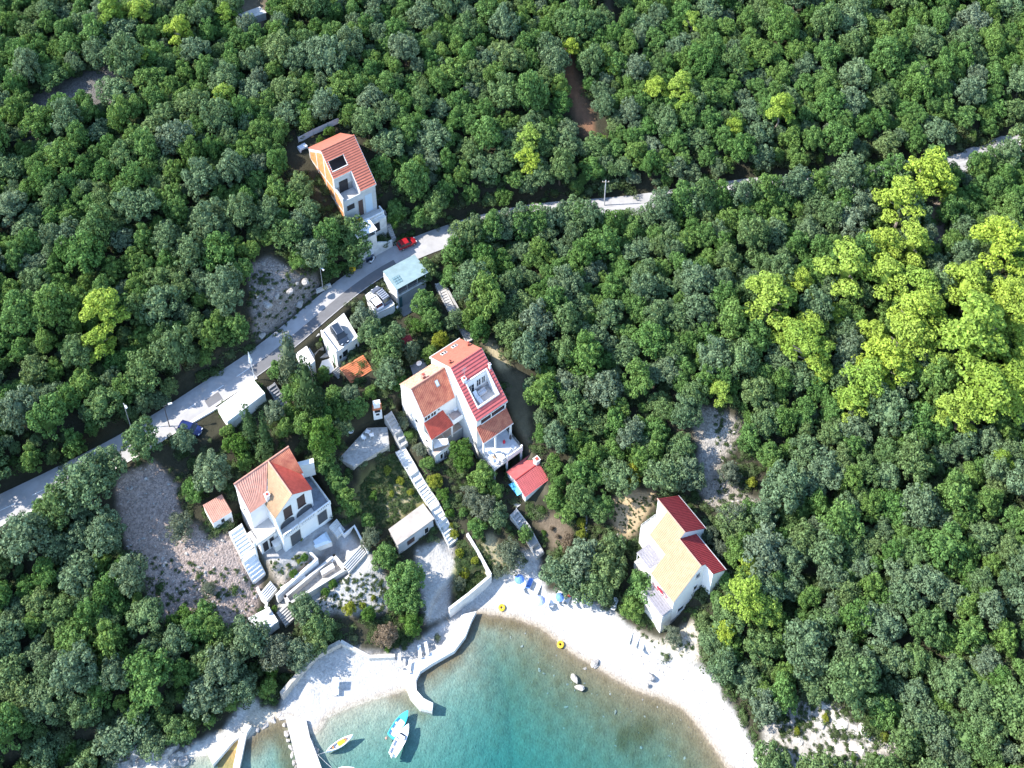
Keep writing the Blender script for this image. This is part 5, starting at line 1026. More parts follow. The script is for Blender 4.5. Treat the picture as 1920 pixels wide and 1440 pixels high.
# ================================================================ beach and sea
def parasol(label, px_top, ang, m, zg, h=2.0, r=.85, tilt=0, group='beach parasols'):
    p = at(*px_top, zg + h); z = zg; t = thing('beach_parasol', label, 'parasol', (p[0], p[1], z), ang, group)
    MB().tube((0, 0, z - .1), (0, 0, z + h), .03, n=6).build('pole', M['white'], t); vs = [(0, 0, z + h + .02)]; fs = []; n = 8
    for ring, (rr, zz) in enumerate(((r * .55, z + h - .16), (r, z + h - .42), (r, z + h - .52))):
        for i in range(n): a = 2 * math.pi * i / n; vs.append((rr * math.cos(a), rr * math.sin(a), zz))
    for i in range(n):
        j = (i + 1) % n; fs += [(0, 1 + i, 1 + j), (1 + i, 1 + n + i, 1 + n + j, 1 + j), (1 + n + i, 1 + 2 * n + i, 1 + 2 * n + j, 1 + n + j)]
    MB().add(vs, fs).build('canopy', M[m], t); rb = MB()
    for i in range(n): a = 2 * math.pi * i / n; rb.tube((0, 0, z + h - .02), (r * math.cos(a), r * math.sin(a), z + h - .46), .012, n=4)
    rb.build('rib', M['metal'], t); return t
parasol('open deep blue parasol on white pebbles by the foot of the shaded stairs', (974, 1083), 10, 'fab_blue', 1.6, 1.9, .82)
parasol('open faded lilac-blue parasol on the open beach before the big oak', (1013.5, 1123), 25, 'fab_blue2', 1.1, 1.9, .8)
parasol('blue parasol partly under the branches of the big beach oak', (1050, 1117), 0, 'fab_blue', 1.3, 1.9, .75)
SB = 'sun loungers on the pebble beach'
for i, (x, y, cm, lb) in enumerate([(981, 1101, None, 'white lounger closest to the deep blue parasol'), (993, 1096, 'fab_blue', 'blue-cushioned lounger in the shadow of the deep blue parasol'), (1006, 1110, None, 'white lounger between the two open parasols'),
        (1036, 1130, None, 'white lounger right below the lilac-blue parasol shadow'), (1046, 1124, 'sunbed', 'white lounger beside the parasol under the oak'), (1063, 1128, None, 'white lounger next to the red towel'), (1078, 1128, None, 'plain white lounger in the middle of the oak shade row'),
        (1092, 1121, 'fab_blue', 'blue lounger at the oak shade edge'), (1104, 1122, 'fab_blue', 'blue lounger last in the oak shade row'), (1152, 1136, None, 'white lounger alone between the big oak and the round tree'),
        (1178, 1200, None, 'first of three grey-shadowed loungers at the back of the beach'), (1191, 1206, None, 'middle of three loungers at the back of the beach'), (1203, 1213, 'boat_in', 'grey lounger at the end of the three at the back of the beach')]):
    lounger(lb, ground(x, y), -28 + 180 + (i * 7 % 11), 'sunbed', cm, SB)
tw = MB(); tw.add([(-.4, -.25, .0), (.4, -.3, .03), (.45, .25, .06), (-.35, .3, .02), (-.4, -.25, -.02), (.4, -.3, .01), (.45, .25, .04), (-.35, .3, 0)], [(0, 1, 2, 3), (7, 6, 5, 4), (0, 4, 5, 1), (1, 5, 6, 2), (2, 6, 7, 3), (3, 7, 4, 0)]); o = tw.build('beach_towel', M['red_cloth']); g = ground(1065, 1119); o.location = (g[0], g[1], g[2] + .4); tag(o, 'red towel spread on the beach at the edge of the oak shade', 'towel')
def ring_buoy(label, px, z):
    p = at(*px, z); t = MB(); n, m = 20, 10; vs = []
    for i in range(n):
        for j in range(m):
            a, b = 2 * math.pi * i / n, 2 * math.pi * j / m; rr = .38 + .19 * math.cos(b); vs.append((rr * math.cos(a), rr * math.sin(a), .19 + .19 * math.sin(b)))
    t.add(vs, [(i * m + j, ((i + 1) % n) * m + j, ((i + 1) % n) * m + (j + 1) % m, i * m + (j + 1) % m) for i in range(n) for j in range(m)]); o = t.build('swim_ring', M['yellow'], smooth=True); o.location = [float(c) for c in p]; return tag(o, label, 'swim ring', 'yellow swim rings')
ring_buoy('yellow ring lying on dry white pebbles near the quay', (941, 1140.5), float(ground(941, 1140)[2]))
ring_buoy('yellow ring at the brown water edge near the half-sunk rocks', (1051, 1209.5), .12)
# ---- quays
def quay(name, label, px, zt, zb=-2.5, m='pale_conc', cat='quay'):
    P = [at(x, y, zt)[:2] for x, y in px]; c = np.mean(P, axis=0); o = MB().prism([(p[0] - c[0], p[1] - c[1]) for p in P], zb, zt)
    ob = o.build(name, M[m]); 
    for v in ob.data.vertices: v.co.z -= zb
    ob.location = (float(c[0]), float(c[1]), zb); return tag(ob, label, cat, 'quays and moles')
quay('quay', 'curved white concrete quay with a dark sea face beside the bay', [(893, 1146), (884, 1163), (873, 1192), (852, 1220), (810, 1244), (789, 1258), (777, 1262), (760, 1250), (790, 1235), (828, 1210), (850, 1180), (866, 1152)], .95, m='white_old')
quay('mole', 'short curved white mole reaching into the water towards the boats', [(788, 1259), (780, 1275), (781, 1294), (794, 1309), (812, 1318), (810, 1333), (788, 1328), (769, 1307), (761, 1286), (764, 1262)], .9, m='white_old')
quay('causeway', 'long white causeway between the small inlet and the beach', [(533, 1338), (546, 1388), (558, 1440), (568, 1490), (612, 1490), (603, 1440), (593, 1412), (581, 1382), (574, 1350)], .75, m='pale_conc')
quay('slipway_wall', 'white slipway wall with a shaded path at the small inlet', [c66(108, 1035), c66(345, 885), c66(372, 905), c66(300, 958), c66(150, 1128)], .8, m='white_old')
quay('slipway_pier', 'narrow stepped concrete pier at the brown slipway', [c66(345, 905), c66(395, 900), c66(338, 1170), c66(290, 1170)], .7, m='pale_conc')
P = [at(*c66(x, y), z) for (x, y), z in (((302, 960), .35), ((345, 905), .35), ((290, 1180), -.45), ((146, 1180), -.45))]; c = np.mean(P, axis=0); sl = MB().add([(p[0] - c[0], p[1] - c[1], p[2] + .6) for p in P] + [(p[0] - c[0], p[1] - c[1], p[2] - .4) for p in P], [(3, 2, 1, 0), (4, 5, 6, 7), (0, 1, 5, 4), (1, 2, 6, 5), (2, 3, 7, 6), (3, 0, 4, 7)])
o = sl.build('slipway', mat('algae_brown_concrete', (.42, .27, .09), .6, .2, 2, .2, 6)); o.location = (float(c[0]), float(c[1]), -.6); tag(o, 'brown algae-covered boat slipway sloping into the inlet', 'slipway')
P = [at(*c66(x, y), .85)[:2] for x, y in ((352, 885), (380, 830), (430, 850), (395, 905))]; c = np.mean(P, axis=0); o = MB().prism([(p[0] - c[0], p[1] - c[1]) for p in P], 0, 1.2).build('slip_ramp', M['pale_conc']); o.location = (float(c[0]), float(c[1]), -.2); tag(o, 'pale rounded concrete apron at the head of the slipway', 'ramp')
def bench(label, px, ang, L=1.8):
    z = .95; p = at(*px, z); t = thing('stone_bench', label, 'bench', p, ang, 'benches on the quay'); MB().box(-L / 2, L / 2, -.24, .24, z + .36, z + .46).build('seat', M['white'], t)
    for u in (-L / 2 + .2, L / 2 - .2): MB().box(u - .12, u + .12, -.2, .2, z, z + .36).build('leg', M['pale_conc'], t)
for (x, y, a, lb) in ((749, 1240, 92, 'white bench at the sandy end of the curved quay'), (768, 1251, 85, 'grey-shadowed bench nearest the mole'), (787, 1224, 100, 'white bench in the middle of the curved quay'), (800, 1218, 105, 'white bench by the bushes at the back of the quay')): bench(lb, (x, y), a, 2.0)
# beach cabana
z = float(ground(630, 1284)[2]); p = at(630, 1292, z); t = thing('beach_daybed', 'white daybed with pale canopy alone on the sheltered beach', 'daybed', p, 3); MB().box(-.5, .5, -.95, .95, z + .35, z + .5).build('bed', M['sunbed'], t)
for u in (-.45, .45):
    for w in (-.9, .9): MB().box(u - .04, u + .04, w - .04, w + .04, z, z + (1.5 if w > 0 else .35)).build('leg', M['sunbed'], t)
MB().slab((-.55, -.2, z + 1.35), (.55, -.2, z + 1.35), (.55, 1.0, z + 1.5), (-.55, 1.0, z + 1.5), .06).build('canopy', M['floor_blue'], t)
# ---- boats
def boat(name, label, bow, stern, beam, hullm, deckm, kind, z=.12, cat='boat', group='moored boats'):
    a, b = at(*stern, z + .3), at(*bow, z + .3); L = np.linalg.norm((b - a)[:2]); ang = math.degrees(math.atan2(b[1] - a[1], b[0] - a[0])); c = (a + b) / 2; t = thing(name, label, cat, (c[0], c[1], z - .35), ang, group)
    zb = z - .35; N = 12; vs = []; fs = []; m = 7; ring = []
    double = kind == 'row'
    def half(s):                                       # s 0 stern .. 1 bow
        if double: return beam / 2 * max(.02, math.sin(math.pi * min(max(.5 + (s - .5) * .985, .008), .992)) ** .8)
        return beam / 2 * (.80 + .2 * math.sin(min(1, s / .45) * math.pi / 2)) * (1 - max(0, (s - .45) / .55) ** 2.4) + .012
    for k in range(N + 1):
        s = k / N; x = -L / 2 + L * s; w = half(s); sh = z + .42 + .22 * max(0, (s - .5) * 2) ** 2 + (.12 * (1 - 2 * s) ** 2 if double else 0); keel = zb + .08 + (.25 * max(0, (s - .7) / .3) ** 2)
        for f_, zz in ((-1, sh), (-.93, (sh + keel) / 2), (-.6, keel + .06), (0, keel - .04), (.6, keel + .06), (.93, (sh + keel) / 2), (1, sh)): vs.append((x, w * f_, zz))
    for k in range(N):
        for i in range(m - 1): fs.append((k * m + i, (k + 1) * m + i, (k + 1) * m + i + 1, k * m + i + 1))
    fs.append(tuple(range(m)))
    # gunwale rim and inner face
    n0 = len(vs); rim = []
    for k in range(N + 1):
        s = k / N; x = (-L / 2 + .1 + (L - .25) * s); w = max(.01, half(s) - .11); sh = vs[k * m][2]
        for q in (-1, 1): vs.append((x, w * q, sh + .01))
        for q in (-1, 1): vs.append((x, w * q * .9, z + .02))
    for k in range(N):
        o0, o1 = k * m, (k + 1) * m; i0, i1 = n0 + 4 * k, n0 + 4 * (k + 1)
        fs += [(o0, i0, i1, o1), (o0 + 6, o1 + 6, i1 + 1, i0 + 1), (i0, i0 + 2, i1 + 2, i1), (i0 + 1, i1 + 1, i1 + 3, i0 + 3)]
    fs += [(0, n0, n0 + 1, 6)]
    MB().add(vs, fs).build('hull', M[hullm], t, smooth=False)
    fl = [];
    for k in range(N + 1): s = k / N; fl.append((-L / 2 + .1 + (L - .25) * s, max(.01, half(s) - .12) * .92, s))
    MB().add([(x, -w, z + .05) for x, w, s in fl] + [(x, w, z + .05) for x, w, s in fl], [(k, k + 1, N + 2 + k, N + 1 + k) for k in range(N)]).build('floor', M[deckm], t)
    if kind in ('motor', 'half'):
        s0 = .62; pts = [(x, w) for x, w, s in fl if s >= s0]; zt = lambda x: z + .44 + .2 * max(0, (x + L / 2) / L - .5) * 2
        MB().add([(x, -w - .05, zt(x)) for x, w in pts] + [(x, w + .05, zt(x)) for x, w in pts] + [(pts[0][0], -pts[0][1], z + .05), (pts[0][0], pts[0][1], z + .05)], [(k, k + 1, len(pts) + k + 1, len(pts) + k) for k in range(len(pts) - 1)] + [(0, len(pts), 2 * len(pts) + 1, 2 * len(pts))]).build('foredeck', M[hullm], t)
    for k, s in enumerate((.22, .45) if kind != 'row' else (.25, .5, .72)):
        x = -L / 2 + L * s; w = half(s) - .1; MB().box(x - .13, x + .13, -w, w, z + .28, z + .33).build('bench_seat', M['boat_white' if kind != 'row' else 'boat_wood'], t)
    if kind == 'motor':
        x = -L / 2; MB().box(x - .32, x - .02, -.13, .13, z + .35, z + .8).box(x - .25, x - .1, -.06, .06, z - .4, z + .35).build('outboard_motor', M['boat_white'], t)
        MB().box(x + L * .52, x + L * .6, -beam * .32, beam * .32, z + .05, z + .75).build('console', M['boat_white'], t); MB().slab((x + L * .6, -beam * .3, z + .75), (x + L * .6 + .25, -beam * .26, z + .72), (x + L * .6 + .25, beam * .26, z + .72), (x + L * .6, beam * .3, z + .75), .04).build('windscreen', M['glass'], t)
    return t
boat('fishing_boat', 'turquoise and white open boat moored alongside the white motorboat', c66(1557, 742), c66(1430, 925), 1.55, 'boat_blue', 'boat_white', 'half')
boat('motor_boat', 'white open motorboat with outboard engine beside the turquoise boat', c66(1562, 838), c66(1442, 1060), 1.6, 'boat_white', 'boat_in', 'motor')
tR = boat('rowing_boat', 'slim white rowing boat with a yellow seat pad close to the beach', c66(1160, 920), c66(968, 1034), 1.0, 'boat_white', 'boat_in', 'row')
MB().box(-.3, .75, -.28, .28, .47, .52).build('seat_pad', M['yellow'], tR)
boat('cabin_boat', 'white boat with blue clutter at the causeway, cut by the picture edge', c66(1010, 1195), c66(1165, 1190), 1.7, 'boat_white', 'fab_blue2', 'half')
def rope(label, pts):
    mb = MB()
    for a, b in zip(pts[:-1], pts[1:]): mb.tube(a, b, .02, n=5)
    o = mb.build('mooring_rope', M['white_old']); tag(o, label, 'rope', 'mooring ropes')
rope('pale rope from the causeway to the boat at the picture edge', [at(*c66(905, 1055), .9), at(*c66(960, 1110), .5), at(*c66(1005, 1150), .5)])
rope('rope tying the slim rowing boat to the causeway', [at(*c66(905, 1055), .8), at(*c66(940, 1045), .5), at(*c66(970, 1034), .55)])
tb = MB().lathe((0, 0, 0), [(0, 0), (.14, .02), (.2, .18), (.14, .34), (0, .36)], 12).build('mooring_buoy', M['tile_pink'], smooth=True); tb.location = [float(c) for c in at(*c66(1400, 940), -.08)]; tag(tb, 'small pinkish mooring buoy behind the turquoise boat', 'buoy')
# ---- rocks
def rock(px, z, r, name='boulder', label='', m='rock', seed=0, flat_=.6, group=None, cat='rock'):
    rg = np.random.default_rng(seed); import bmesh
    bm = bmesh.new(); bmesh.ops.create_icosphere(bm, subdivisions=3, radius=1)
    ax = rg.normal(size=(7, 3)); ax /= np.linalg.norm(ax, axis=1)[:, None]; dd = rg.uniform(.42, .85, 7); st = rg.uniform(.7, 1.35, 3)
    for v in bm.verts:
        p = np.array(v.co)
        for a, d in zip(ax, dd):
            k = p @ a
            if k > d: p = p - a * (k - d) * .92
        p = p * (1 + .06 * math.sin(p[0] * 7 + seed) * math.sin(p[1] * 6 + p[2] * 5)) * st; v.co = (p[0] * r, p[1] * r, p[2] * r * flat_)
    me = bpy.data.meshes.new(name); bm.to_mesh(me); bm.free(); me.materials.append(M[m]); o = bpy.data.objects.new(name, me); COL.objects.link(o); p = at(*px, z); o.location = (float(p[0]), float(p[1]), z - r * flat_ * .1); o.rotation_euler = (0, 0, rg.uniform(0, 6)); return tag(o, label, cat, group)
rock((1077, 1273), .0, .75, m='stone', label='grey boulder half out of the brown shallows', seed=3, group='boulders in the shallows'); rock((1086, 1290), -.05, .7, m='stone', label='boulder farthest out in the brown shallows', seed=5, group='boulders in the shallows'); rock((1115, 1243), .3, .75, label='split boulder at the water edge of the white beach', seed=8, group='boulders in the shallows')
rock((1118, 1250), .1, .35, label='small stone beside the split boulder at the water edge', seed=9, group='boulders in the shallows'); rock((1219, 1268), .9, .7, label='lone pale rock on the back of the white beach', seed=10); rock((1214, 1285), .6, .35, label='small dark stone below the lone pale rock on the beach', seed=12)
rs = np.random.default_rng(4); g1 = 'limestone boulders by the road bend'
for i, (x, y, r) in enumerate([(578, 545, 1.3), (590, 562, 1.1), (561, 570, 1.2), (546, 589, 1.6), (552, 560, 1.0), (530, 604, 1.5), (517, 622, 1.2), (508, 592, 1.5), (495, 606, 1.4), (528, 578, 1.3), (543, 545, 1.0), (573, 528, .9), (556, 530, .8), (500, 572, 1.2), (490, 628, 1.1), (586, 528, .8), (600, 555, .7), (518, 556, 1.0)]):
    g = ground(x, y)
    if seg_dist(np.array([g[0]]), np.array([g[1]]), road_w)[0] < 3.6: continue
    rock((x, y), g[2], r * .72, label='pale limestone boulder in the rocky bank by the road bend', seed=20 + i, flat_=.75, group=g1)
g2 = 'white rocks at the mouth of the bay'
for i, (x, y, r) in enumerate([(1500, 1385, 1.9), (1540, 1360, 1.6), (1575, 1350, 1.9), (1600, 1366, 1.6), (1575, 1395, 1.4), (1620, 1400, 1.5), (1697, 1375, 1.8), (1706, 1360, 1.3), (1645, 1278, 1.3), (1650, 1300, 1.0), (1530, 1410, 1.3), (1480, 1410, 1.2), (1560, 1432, 1.6), (1600, 1435, 1.4), (1545, 1318, 1.2), (1625, 1372, 1.5), (1500, 1440, 1.3), (1605, 1400, 1.2), (1685, 1392, 1.2)]):
    g = ground(x, y); rock((x, y), g[2] - .1, r * (.55 + .5 * ((i * 37) % 10) / 10), label='bleached white rock among shrubs at the mouth of the bay', m='pale_stone', seed=50 + i, flat_=.33, group=g2)
g3 = 'grey coast rocks below the dark wood'
for i, (x, y, r) in enumerate([(205, 1425, 1.4), (228, 1418, 1.2), (250, 1408, 1.4), (272, 1412, 1.0), (290, 1405, .9), (318, 1410, 1.3), (335, 1412, 1.0), (350, 1405, .8), (240, 1432, 1.2), (262, 1428, 1.0), (325, 1428, .9), (300, 1425, .8), (345, 1425, .7), (215, 1438, 1.1)]):
    g = ground(x, y); rock((x, y), max(g[2], 0), r, label='grey-white rock on the shore below the dark wood', seed=80 + i, flat_=.6, group=g3)
g4 = 'stones edging the causeway'
for i, (x, y) in enumerate([(531, 1345), (534, 1360), (538, 1375), (541, 1388), (545, 1402), (548, 1415), (552, 1430), (555, 1440), (582, 1390), (588, 1404), (594, 1410), (585, 1398), (524, 1340), (512, 1350), (497, 1360), (482, 1368)]):
    rock((x, y), .0, .3 + .25 * rs.random(), label='weathered stone at the waterline of the causeway', seed=110 + i, flat_=.6, group=g4)
# ================================================================ vegetation
def leaf_cloud(rg, clumps, per, size, core=None, up=.25, zs=1.0, spread=.55):
    """clumps: (x,y,z,r,zscale); leaves are small separate faces on the clump surfaces"""
    Cc = np.array(clumps); vs = []; n_tot = 0
    area = Cc[:, 3] ** 2; cnt = np.maximum(8, (per * len(Cc) * area / area.sum()).astype(int))
    D = rg.normal(size=(cnt.sum(), 3)); D /= np.linalg.norm(D, axis=1)[:, None]; idx = np.repeat(np.arange(len(Cc)), cnt)
    c = Cc[idx]; rad = c[:, 3] * rg.uniform(.80, 1.12, len(idx)); P = c[:, :3] + D * rad[:, None] * np.c_[np.ones(len(idx)), np.ones(len(idx)), c[:, 4]]
    keep = np.ones(len(P), bool)
    for k in range(len(Cc)):
        q = (P - Cc[k, :3]) / np.array([1, 1, Cc[k, 4]]); keep &= ~((np.linalg.norm(q, axis=1) < Cc[k, 3] * .74) & (idx != k))
    P, D = P[keep], D[keep]; N_ = D + rg.normal(scale=spread, size=D.shape); N_[:, 2] += up; N_ /= np.linalg.norm(N_, axis=1)[:, None]
    T = np.cross(N_, rg.normal(size=N_.shape)); T /= np.linalg.norm(T, axis=1)[:, None]; B = np.cross(N_, T)
    s = size * rg.uniform(.6, 1.3, len(P))[:, None]; e = s * rg.uniform(.5, .85, len(P))[:, None]; bend = N_ * s * .25
    V = np.stack([P - T * s, P - B * e + bend, P + T * s, P + B * e + bend], 1).reshape(-1, 3); Fc = np.arange(len(V)).reshape(-1, 4)
    if core is not None:  # inner lump added to block light leaking through the crown
        cv = []; nu, nv = 12, 7
        for (x, y, z, r, q) in core:
            base = len(cv)
            for i in range(nv):
                th = math.pi * i / (nv - 1)
                for j in range(nu):
                    ph = 2 * math.pi * j / nu; rr = r * (1 + .12 * math.sin(3 * ph + th * 4 + x)); cv.append((x + rr * math.sin(th) * math.cos(ph), y + rr * math.sin(th) * math.sin(ph), z + rr * q * math.cos(th)))
        cv = np.array(cv); off = len(V); cf = []
        for k in range(len(core)):
            for i in range(nv - 1):
                for j in range(nu): cf.append([off + k * nu * nv + i * nu + j, off + k * nu * nv + (i + 1) * nu + j, off + k * nu * nv + (i + 1) * nu + (j + 1) % nu, off + k * nu * nv + i * nu + (j + 1) % nu])
        V = np.r_[V, cv]; Fc = np.r_[Fc, np.array(cf)]
    return V, Fc
def mesh_np(name, V, Fc, m):
    me = bpy.data.meshes.new(name); n = len(Fc); me.vertices.add(len(V)); me.vertices.foreach_set('co', V.astype(np.float32).ravel()); me.loops.add(n * 4); me.loops.foreach_set('vertex_index', Fc.astype(np.int32).ravel())
    me.polygons.add(n); me.polygons.foreach_set('loop_start', np.arange(0, n * 4, 4, dtype=np.int32)); me.polygons.foreach_set('loop_total', np.full(n, 4, dtype=np.int32)); me.update(calc_edges=True); me.validate(); me.materials.append(m); return me
def crown(kind, seed):
    rg = np.random.default_rng(seed)
    if kind in ('oak', 'green', 'olive', 'laurel', 'yellow'):
        cl = []; nb = 8 if kind != 'laurel' else 6; ox, oy = rg.uniform(.85, 1.18, 2); a0 = rg.uniform(0, 6.28)
        for k in range(nb):                       # boughs, each carrying a cauliflower of small leaf clumps
            a = a0 + 6.28 * k / (nb - 1) + rg.normal(0, .3); rr = (rg.uniform(.95, 1.45) if k < nb - 1 else rg.uniform(0, .4)); br = rg.uniform(.75, 1.2); bz = rg.uniform(1.7, 3.5) if k < nb - 1 else rg.uniform(3.4, 4.1)
            bx, by = rr * math.cos(a) * ox, rr * math.sin(a) * oy; m_ = int(9 * br + 2)
            for j in range(m_):
                zz = 1 - 1.75 * (j + .5) / m_; t = 2.4 * j + rg.normal(0, .4); q = math.sqrt(max(0, 1 - zz * zz)); cl.append((bx + br * q * math.cos(t), by + br * q * math.sin(t), bz + br * zz * 1.15, rg.uniform(.28, .55), .9))
        return leaf_cloud(rg, cl, 74 if kind != 'olive' else 62, .13 if kind != 'olive' else .115, [(0, 0, 2.4, 1.0, 1.4)], .3)
    if kind == 'pine':
        cl = []; nb = 10
        for k in range(nb):
            a = 2.4 * k + rg.normal(0, .3); f = k / (nb - 1); rr = 1.75 * (1 - f ** 2) ** .5 * rg.uniform(.7, 1.05) if k < nb - 1 else .2; br = rg.uniform(.6, .95); bx, by, bz = rr * math.cos(a), rr * math.sin(a), 2.6 + 2.9 * f + rg.normal(0, .15); m_ = 8
            for j in range(m_):
                t = 2.4 * j; q = br * math.sqrt((j + .3) / m_); cl.append((bx + q * math.cos(t), by + q * math.sin(t), bz + .55 * br * (1 - (q / br) ** 2) + rg.normal(0, .1), rg.uniform(.26, .46), .75))
        return leaf_cloud(rg, cl, 78, .105, [(0, 0, 3.6, .6, 2.0)], .6, spread=.5)
    if kind == 'cypress':
        cl = [(rg.normal(0, .12), rg.normal(0, .12), .5 + .42 * i, .75 * (1 - (i / 17) ** 1.6) + .14 + rg.uniform(-.06, .06), 1.15) for i in range(17)]
        return leaf_cloud(rg, cl, 95, .12, [(0, 0, 3.2, .5, 5.)], .5, spread=.4)
    if kind == 'fir':
        cl = []
        for k in range(9):
            R_ = 1.9 * (1 - k / 9.2) ** .9
            for j in range(max(3, int(8 - k * .6))): a = rg.uniform(0, 6.28); q = R_ * rg.uniform(.45, .9); cl.append((q * math.cos(a), q * math.sin(a), 1.0 + k * .72 + rg.uniform(-.15, .15), .3 + R_ * .22, .55))
        return leaf_cloud(rg, cl, 60, .14, [(0, 0, 3.4, .8, 3.4)], .2, spread=.5)
    if kind == 'shrub':
        cl = [(rg.normal(0, .55), rg.normal(0, .55), rg.uniform(.15, .75), rg.uniform(.35, .6), .85) for i in range(10)]
        return leaf_cloud(rg, cl, 60, .12, [(0, 0, .3, .6, .8)], .3)
NV = dict(oak=6, green=4, pine=5, olive=3, laurel=3, yellow=2, cypress=2, fir=2, shrub=4)
CM = {}
for k, n in NV.items():
    lm = LM[{'fir': 'cypress'}.get(k, k)]
    CM[k] = [mesh_np('crown_' + k, *crown(k, 100 * len(k) + i * 7 + ord(k[0])), lm) for i in range(n)]
CM['dry'] = []
dm_ = leaf_mat('dry_leaves', [(.17, .13, .09), (.2, .15, .1)])
for i in range(2): CM['dry'].append(mesh_np('crown_dry', *crown('olive', 900 + i), dm_))
CM['bloom'] = [mesh_np('crown_bloom', *crown('shrub', 950), LM['bloom'])]
CM['greyfir'] = [mesh_np('crown_greyfir', *crown('fir', 960), LM['olive'])]
def trunk_mesh(kind, seed):
    rg = np.random.default_rng(seed); mb = MB(); top = dict(pine=4.6, cypress=5.5, fir=6.5, shrub=.5).get(kind, 3.0); r0 = .2 if kind != 'shrub' else .05
    p = np.array([0., 0, -.6]); pts = [p]
    for k in range(4): p = p + np.array([rg.normal(0, .12), rg.normal(0, .12), (top + .6) / 4]) ; pts.append(p)
    for k in range(4): mb.tube(pts[k], pts[k + 1], r0 * (1 - .2 * k), r0 * (1 - .2 * (k + 1)), 7, False)
    if kind not in ('cypress', 'fir'):
        for k in range(5):
            a = rg.uniform(0, 6.28); s = pts[2] + (pts[3] - pts[2]) * rg.uniform(0, 1); e = s + np.array([math.cos(a), math.sin(a), .75]) * (1.2 if kind != 'shrub' else .3); mb.tube(s, e, r0 * .5, r0 * .18, 5, False)
    me = bpy.data.meshes.new('trunk_' + kind); me.from_pydata(mb.v, [], mb.f); me.update(); me.materials.append(M['bark' if kind != 'pine' else 'bark_pale']); return me
TM = {k: trunk_mesh(k, 5 + i) for i, k in enumerate(('oak', 'pine', 'cypress', 'fir', 'shrub'))}
TK = dict(green='oak', olive='oak', laurel='oak', yellow='oak', dry='oak', bloom='shrub', greyfir='fir')
REFR = dict(oak=2.6, green=2.6, olive=2.6, laurel=2.6, yellow=2.6, dry=2.6, pine=2.35, cypress=.85, fir=2.0, greyfir=2.0, shrub=1.05, bloom=1.05)
CZ = dict(oak=3.0, green=3.0, olive=3.0, laurel=3.0, yellow=3.0, dry=3.0, pine=4.0, cypress=3.8, fir=3.6, greyfir=3.6, shrub=.5, bloom=.5)
NAME = dict(oak='oak_tree', green='broadleaf_tree', olive='olive_tree', laurel='laurel_tree', yellow='leafy_bush', dry='dry_bush', pine='pine_tree', cypress='cypress_tree', fir='fir_tree', greyfir='cedar_tree', shrub='shrub', bloom='flowering_shrub')
CAT = dict(yellow='bush', dry='bush', shrub='shrub', bloom='shrub')
def plant(kind, x, y, z, s, zs, rot, label, group, v=None, sink=0.):
    t = bpy.data.objects.new(NAME[kind], None); COL.objects.link(t); t.location = (x, y, z - sink); t.rotation_euler = (0, 0, rot); t.scale = (s, s, s * zs); t.empty_display_size = .3
    tag(t, label, CAT.get(kind, 'tree'), group)
    ms = CM[kind]; c = bpy.data.objects.new('crown', ms[(v if v is not None else int(rng.integers(len(ms)))) % len(ms)]); COL.objects.link(c); c.parent = t
    tr = bpy.data.objects.new('trunk' if CAT.get(kind, 'tree') == 'tree' else 'stem', TM[TK.get(kind, kind)]); COL.objects.link(tr); tr.parent = t
    return t
def plant_px(kind, px, py, rpx, label, group=None, zs=1.0, sink=None):
    z = 8.
    for _ in range(25):
        p = at(px, py, z); g = hz(p[0], p[1]); s = (rpx / proj(p[0], p[1], z)[2]) / REFR[kind]; z = z + .6 * (g + CZ[kind] * s * zs - z)
    p = at(px, py, z); return plant(kind, p[0], p[1], g, s, zs, random.uniform(0, 6.28), label, group)
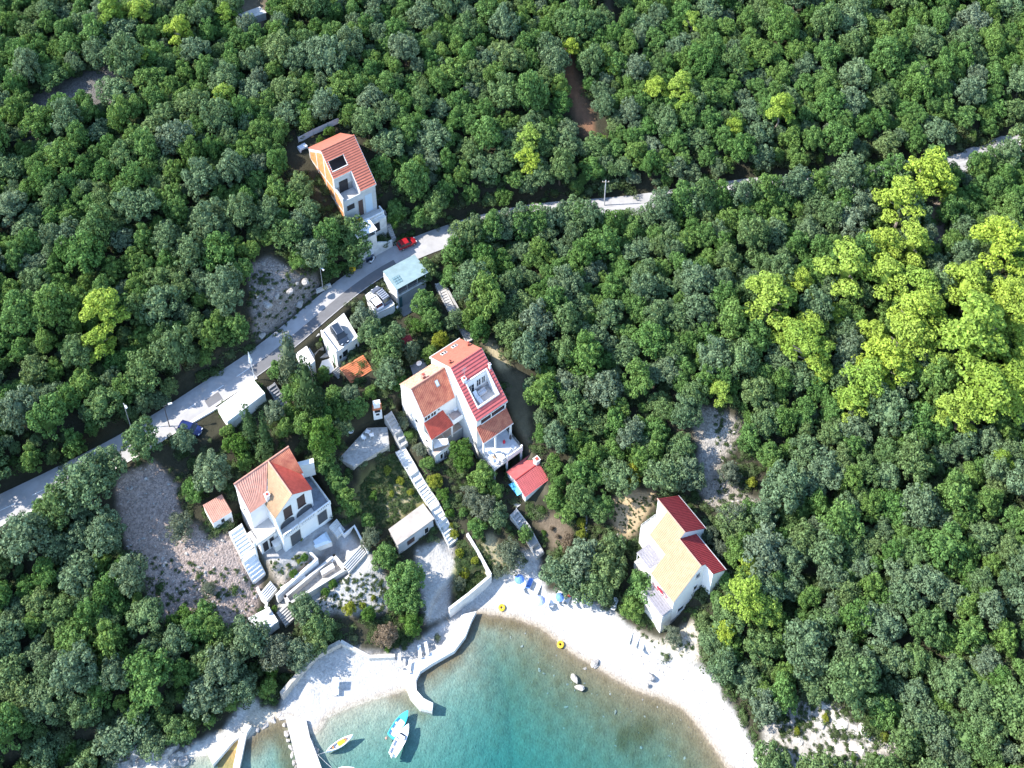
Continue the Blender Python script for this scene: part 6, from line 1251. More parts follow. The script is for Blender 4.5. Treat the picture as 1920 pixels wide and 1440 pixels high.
# ---- garden and village trees (crown centre and radius as read from the photograph)
G1 = 'oaks at the road and villa'; 
for row in [
  ('oak', 262, 822, 39, 'round dark oak leaning over the road next to the parked blue car'), ('oak', 158, 900, 55, 'largest dark oak on the lower side of the road at the bend'), ('oak', 198, 872, 36, 'dark oak joined to the largest roadside oak on its uphill side'),
 ('oak', 128, 942, 36, 'dark oak joined to the largest roadside oak on its downhill side'), ('oak', 392, 882, 38, 'grey-green oak between the parked blue car and the tiled garden hut'), ('oak', 343, 822, 25, 'small dark oak whose branches cover the blue car'), ('green', 362, 915, 24, 'low green tree at the top of the scree next to the grey-green oak'),
 ('olive', 335, 985, 27, 'grey olive shrub tree standing on the scree slope'), ('cypress', 467, 795, 15, 'tall dark cypress in front of the flat roadside garage'), ('cypress', 494, 808, 13, 'shorter cypress beside the tall one behind the flat roadside garage'),
 ('laurel', 447, 838, 27, 'bright green ivy-clad tree at the foot of the tall cypress'), ('green', 425, 808, 16, 'small green tree at the white garage corner by the parked car'), ('fir', 577, 728, 34, 'tall dark green conifer below the flat annex'), ('greyfir', 541, 668, 28, 'grey-green cedar overhanging the road by the flat annex'),
 ('green', 517, 690, 18, 'green bush-like tree between the grey cedar and the road'), ('green', 592, 768, 28, 'green tree directly below the tall dark conifer'), ('laurel', 600, 815, 38, 'big round yellow-green tree above the arched villa'), ('green', 560, 715, 24, 'dark green tree behind the tall conifer'), ('green', 545, 735, 22, 'dark green tree by the dim stairway under the conifers'),
 ('oak', 682, 592, 27, 'grey oak between the two roof parking decks'), ('oak', 700, 625, 30, 'oak downhill of the second parking deck'), ('oak', 722, 655, 32, 'oak above the tiled porch roof'), ('oak', 738, 628, 26, 'oak standing before the carport lower terrace'), ('oak', 728, 694, 28, 'oak next to the tiled porch, lowest of its row'), ('green', 750, 712, 18, 'small green tree uphill of the brick barbecue'),
 ('green', 793, 565, 26, 'leafy green tree with pale trunk before the carport'), ('oak', 800, 505, 24, 'grey oak brushing the corner of the carport roof'), ('laurel', 782, 612, 18, 'bright green bush tree below the carport lower terrace'), ('green', 808, 600, 22, 'dark green tree by the shaded stairway under the carport'), ('yellow', 824, 634, 17, 'lime-green vine bush at the back of the tall house'), ('yellow', 812, 652, 11, 'small lime-green bush by the back eave of the tall house'),
 ('laurel', 866, 843, 25, 'tall bright green laurel between the joined house and the tall house terrace'), ('laurel', 866, 866, 20, 'lower bright green laurel beside the joined house door'), ('green', 905, 890, 30, 'deep green tree below the tall house terrace'), ('olive', 885, 932, 25, 'grey olive tree in the garden below the tall house'), ('olive', 908, 948, 26, 'second grey olive tree in the garden below the tall house'), ('green', 928, 918, 20, 'dark green tree by the annex side wall'),
 ('oak', 935, 965, 22, 'dark oak above the tamarisk by the shaded straight stairway'), ('green', 893, 985, 20, 'brownish green tree over the white garden wall'), ('olive', 955, 1040, 30, 'feathery grey-green tamarisk at the top of the beach'), ('olive', 933, 1072, 13, 'small tamarisk bush over the beach wall'), ('green', 985, 1000, 16, 'green tree beside the straight shaded stairway'), ('green', 1040, 932, 24, 'green tree leaning on the annex roof corner'), ('green', 1062, 955, 24, 'vine-covered green tree above the vegetable rows'), ('yellow', 1092, 1000, 11, 'yellowish vine along the grey boundary wall'), ('yellow', 1090, 978, 10, 'yellow-green creeper at the top of the grey boundary wall'),
 ('dry', 1068, 1016, 18, 'brownish bush between vegetable rows and the big beach oak'), ('green', 1130, 948, 26, 'green tree at the dry grass clearing'), ('oak', 1050, 1072, 38, 'big beach oak, seaward crown above the blue parasol'), ('oak', 1096, 1052, 44, 'big beach oak, tallest middle crown behind the loungers'), ('oak', 1142, 1062, 42, 'big beach oak crown nearest the beach house pergola'), ('oak', 1118, 1095, 36, 'big beach oak crown overhanging the lounger row'), ('oak', 1075, 1100, 28, 'smaller beach oak crown above the red towel'), ('oak', 1150, 1025, 26, 'beach oak crown next to the dry grass clearing'),
 ('green', 1203, 1098, 36, 'round fresh green tree touching the beach house roof'), ('green', 1186, 1138, 26, 'lower fresh green tree in front of the beach house terrace'), ('olive', 1262, 1192, 21, 'small grey olive at the seaward corner of the beach house'), ('yellow', 1182, 888, 24, 'yellowish green tree above the dry grass clearing'), ('oak', 1245, 888, 40, 'broad oak behind the beach house'), ('oak', 1290, 884, 34, 'oak by the woodland path behind the beach house'), ('green', 1212, 862, 26, 'green tree behind the broad oak of the beach house'),
 ('olive', 1368, 886, 23, 'grey-green tree beside the curved ruined wall'), ('olive', 1372, 968, 30, 'broad grey-green tree next to the beach house crimson roof'), ('olive', 1330, 1000, 20, 'small grey tree touching the crimson roof of the beach house'), ('olive', 1352, 1028, 18, 'grey bush tree by the far eave of the beach house'), ('laurel', 1216, 1012, 11, 'small bright palm-like plant by the beach house pergola'),
 ('green', 720, 1040, 26, 'green tree by the corner of the flat stone hut'), ('olive', 694, 1008, 20, 'grey-green bush tree above the villa courtyard wall'), ('green', 690, 975, 15, 'green bush tree at the overgrown garden corner'), ('green', 762, 1080, 38, 'dark rounded tree between gravel path and villa court'), ('green', 742, 1118, 25, 'dark tree next to the rounded one by the villa court'), ('green', 772, 1130, 24, 'dark tree over the shaded gravel path'), ('laurel', 770, 1168, 24, 'green tree behind the curved quay benches'), ('dry', 722, 1188, 27, 'bare brownish bush behind the sheltered beach'), ('laurel', 690, 1150, 17, 'bright green shrub tree below the villa court'), ('yellow', 655, 1140, 14, 'yellow-green shrub on the sunny villa court'),
 ('oak', 598, 1172, 32, 'dark oak above the dry stone wall of the sheltered beach'), ('oak', 566, 1140, 28, 'olive-brown oak by the grey steps of the slab roof'), ('olive', 518, 1218, 36, 'silver-grey oak by the white slab roof'), ('oak', 558, 1222, 30, 'grey oak leaning over the sheltered beach wall'), ('green', 500, 1290, 22, 'green tree at the head of the slipway path'), ('laurel', 507, 1258, 18, 'bright green tree next to the silver-grey oak'), ('oak', 590, 1205, 24, 'oak casting shade on the sheltered beach'),
 ('olive', 390, 1104, 15, 'grey shrub tree alone on the sunlit scree'), ('green', 383, 1145, 25, 'green tree at the foot of the sunlit scree'), ('laurel', 350, 1152, 19, 'leafy green tree beside the scree foot tree'), ('laurel', 326, 1162, 16, 'small leafy tree at the wood edge of the scree'), ('green', 378, 1182, 20, 'green tree behind the scree foot tree'), ('oak', 418, 1245, 38, 'big olive-green oak between scree and slipway'), ('green', 442, 1290, 22, 'green tree above the slipway path'),
 ('oak', 562, 345, 25, 'oak beside the orange brick gable wall'), ('oak', 578, 394, 25, 'oak in front of the brick gable wall base'), ('oak', 560, 415, 24, 'oak at the clearing next to the brick gable house'), ('green', 612, 468, 26, 'green tree on the bank above the road by the garage of the brick gable house'), ('green', 585, 470, 26, 'green tree behind the tall lamp post'), ('green', 640, 462, 18, 'green bush tree at the corner of the brick gable house'), ('green', 560, 485, 22, 'green tree above the limestone boulders'), ('green', 625, 505, 16, 'green bush at the road bank near the grit bin'),
 ('laurel', 741, 412, 17, 'bright green bush beside the outdoor steps of the brick gable house'), ('laurel', 620, 247, 13, 'light green shrub at the grey panel fence'), ('laurel', 600, 262, 9, 'small light green shrub by the panel fence'),
 ('green', 640, 772, 21, 'dark green shrub tree left of the brick barbecue'), ('green', 668, 760, 22, 'dark green shrub tree right behind the brick barbecue'), ('green', 692, 735, 15, 'small green tree under the tiled porch'), ('green', 533, 800, 20, 'dark tree above the arched villa roof ridge'), ('oak', 495, 845, 20, 'oak at the foot of the shorter cypress'), ('green', 460, 862, 18, 'shaded green tree beside the arched villa ridge'),
   ('green', 628, 742, 22, 'green tree between the dark conifer and the tiled porch'), ('green', 608, 702, 17, 'green tree beside the curving porch steps'), ('oak', 655, 738, 20, 'oak just downhill of the tiled porch'), ('green', 606, 858, 24, 'dark tree between the hedge row and the arched villa'), ('green', 572, 792, 26, 'dark tree by the foot of the dim stairway'), ('green', 545, 772, 22, 'shaded green tree by the lower dim stairway'), ('oak', 512, 770, 20, 'oak between the flat garage and the dim stairway'),
  ('oak', 640, 800, 20, 'oak shading the terrace edge with the white table'), ('green', 845, 655, 12, 'green bush touching the back roof edge of the tall house'), ('green', 805, 660, 16, 'green bush at the shaded back corner of the tall house'), ('oak', 770, 655, 18, 'oak over the small red-roofed shed'), ('oak', 850, 600, 20, 'oak above the shaded footpath wall'), ('green', 862, 660, 14, 'hedge-like tree beside the tall house back corner'),
 ]: plant_px(*row[:5], group='garden trees of the cove', zs=1.5 if row[1] in (600, 577, 541) else 1.25 if row[0] == 'oak' else 1.1)
for i, (x, y, r) in enumerate([(623, 888, 19), (635, 908, 20), (648, 930, 20), (660, 950, 18), (614, 872, 14)]): plant_px('green', x, y, r, 'dark rounded bush of the hedge row beside the arched villa', 'hedge bushes beside the villa')
for i, (x, y, r, k) in enumerate([(800, 868, 17, 'green'), (816, 900, 16, 'yellow'), (788, 842, 15, 'olive'), (831, 926, 14, 'laurel'), (757, 792, 13, 'olive'), (766, 815, 10, 'green'), (845, 962, 11, 'laurel'), (851, 1000, 10, 'yellow'), (838, 945, 10, 'green')]): plant_px(k, x, y, r, 'leafy garden bush lining the white stairways by the joined house', 'bushes lining the stairways')
for k_, (u, w) in enumerate(((4.6, 1.3), (5.6, 1.5), (5.0, 2.0), (6.1, 1.0))):
    p = FA.world(u, w, 21.9); plant('green' if k_ < 0 else 'shrub', p[0], p[1], 21.9, .85, 1.0, k_, 'dark hedge plant filling the raised planter of the brick gable house', 'planter hedge plants')
bl = plant_px('bloom', 1243, 1105, 7, 'red-pink bougainvillea at the ochre eave of the beach house'); bl.location.z = 8.6; bl.location.x, bl.location.y = [float(c) for c in FC.world(1.35, 2.6, 0)[:2]]; bl.scale = (.3, 1.25, .4); bl.rotation_euler = (0, 0, math.radians(FC.A)); bl.location.z = 9.1
GS = 'small shrubs in the gardens'
for i, (x, y, r, k) in enumerate([(570, 1045, 10, 'laurel'), (548, 1075, 9, 'laurel'), (610, 1110, 11, 'laurel'), (625, 1094, 10, 'laurel'), (560, 1052, 5, 'yellow'), (516, 1140, 7, 'laurel'), (466, 1186, 7, 'laurel'), (440, 1104, 9, 'shrub'), (300, 1100, 10, 'shrub'), (372, 1080, 6, 'shrub'), (320, 1120, 6, 'shrub'),
     (700, 930, 10, 'laurel'), (750, 900, 9, 'yellow'), (726, 880, 9, 'yellow'), (770, 922, 7, 'yellow'), (735, 925, 6, 'yellow'), (760, 885, 8, 'shrub'), (745, 945, 7, 'shrub'), (870, 1070, 12, 'yellow'), (880, 1098, 11, 'shrub'), (862, 1092, 13, 'olive'), (890, 1050, 8, 'yellow'), (862, 1035, 9, 'yellow'), (897, 1075, 7, 'shrub'), (905, 1010, 6, 'shrub'),
     (650, 1105, 5, 'shrub'), (675, 1115, 5, 'shrub'), (700, 1120, 6, 'yellow'), (712, 1095, 5, 'shrub'), (680, 1135, 8, 'yellow'), (565, 1010, 4, 'yellow'), (648, 630, 4, 'shrub'), (594, 645, 7, 'shrub'), (602, 636, 5, 'laurel'), (1250, 1230, 8, 'shrub'), (1495, 1370, 7, 'yellow'), (1548, 1345, 8, 'yellow'), (1555, 1430, 9, 'green'), (1600, 1420, 8, 'laurel'), (1640, 1420, 12, 'laurel'), (1660, 1380, 10, 'yellow'), (855, 1135, 8, 'yellow'), (820, 1195, 8, 'olive'), (727, 1217, 7, 'laurel'),
     (545, 550, 6, 'yellow'), (530, 555, 8, 'green'), (590, 500, 9, 'shrub'), (1410, 903, 11, 'yellow'), (1405, 880, 5, 'shrub'), (1340, 1140, 8, 'shrub'), (985, 1050, 5, 'shrub'), (1020, 1000, 6, 'laurel'), (1045, 1005, 5, 'dry'), (1035, 990, 5, 'dry'), (1025, 1010, 5, 'shrub'), (846, 985, 6, 'yellow'), (868, 960, 9, 'green'), (858, 930, 8, 'shrub')]):
    plant_px(k, x, y, r, 'small sunlit garden or bank shrub growing in open stony ground', GS)
# ---- bright Aleppo pines
GP = 'bright pines of the right-hand grove'
grove = [(1740, 325, 42), (1690, 372, 38), (1775, 348, 24), (1875, 455, 46), (1655, 460, 34), (1712, 455, 36), (1440, 556, 42), (1500, 530, 26), (1590, 500, 44), (1662, 520, 38), (1730, 542, 38), (1478, 622, 28), (1510, 645, 40), (1535, 690, 24), (1520, 610, 26), (1565, 592, 18), (1812, 535, 40), (1900, 560, 40), (1720, 592, 46), (1700, 640, 44), (1830, 620, 60), (1660, 680, 40), (1618, 715, 40), (1640, 632, 30), (1850, 735, 52), (1900, 722, 44), (1800, 770, 36), (1690, 690, 32), (1900, 600, 36), (1915, 660, 30), (1600, 755, 26), (1760, 690, 30)]
for x, y, r in grove: plant_px('pine', x, y, r * 1.25, 'bright yellow-green pine of the dense grove between the upper road and the beach house wood', GP, zs=1.0)
for x, y, r, lb in [(205, 22, 30, 'tall bright pine at the top edge of the wood, first of two neighbours'), (262, 20, 26, 'paler pine at the top edge next to the tall bright pine'), (192, 580, 44, 'lone big yellow-green pine in the dark oak wood above the road'), (185, 640, 32, 'lower limb-like bright pine beneath the lone big pine above the road'), (335, 55, 28, 'bright pine near the grey forest shed clearing'), (372, 22, 17, 'small bright pine by the grey forest shed'), (265, 105, 20, 'slim bright pine at the shady forest clearing'), (165, 82, 14, 'small bright pine with a smaller neighbour in the upper wood'), (140, 96, 11, 'smallest bright pine in the upper wood'), (420, 178, 22, 'rounded yellow pine alone in the upper wood'), (443, 45, 12, 'slim pine tip beside the grey forest shed'), (425, 22, 22, 'olive-green pine uphill of the grey forest shed'),
     (990, 260, 28, 'tall yellow pine above the road, highest crown of the middle wood'), (990, 300, 26, 'lower yellow pine in front of the tall one above the road'), (1068, 88, 20, 'slim yellow pine beside the reddish forest trail'), (1150, 130, 15, 'small yellow pine right of the reddish forest trail'), (1128, 262, 11, 'tiny yellow pine at the lower end of the reddish trail'), (1232, 165, 24, 'yellow pine, first of three on the upper slope'), (1278, 160, 28, 'yellow pine, biggest of three on the upper slope'), (1288, 195, 24, 'yellow pine, lowest of three on the upper slope'), (1297, 38, 20, 'yellow pine near the top edge of the wood'), (1395, 118, 18, 'dull yellow pine between the top edge and the round yellow pine'), (1378, 236, 20, 'yellow pine downhill of the round yellow pine'), (1462, 204, 32, 'round bright yellow pine alone on the upper slope'),
     (1350, 735, 24, 'slim bright pine at the upper end of the woodland path'), (1398, 1118, 42, 'big bright pine behind the beach house'), (1405, 1058, 20, 'upright pine tip above the big bright pine behind the beach house'), (1440, 1140, 30, 'bright pine crown seaward of the big bright pine behind the beach house'), (1880, 862, 24, 'yellowish pine below the bright grove at the picture edge'), (1360, 1180, 22, 'small dull pine between beach and big bright pine')]:
    plant_px('pine', x, y, r, lb, None, zs=1.1)
# loose stones on the scree
def rubble(name, label, srcs, pts, k):
    return scatter(name, label, 'rubble', pts, np.c_[rng.uniform(-.4, .4, (len(pts), 2)), rng.uniform(0, 6.28, len(pts))], np.c_[k, k * rng.uniform(.6, 1.2, len(k)), k * rng.uniform(.5, .9, len(k))], rng.integers(0, len(srcs), len(pts)), srcs, M['rock'])
# oaks along the lower edge of the road hide most of it beyond the houses
for i, x in enumerate(list(range(868, 1120, 27)) + list(range(1236, 1700, 30)) + [1835, 1862, 1890]):
    yr = np.interp(x, [r[0] for r in ROADC], [r[1] for r in ROADC]); k_ = ('oak', 'oak', 'green')[i % 3]
    plant_px(k_, x + rng.uniform(-5, 5), yr + (3 if x < 1120 else -1) + rng.uniform(-3, 4) + (14 if x > 1800 else 0), rng.uniform(21, 29), 'oak at the lower edge of the upper road hiding part of the asphalt' if k_ == 'oak' else 'fresh green tree at the lower edge of the upper road hiding part of the asphalt', 'roadside oaks' if k_ == 'oak' else 'roadside green trees', zs=1.65)
# ---- the woods
EXCL = [
 [(225, 870), (300, 830), (345, 795), (500, 700), (520, 650), (475, 655), (452, 575), (465, 495), (545, 465), (600, 520), (680, 505), (640, 430), (610, 440), (560, 430), (535, 330), (530, 262), (640, 225), (700, 290), (745, 420), (800, 440), (830, 455), (835, 520), (885, 640), (945, 645), (975, 760), (1010, 850), (1060, 940), (1130, 1000), (1125, 940), (1175, 912), (1290, 880), (1295, 770), (1340, 745), (1400, 780), (1400, 850), (1440, 880), (1440, 960), (1340, 985), (1375, 1075), (1335, 1115), (1340, 1170), (1312, 1180), (1315, 1240), (1350, 1270), (1400, 1340), (1435, 1400), (1440, 1475), (180, 1480), (240, 1405), (350, 1405), (420, 1350), (470, 1300), (480, 1210), (440, 1190), (395, 1190), (300, 1170), (255, 1090), (215, 990), (90, 960), (215, 880)],
 [(1430, 1345), (1480, 1312), (1555, 1305), (1625, 1370), (1705, 1360), (1705, 1405), (1625, 1440), (1560, 1455), (1425, 1455)], [(1640, 1275), (1655, 1270), (1660, 1310), (1640, 1310)],
 [(60, 190), (130, 150), (215, 115), (225, 190), (160, 200), (60, 265), (30, 260)], [(432, -20), (512, -20), (515, 68), (440, 72)], [(1735, 365), (1775, 365), (1768, 470), (1735, 470)],
 [(1030, 85), (1072, 85), (1140, 265), (1097, 285), (1052, 195)], [(1122, -30), (1160, -30), (1168, 70), (1135, 70)], [(985, 690), (1010, 850), (1060, 940), (1030, 940), (960, 780), (940, 680)], [(1690, 1165), (1720, 1165), (1720, 1220), (1690, 1220)], [(1880, 880), (1930, 870), (1930, 930), (1880, 920)], [(1475, 740), (1510, 760), (1495, 790), (1465, 765)]]
PINEXY = [(o.location.x, o.location.y, o.scale.x) for o in bpy.data.objects if o.name.startswith('pine_tree')]
def wood_points(n, rlo, rhi, pts, cells, cs=4.4, fac=.74):
    x = rng.uniform(-150, 165, n); y = rng.uniform(48, 228, n); z = height(x, y); px, py, s = proj(x, y, z)
    ok = (px > -150) & (px < 2070) & (py > -70) & (py < 1560) & ~in_poly(x, y, WPOLY) & (seg_dist(x, y, road_w) > 3.6)
    for e in EXCL: ok &= ~in_poly(px, py, e)
    for a, b, k in PINEXY: ok &= np.hypot(x - a, y - b) > k * 1.2
    r = rlo + (rhi - rlo) * rng.random(n) ** 1.6
    for i in np.nonzero(ok)[0]:
        cx, cy = int(x[i] // cs), int(y[i] // cs); good = True
        for dx in (-2, -1, 0, 1, 2):
            for dy in (-2, -1, 0, 1, 2):
                for (qx, qy, qr) in cells.get((cx + dx, cy + dy), ()):
                    if (qx - x[i]) ** 2 + (qy - y[i]) ** 2 < (fac * (qr + r[i])) ** 2: good = False; break
                if not good: break
            if not good: break
        if good: cells.setdefault((cx, cy), []).append((x[i], y[i], r[i])); pts.append((x[i], y[i], z[i], r[i], s[i], px[i], py[i]))
WP = []; cells = {}
wood_points(12000, 2.3, 4.0, WP, cells, fac=.60); wood_points(24000, 1.7, 2.8, WP, cells, fac=.54); nbig = len(WP)
wood_points(16000, .9, 1.6, WP, cells, fac=.50)
WP = np.array(WP); kindg = rng.random(len(WP)) < .30
vis = (WP[:, 5] > -20) & (WP[:, 5] < 1940) & (WP[:, 6] > -5) & (WP[:, 6] < 1475)
order = np.argsort(-(WP[:, 3] * WP[:, 4]) * vis); ind = np.zeros(len(WP), bool)
for g in (0, 1):
    sel = [i for i in order if kindg[i] == bool(g) and vis[i]][:296]
    ind[sel] = True
print('WOOD', len(WP), nbig, 'visible', int(vis.sum()), 'individual', int(ind.sum()))
def region(px, py):
    if py < 958 - px * .62 + (0 if px < 900 else (px - 900) * .52): return ('above the road', 0)
    if px < 560: return ('below the scree slope', 1)
    if px > 1250 and py > 820: return ('behind the beach house', 2)
    return ('between the road and the beach', 3)
for i in np.nonzero(ind)[0]:
    x, y, z, r, s, px, py = WP[i]; k = 'green' if kindg[i] else 'oak'; rg_, q = region(px, py)
    lb = ('dense grey-green oak in the wood ' if k == 'oak' else 'fresh green rounded tree in the wood ') + rg_
    plant(k, x, y, z, r / REFR[k], rng.uniform(.85, 1.6), rng.uniform(0, 6.28), lb, ('grey-green oaks ' if k == 'oak' else 'fresh green trees ') + rg_)
# the remaining small and far trees read as one mass; undergrowth fills the gaps
def scatter(name, label, cat, P, rot, scl, idx, objs, m):
    me = bpy.data.meshes.new(name); me.from_pydata([tuple(p) for p in P], [], []); n = len(P)
    for nm, ty, dat in (('scl', 'FLOAT_VECTOR', scl), ('rot', 'FLOAT_VECTOR', rot)): at_ = me.attributes.new(nm, ty, 'POINT'); at_.data.foreach_set('vector', np.asarray(dat, np.float32).ravel())
    ai = me.attributes.new('idx', 'INT', 'POINT'); ai.data.foreach_set('value', np.asarray(idx, np.int32)); me.materials.append(m)
    o = bpy.data.objects.new(name, me); COL.objects.link(o); tag(o, label, cat, kind='stuff')
    ng = bpy.data.node_groups.new(name, 'GeometryNodeTree'); ng.interface.new_socket('Geometry', in_out='INPUT', socket_type='NodeSocketGeometry'); ng.interface.new_socket('Geometry', in_out='OUTPUT', socket_type='NodeSocketGeometry')
    N, L = ng.nodes, ng.links; gi = N.new('NodeGroupInput'); go = N.new('NodeGroupOutput'); ip = N.new('GeometryNodeInstanceOnPoints'); jg = N.new('GeometryNodeJoinGeometry'); ip.inputs['Pick Instance'].default_value = True
    for ob in objs: oi = N.new('GeometryNodeObjectInfo'); oi.transform_space = 'ORIGINAL'; oi.inputs['Object'].default_value = ob; oi.inputs['As Instance'].default_value = True; L.new(oi.outputs['Geometry'], jg.inputs['Geometry'])
    def na(nm, ty): a = N.new('GeometryNodeInputNamedAttribute'); a.data_type = ty; a.inputs['Name'].default_value = nm; return a.outputs['Attribute']
    er = N.new('FunctionNodeEulerToRotation'); L.new(na('rot', 'FLOAT_VECTOR'), er.inputs[0]); L.new(er.outputs[0], ip.inputs['Rotation']); L.new(na('scl', 'FLOAT_VECTOR'), ip.inputs['Scale']); L.new(na('idx', 'INT'), ip.inputs['Instance Index'])
    L.new(gi.outputs[0], ip.inputs['Points']); L.new(jg.outputs[0], ip.inputs['Instance']); L.new(ip.outputs[0], go.inputs[0]); md = o.modifiers.new('scatter', 'NODES'); md.node_group = ng; return o
def crowns_of(kind):
    out = []; seen = set()
    for o in bpy.data.objects:
        if o.type == 'MESH' and o.name.startswith('crown') and o.data in CM[kind] and o.data.name not in seen: seen.add(o.data.name); out.append(o)
    return out
oc, gc, sc_ = crowns_of('oak'), crowns_of('green'), crowns_of('shrub')
rest = np.nonzero(~ind)[0]; Q = WP[rest]; k = Q[:, 3] / 2.6
allc = oc + gc; idx = np.where(kindg[rest], len(oc) + rng.integers(0, max(1, len(gc)), len(rest)), rng.integers(0, len(oc), len(rest)))
scatter('distant_woods', 'the many smaller and farther crowns of the dense oak wood', 'woods', Q[:, :3], np.c_[np.zeros((len(Q), 2)), rng.uniform(0, 6.28, len(Q))], np.c_[k, k, k * rng.uniform(.85, 1.6, len(Q))], idx, allc, LM['oak'])
n = 30000; x = rng.uniform(-150, 165, n); y = rng.uniform(48, 228, n); z = height(x, y); px, py, s = proj(x, y, z); ok = (px > -120) & (px < 2040) & (py > -60) & (py < 1540) & ~in_poly(x, y, WPOLY) & (seg_dist(x, y, road_w) > 3.3)
for e in EXCL: ok &= ~in_poly(px, py, e)
ok &= rng.random(n) < .5
Q = np.c_[x, y, z][ok]; k = rng.uniform(.6, 1.5, len(Q))
scatter('undergrowth', 'low evergreen undergrowth filling the gaps below the trees', 'undergrowth', Q, np.c_[rng.normal(0, .12, (len(Q), 2)), rng.uniform(0, 6.28, len(Q))], np.c_[k, k, k * rng.uniform(.6, 1.1, len(Q))], rng.integers(0, len(sc_), len(Q)), sc_, LM['shrub'])
# gardens between the houses: low planting wherever the ground is bare soil
n = 9000; x = rng.uniform(-75, 45, n); y = rng.uniform(72, 160, n); z = height(x, y); px, py, s = proj(x, y, z)
ok = in_poly(px, py, EXCL[0]) & ~in_poly(x, y, WPOLY) & (seg_dist(x, y, road_w) > 3.2)
for poly, _z in PADS_W: ok &= ~in_poly(x, y, poly) & (seg_dist(x, y, poly, True) > .1)
for sw in STAIR_W: ok &= seg_dist(x, y, sw) > 1.5
from mathutils.kdtree import KDTree
kd = KDTree(len(fx))
for i in range(len(fx)): kd.insert((fx[i], fy[i], 0), i)
kd.balance(); near = np.array([kd.find((a, b, 0))[1] for a, b in zip(x, y)]); ok &= (C[near, 0] < .06) & ~insea[near]
for a in [(at(*q_, 8.)[:2], r_) for q_, r_ in (((685, 838), 3.), ((990, 900), 3.2), ((450, 752), 3.5), ((410, 776), 2.), ((405, 955), 1.6), ((770, 985), 3.2), ((600, 1090), 4.5), ((500, 1165), 2.5), ((708, 765), 1.2), ((700, 570), 3.5), ((668, 693), 3.2), ((570, 670), 3), ((365, 808), 4), ((590, 680), 3.5))]: ok &= np.hypot(x - a[0][0], y - a[0][1]) > a[1]
ok &= rng.random(n) < .8
Q = np.c_[x, y, z][ok]; k = rng.uniform(.35, .95, len(Q))
scatter('garden_undergrowth', 'low overgrown garden greenery between the houses', 'undergrowth', Q, np.c_[rng.normal(0, .12, (len(Q), 2)), rng.uniform(0, 6.28, len(Q))], np.c_[k, k, k * rng.uniform(.5, 1., len(Q))], rng.integers(0, len(sc_), len(Q)), sc_, LM['shrub'])
n = 26000; x = rng.uniform(-80, 70, n); y = rng.uniform(62, 156, n); near = np.array([kd.find((a, b, 0))[1] for a, b in zip(x, y)])
ok = (SPK[near] > .8) | ((SPK[near] > .2) & (K[near] == 2) & (rng.random(n) < .12)); x, y = x[ok], y[ok]
for sw in STAIR_W: ok = seg_dist(x, y, sw) > 1.5; x, y = x[ok], y[ok]
kk = .06 + .34 * rng.random(len(x)) ** 3
tide = [ground(*p)[:2] for p in ((1195, 1225), (1230, 1245), (1290, 1275), (1330, 1310), (1370, 1350), (1405, 1400), (1420, 1440))]
xt = rng.uniform(15, 55, 9000); yt = rng.uniform(64, 95, 9000); dt = seg_dist(xt, yt, tide); okt = (np.abs(dt - .3) < .5 + .4 * rng.random(9000)) & (rng.random(9000) < .5); x = np.r_[x, xt[okt]]; y = np.r_[y, yt[okt]]; kk = np.r_[kk, .05 + .14 * rng.random(okt.sum()) ** 2]
rk = [o for o in bpy.data.objects if o.type == 'MESH' and o.name.startswith('boulder')]; rk_s = rk[3:9]
Q = np.c_[x, y, height(x, y) + .02]
n = 5000; x2 = rng.uniform(-10, 40, n); y2 = rng.uniform(60, 100, n); i2 = np.array([kd.find((a, b, 0))[1] for a, b in zip(x2, y2)]); ok = insea[i2] & (rng.random(n) < np.clip(SILT1[i2] * 1.4 - .75, 0, .3)) & (dsea[i2] > .8); x2, y2 = x2[ok], y2[ok]
Q = np.r_[Q, np.c_[x2, y2, height(x2, y2) - .03]]; kk = np.r_[kk, .05 + .3 * rng.random(len(x2)) ** 3]
rubble('rubble', 'loose limestone rubble strewn over the scree and rocky banks', rk_s, Q, kk)
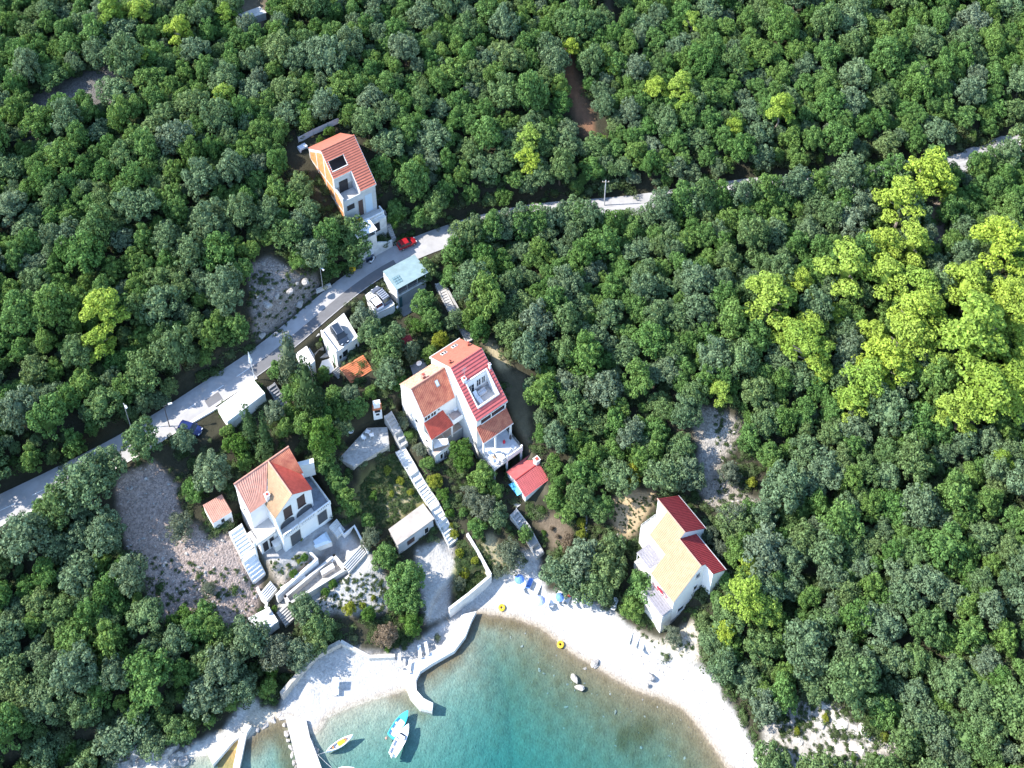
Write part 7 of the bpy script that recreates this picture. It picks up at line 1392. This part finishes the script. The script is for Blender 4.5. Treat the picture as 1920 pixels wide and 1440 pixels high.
# weeds in the open ground
def weeds(poly, dens, lo, hi, name, label):
    P = np.array([ground(*p)[:2] for p in poly]); n = int(dens); x = rng.uniform(P[:, 0].min(), P[:, 0].max(), n); y = rng.uniform(P[:, 1].min(), P[:, 1].max(), n); ok = in_poly(x, y, P); x, y = x[ok], y[ok]; k = rng.uniform(lo, hi, len(x)); return np.c_[x, y, height(x, y)], k
PP, KK = [], []
for poly, dens, lo, hi in (([(690, 890), (740, 850), (790, 935), (740, 985), (700, 985), (650, 960)], 420, .12, .4), ([(855, 1040), (900, 1020), (930, 1070), (860, 1130)], 260, .15, .4), ([(600, 1090), (735, 1080), (735, 1150), (600, 1140)], 110, .1, .25), ([(260, 1040), (480, 1080), (470, 1180), (300, 1160)], 120, .1, .3), ([(1150, 1150), (1240, 1200), (1310, 1180), (1310, 1240), (1250, 1240)], 50, .1, .3), ([(1440, 1320), (1560, 1310), (1700, 1370), (1600, 1440), (1440, 1440)], 130, .15, .5), ([(505, 1055), (560, 1040), (600, 1060), (525, 1110)], 60, .1, .3), ([(1340, 780), (1400, 790), (1440, 960), (1340, 960)], 90, .12, .4), ([(1130, 950), (1235, 925), (1180, 1010)], 160, .08, .2), ([(470, 510), (600, 520), (600, 550), (520, 630), (470, 630)], 110, .15, .4), ([(690, 1150), (790, 1180), (760, 1215), (690, 1210)], 90, .15, .45), ([(900, 1000), (960, 1080), (920, 1075)], 60, .1, .3)):
    p, kk = weeds(poly, dens * 2.2, lo, hi, '', ''); PP.append(p); KK.append(kk)
PP = np.concatenate(PP); KK = np.concatenate(KK); wo = sc_ + crowns_of('bloom')[:0]
wm = [o for o in bpy.data.objects if o.type == 'MESH' and o.name.startswith('crown') and o.data in CM['yellow']][:1]
scatter('weeds', 'tufts of weeds and dry herbs on the open stony ground', 'weeds', PP, np.c_[np.zeros((len(PP), 2)), rng.uniform(0, 6.28, len(PP))], np.c_[KK, KK, KK], rng.integers(0, len(sc_), len(PP)), sc_, LM['shrub'])
# ================================================================ light
w = bpy.data.worlds.new('World'); SC.world = w; w.use_nodes = True; N, L = w.node_tree.nodes, w.node_tree.links
sk = N.new('ShaderNodeTexSky'); sk.sky_type = 'NISHITA'; sk.sun_disc = False; sk.sun_elevation = math.radians(44); sk.sun_rotation = math.radians(-90); sk.air_density = 1.1; sk.dust_density = .4; sk.ozone_density = 3.5
bg = N['Background']; bg.inputs['Strength'].default_value = .15; L.new(sk.outputs['Color'], bg.inputs['Color'])
sl = bpy.data.lights.new('sun', 'SUN'); sl.energy = 3.0; sl.angle = math.radians(.5); sl.color = (1, .95, .87); so = bpy.data.objects.new('sun', sl); COL.objects.link(so)
d = Vector((math.cos(math.radians(44)), .03, -math.sin(math.radians(44)))); so.rotation_euler = d.to_track_quat('-Z', 'Y').to_euler(); so.location = (-100, 100, 120)
SC.view_settings.view_transform = 'Standard'; SC.view_settings.look = 'None'; SC.view_settings.gamma = 1; SC.view_settings.exposure = 1.8
SC.cycles.max_bounces = 6; SC.cycles.diffuse_bounces = 3; SC.cycles.transparent_max_bounces = 12; SC.cycles.use_denoising = True
for cur in list(bpy.data.objects):
    if cur.type == 'MESH' and cur.users == 0: bpy.data.objects.remove(cur)
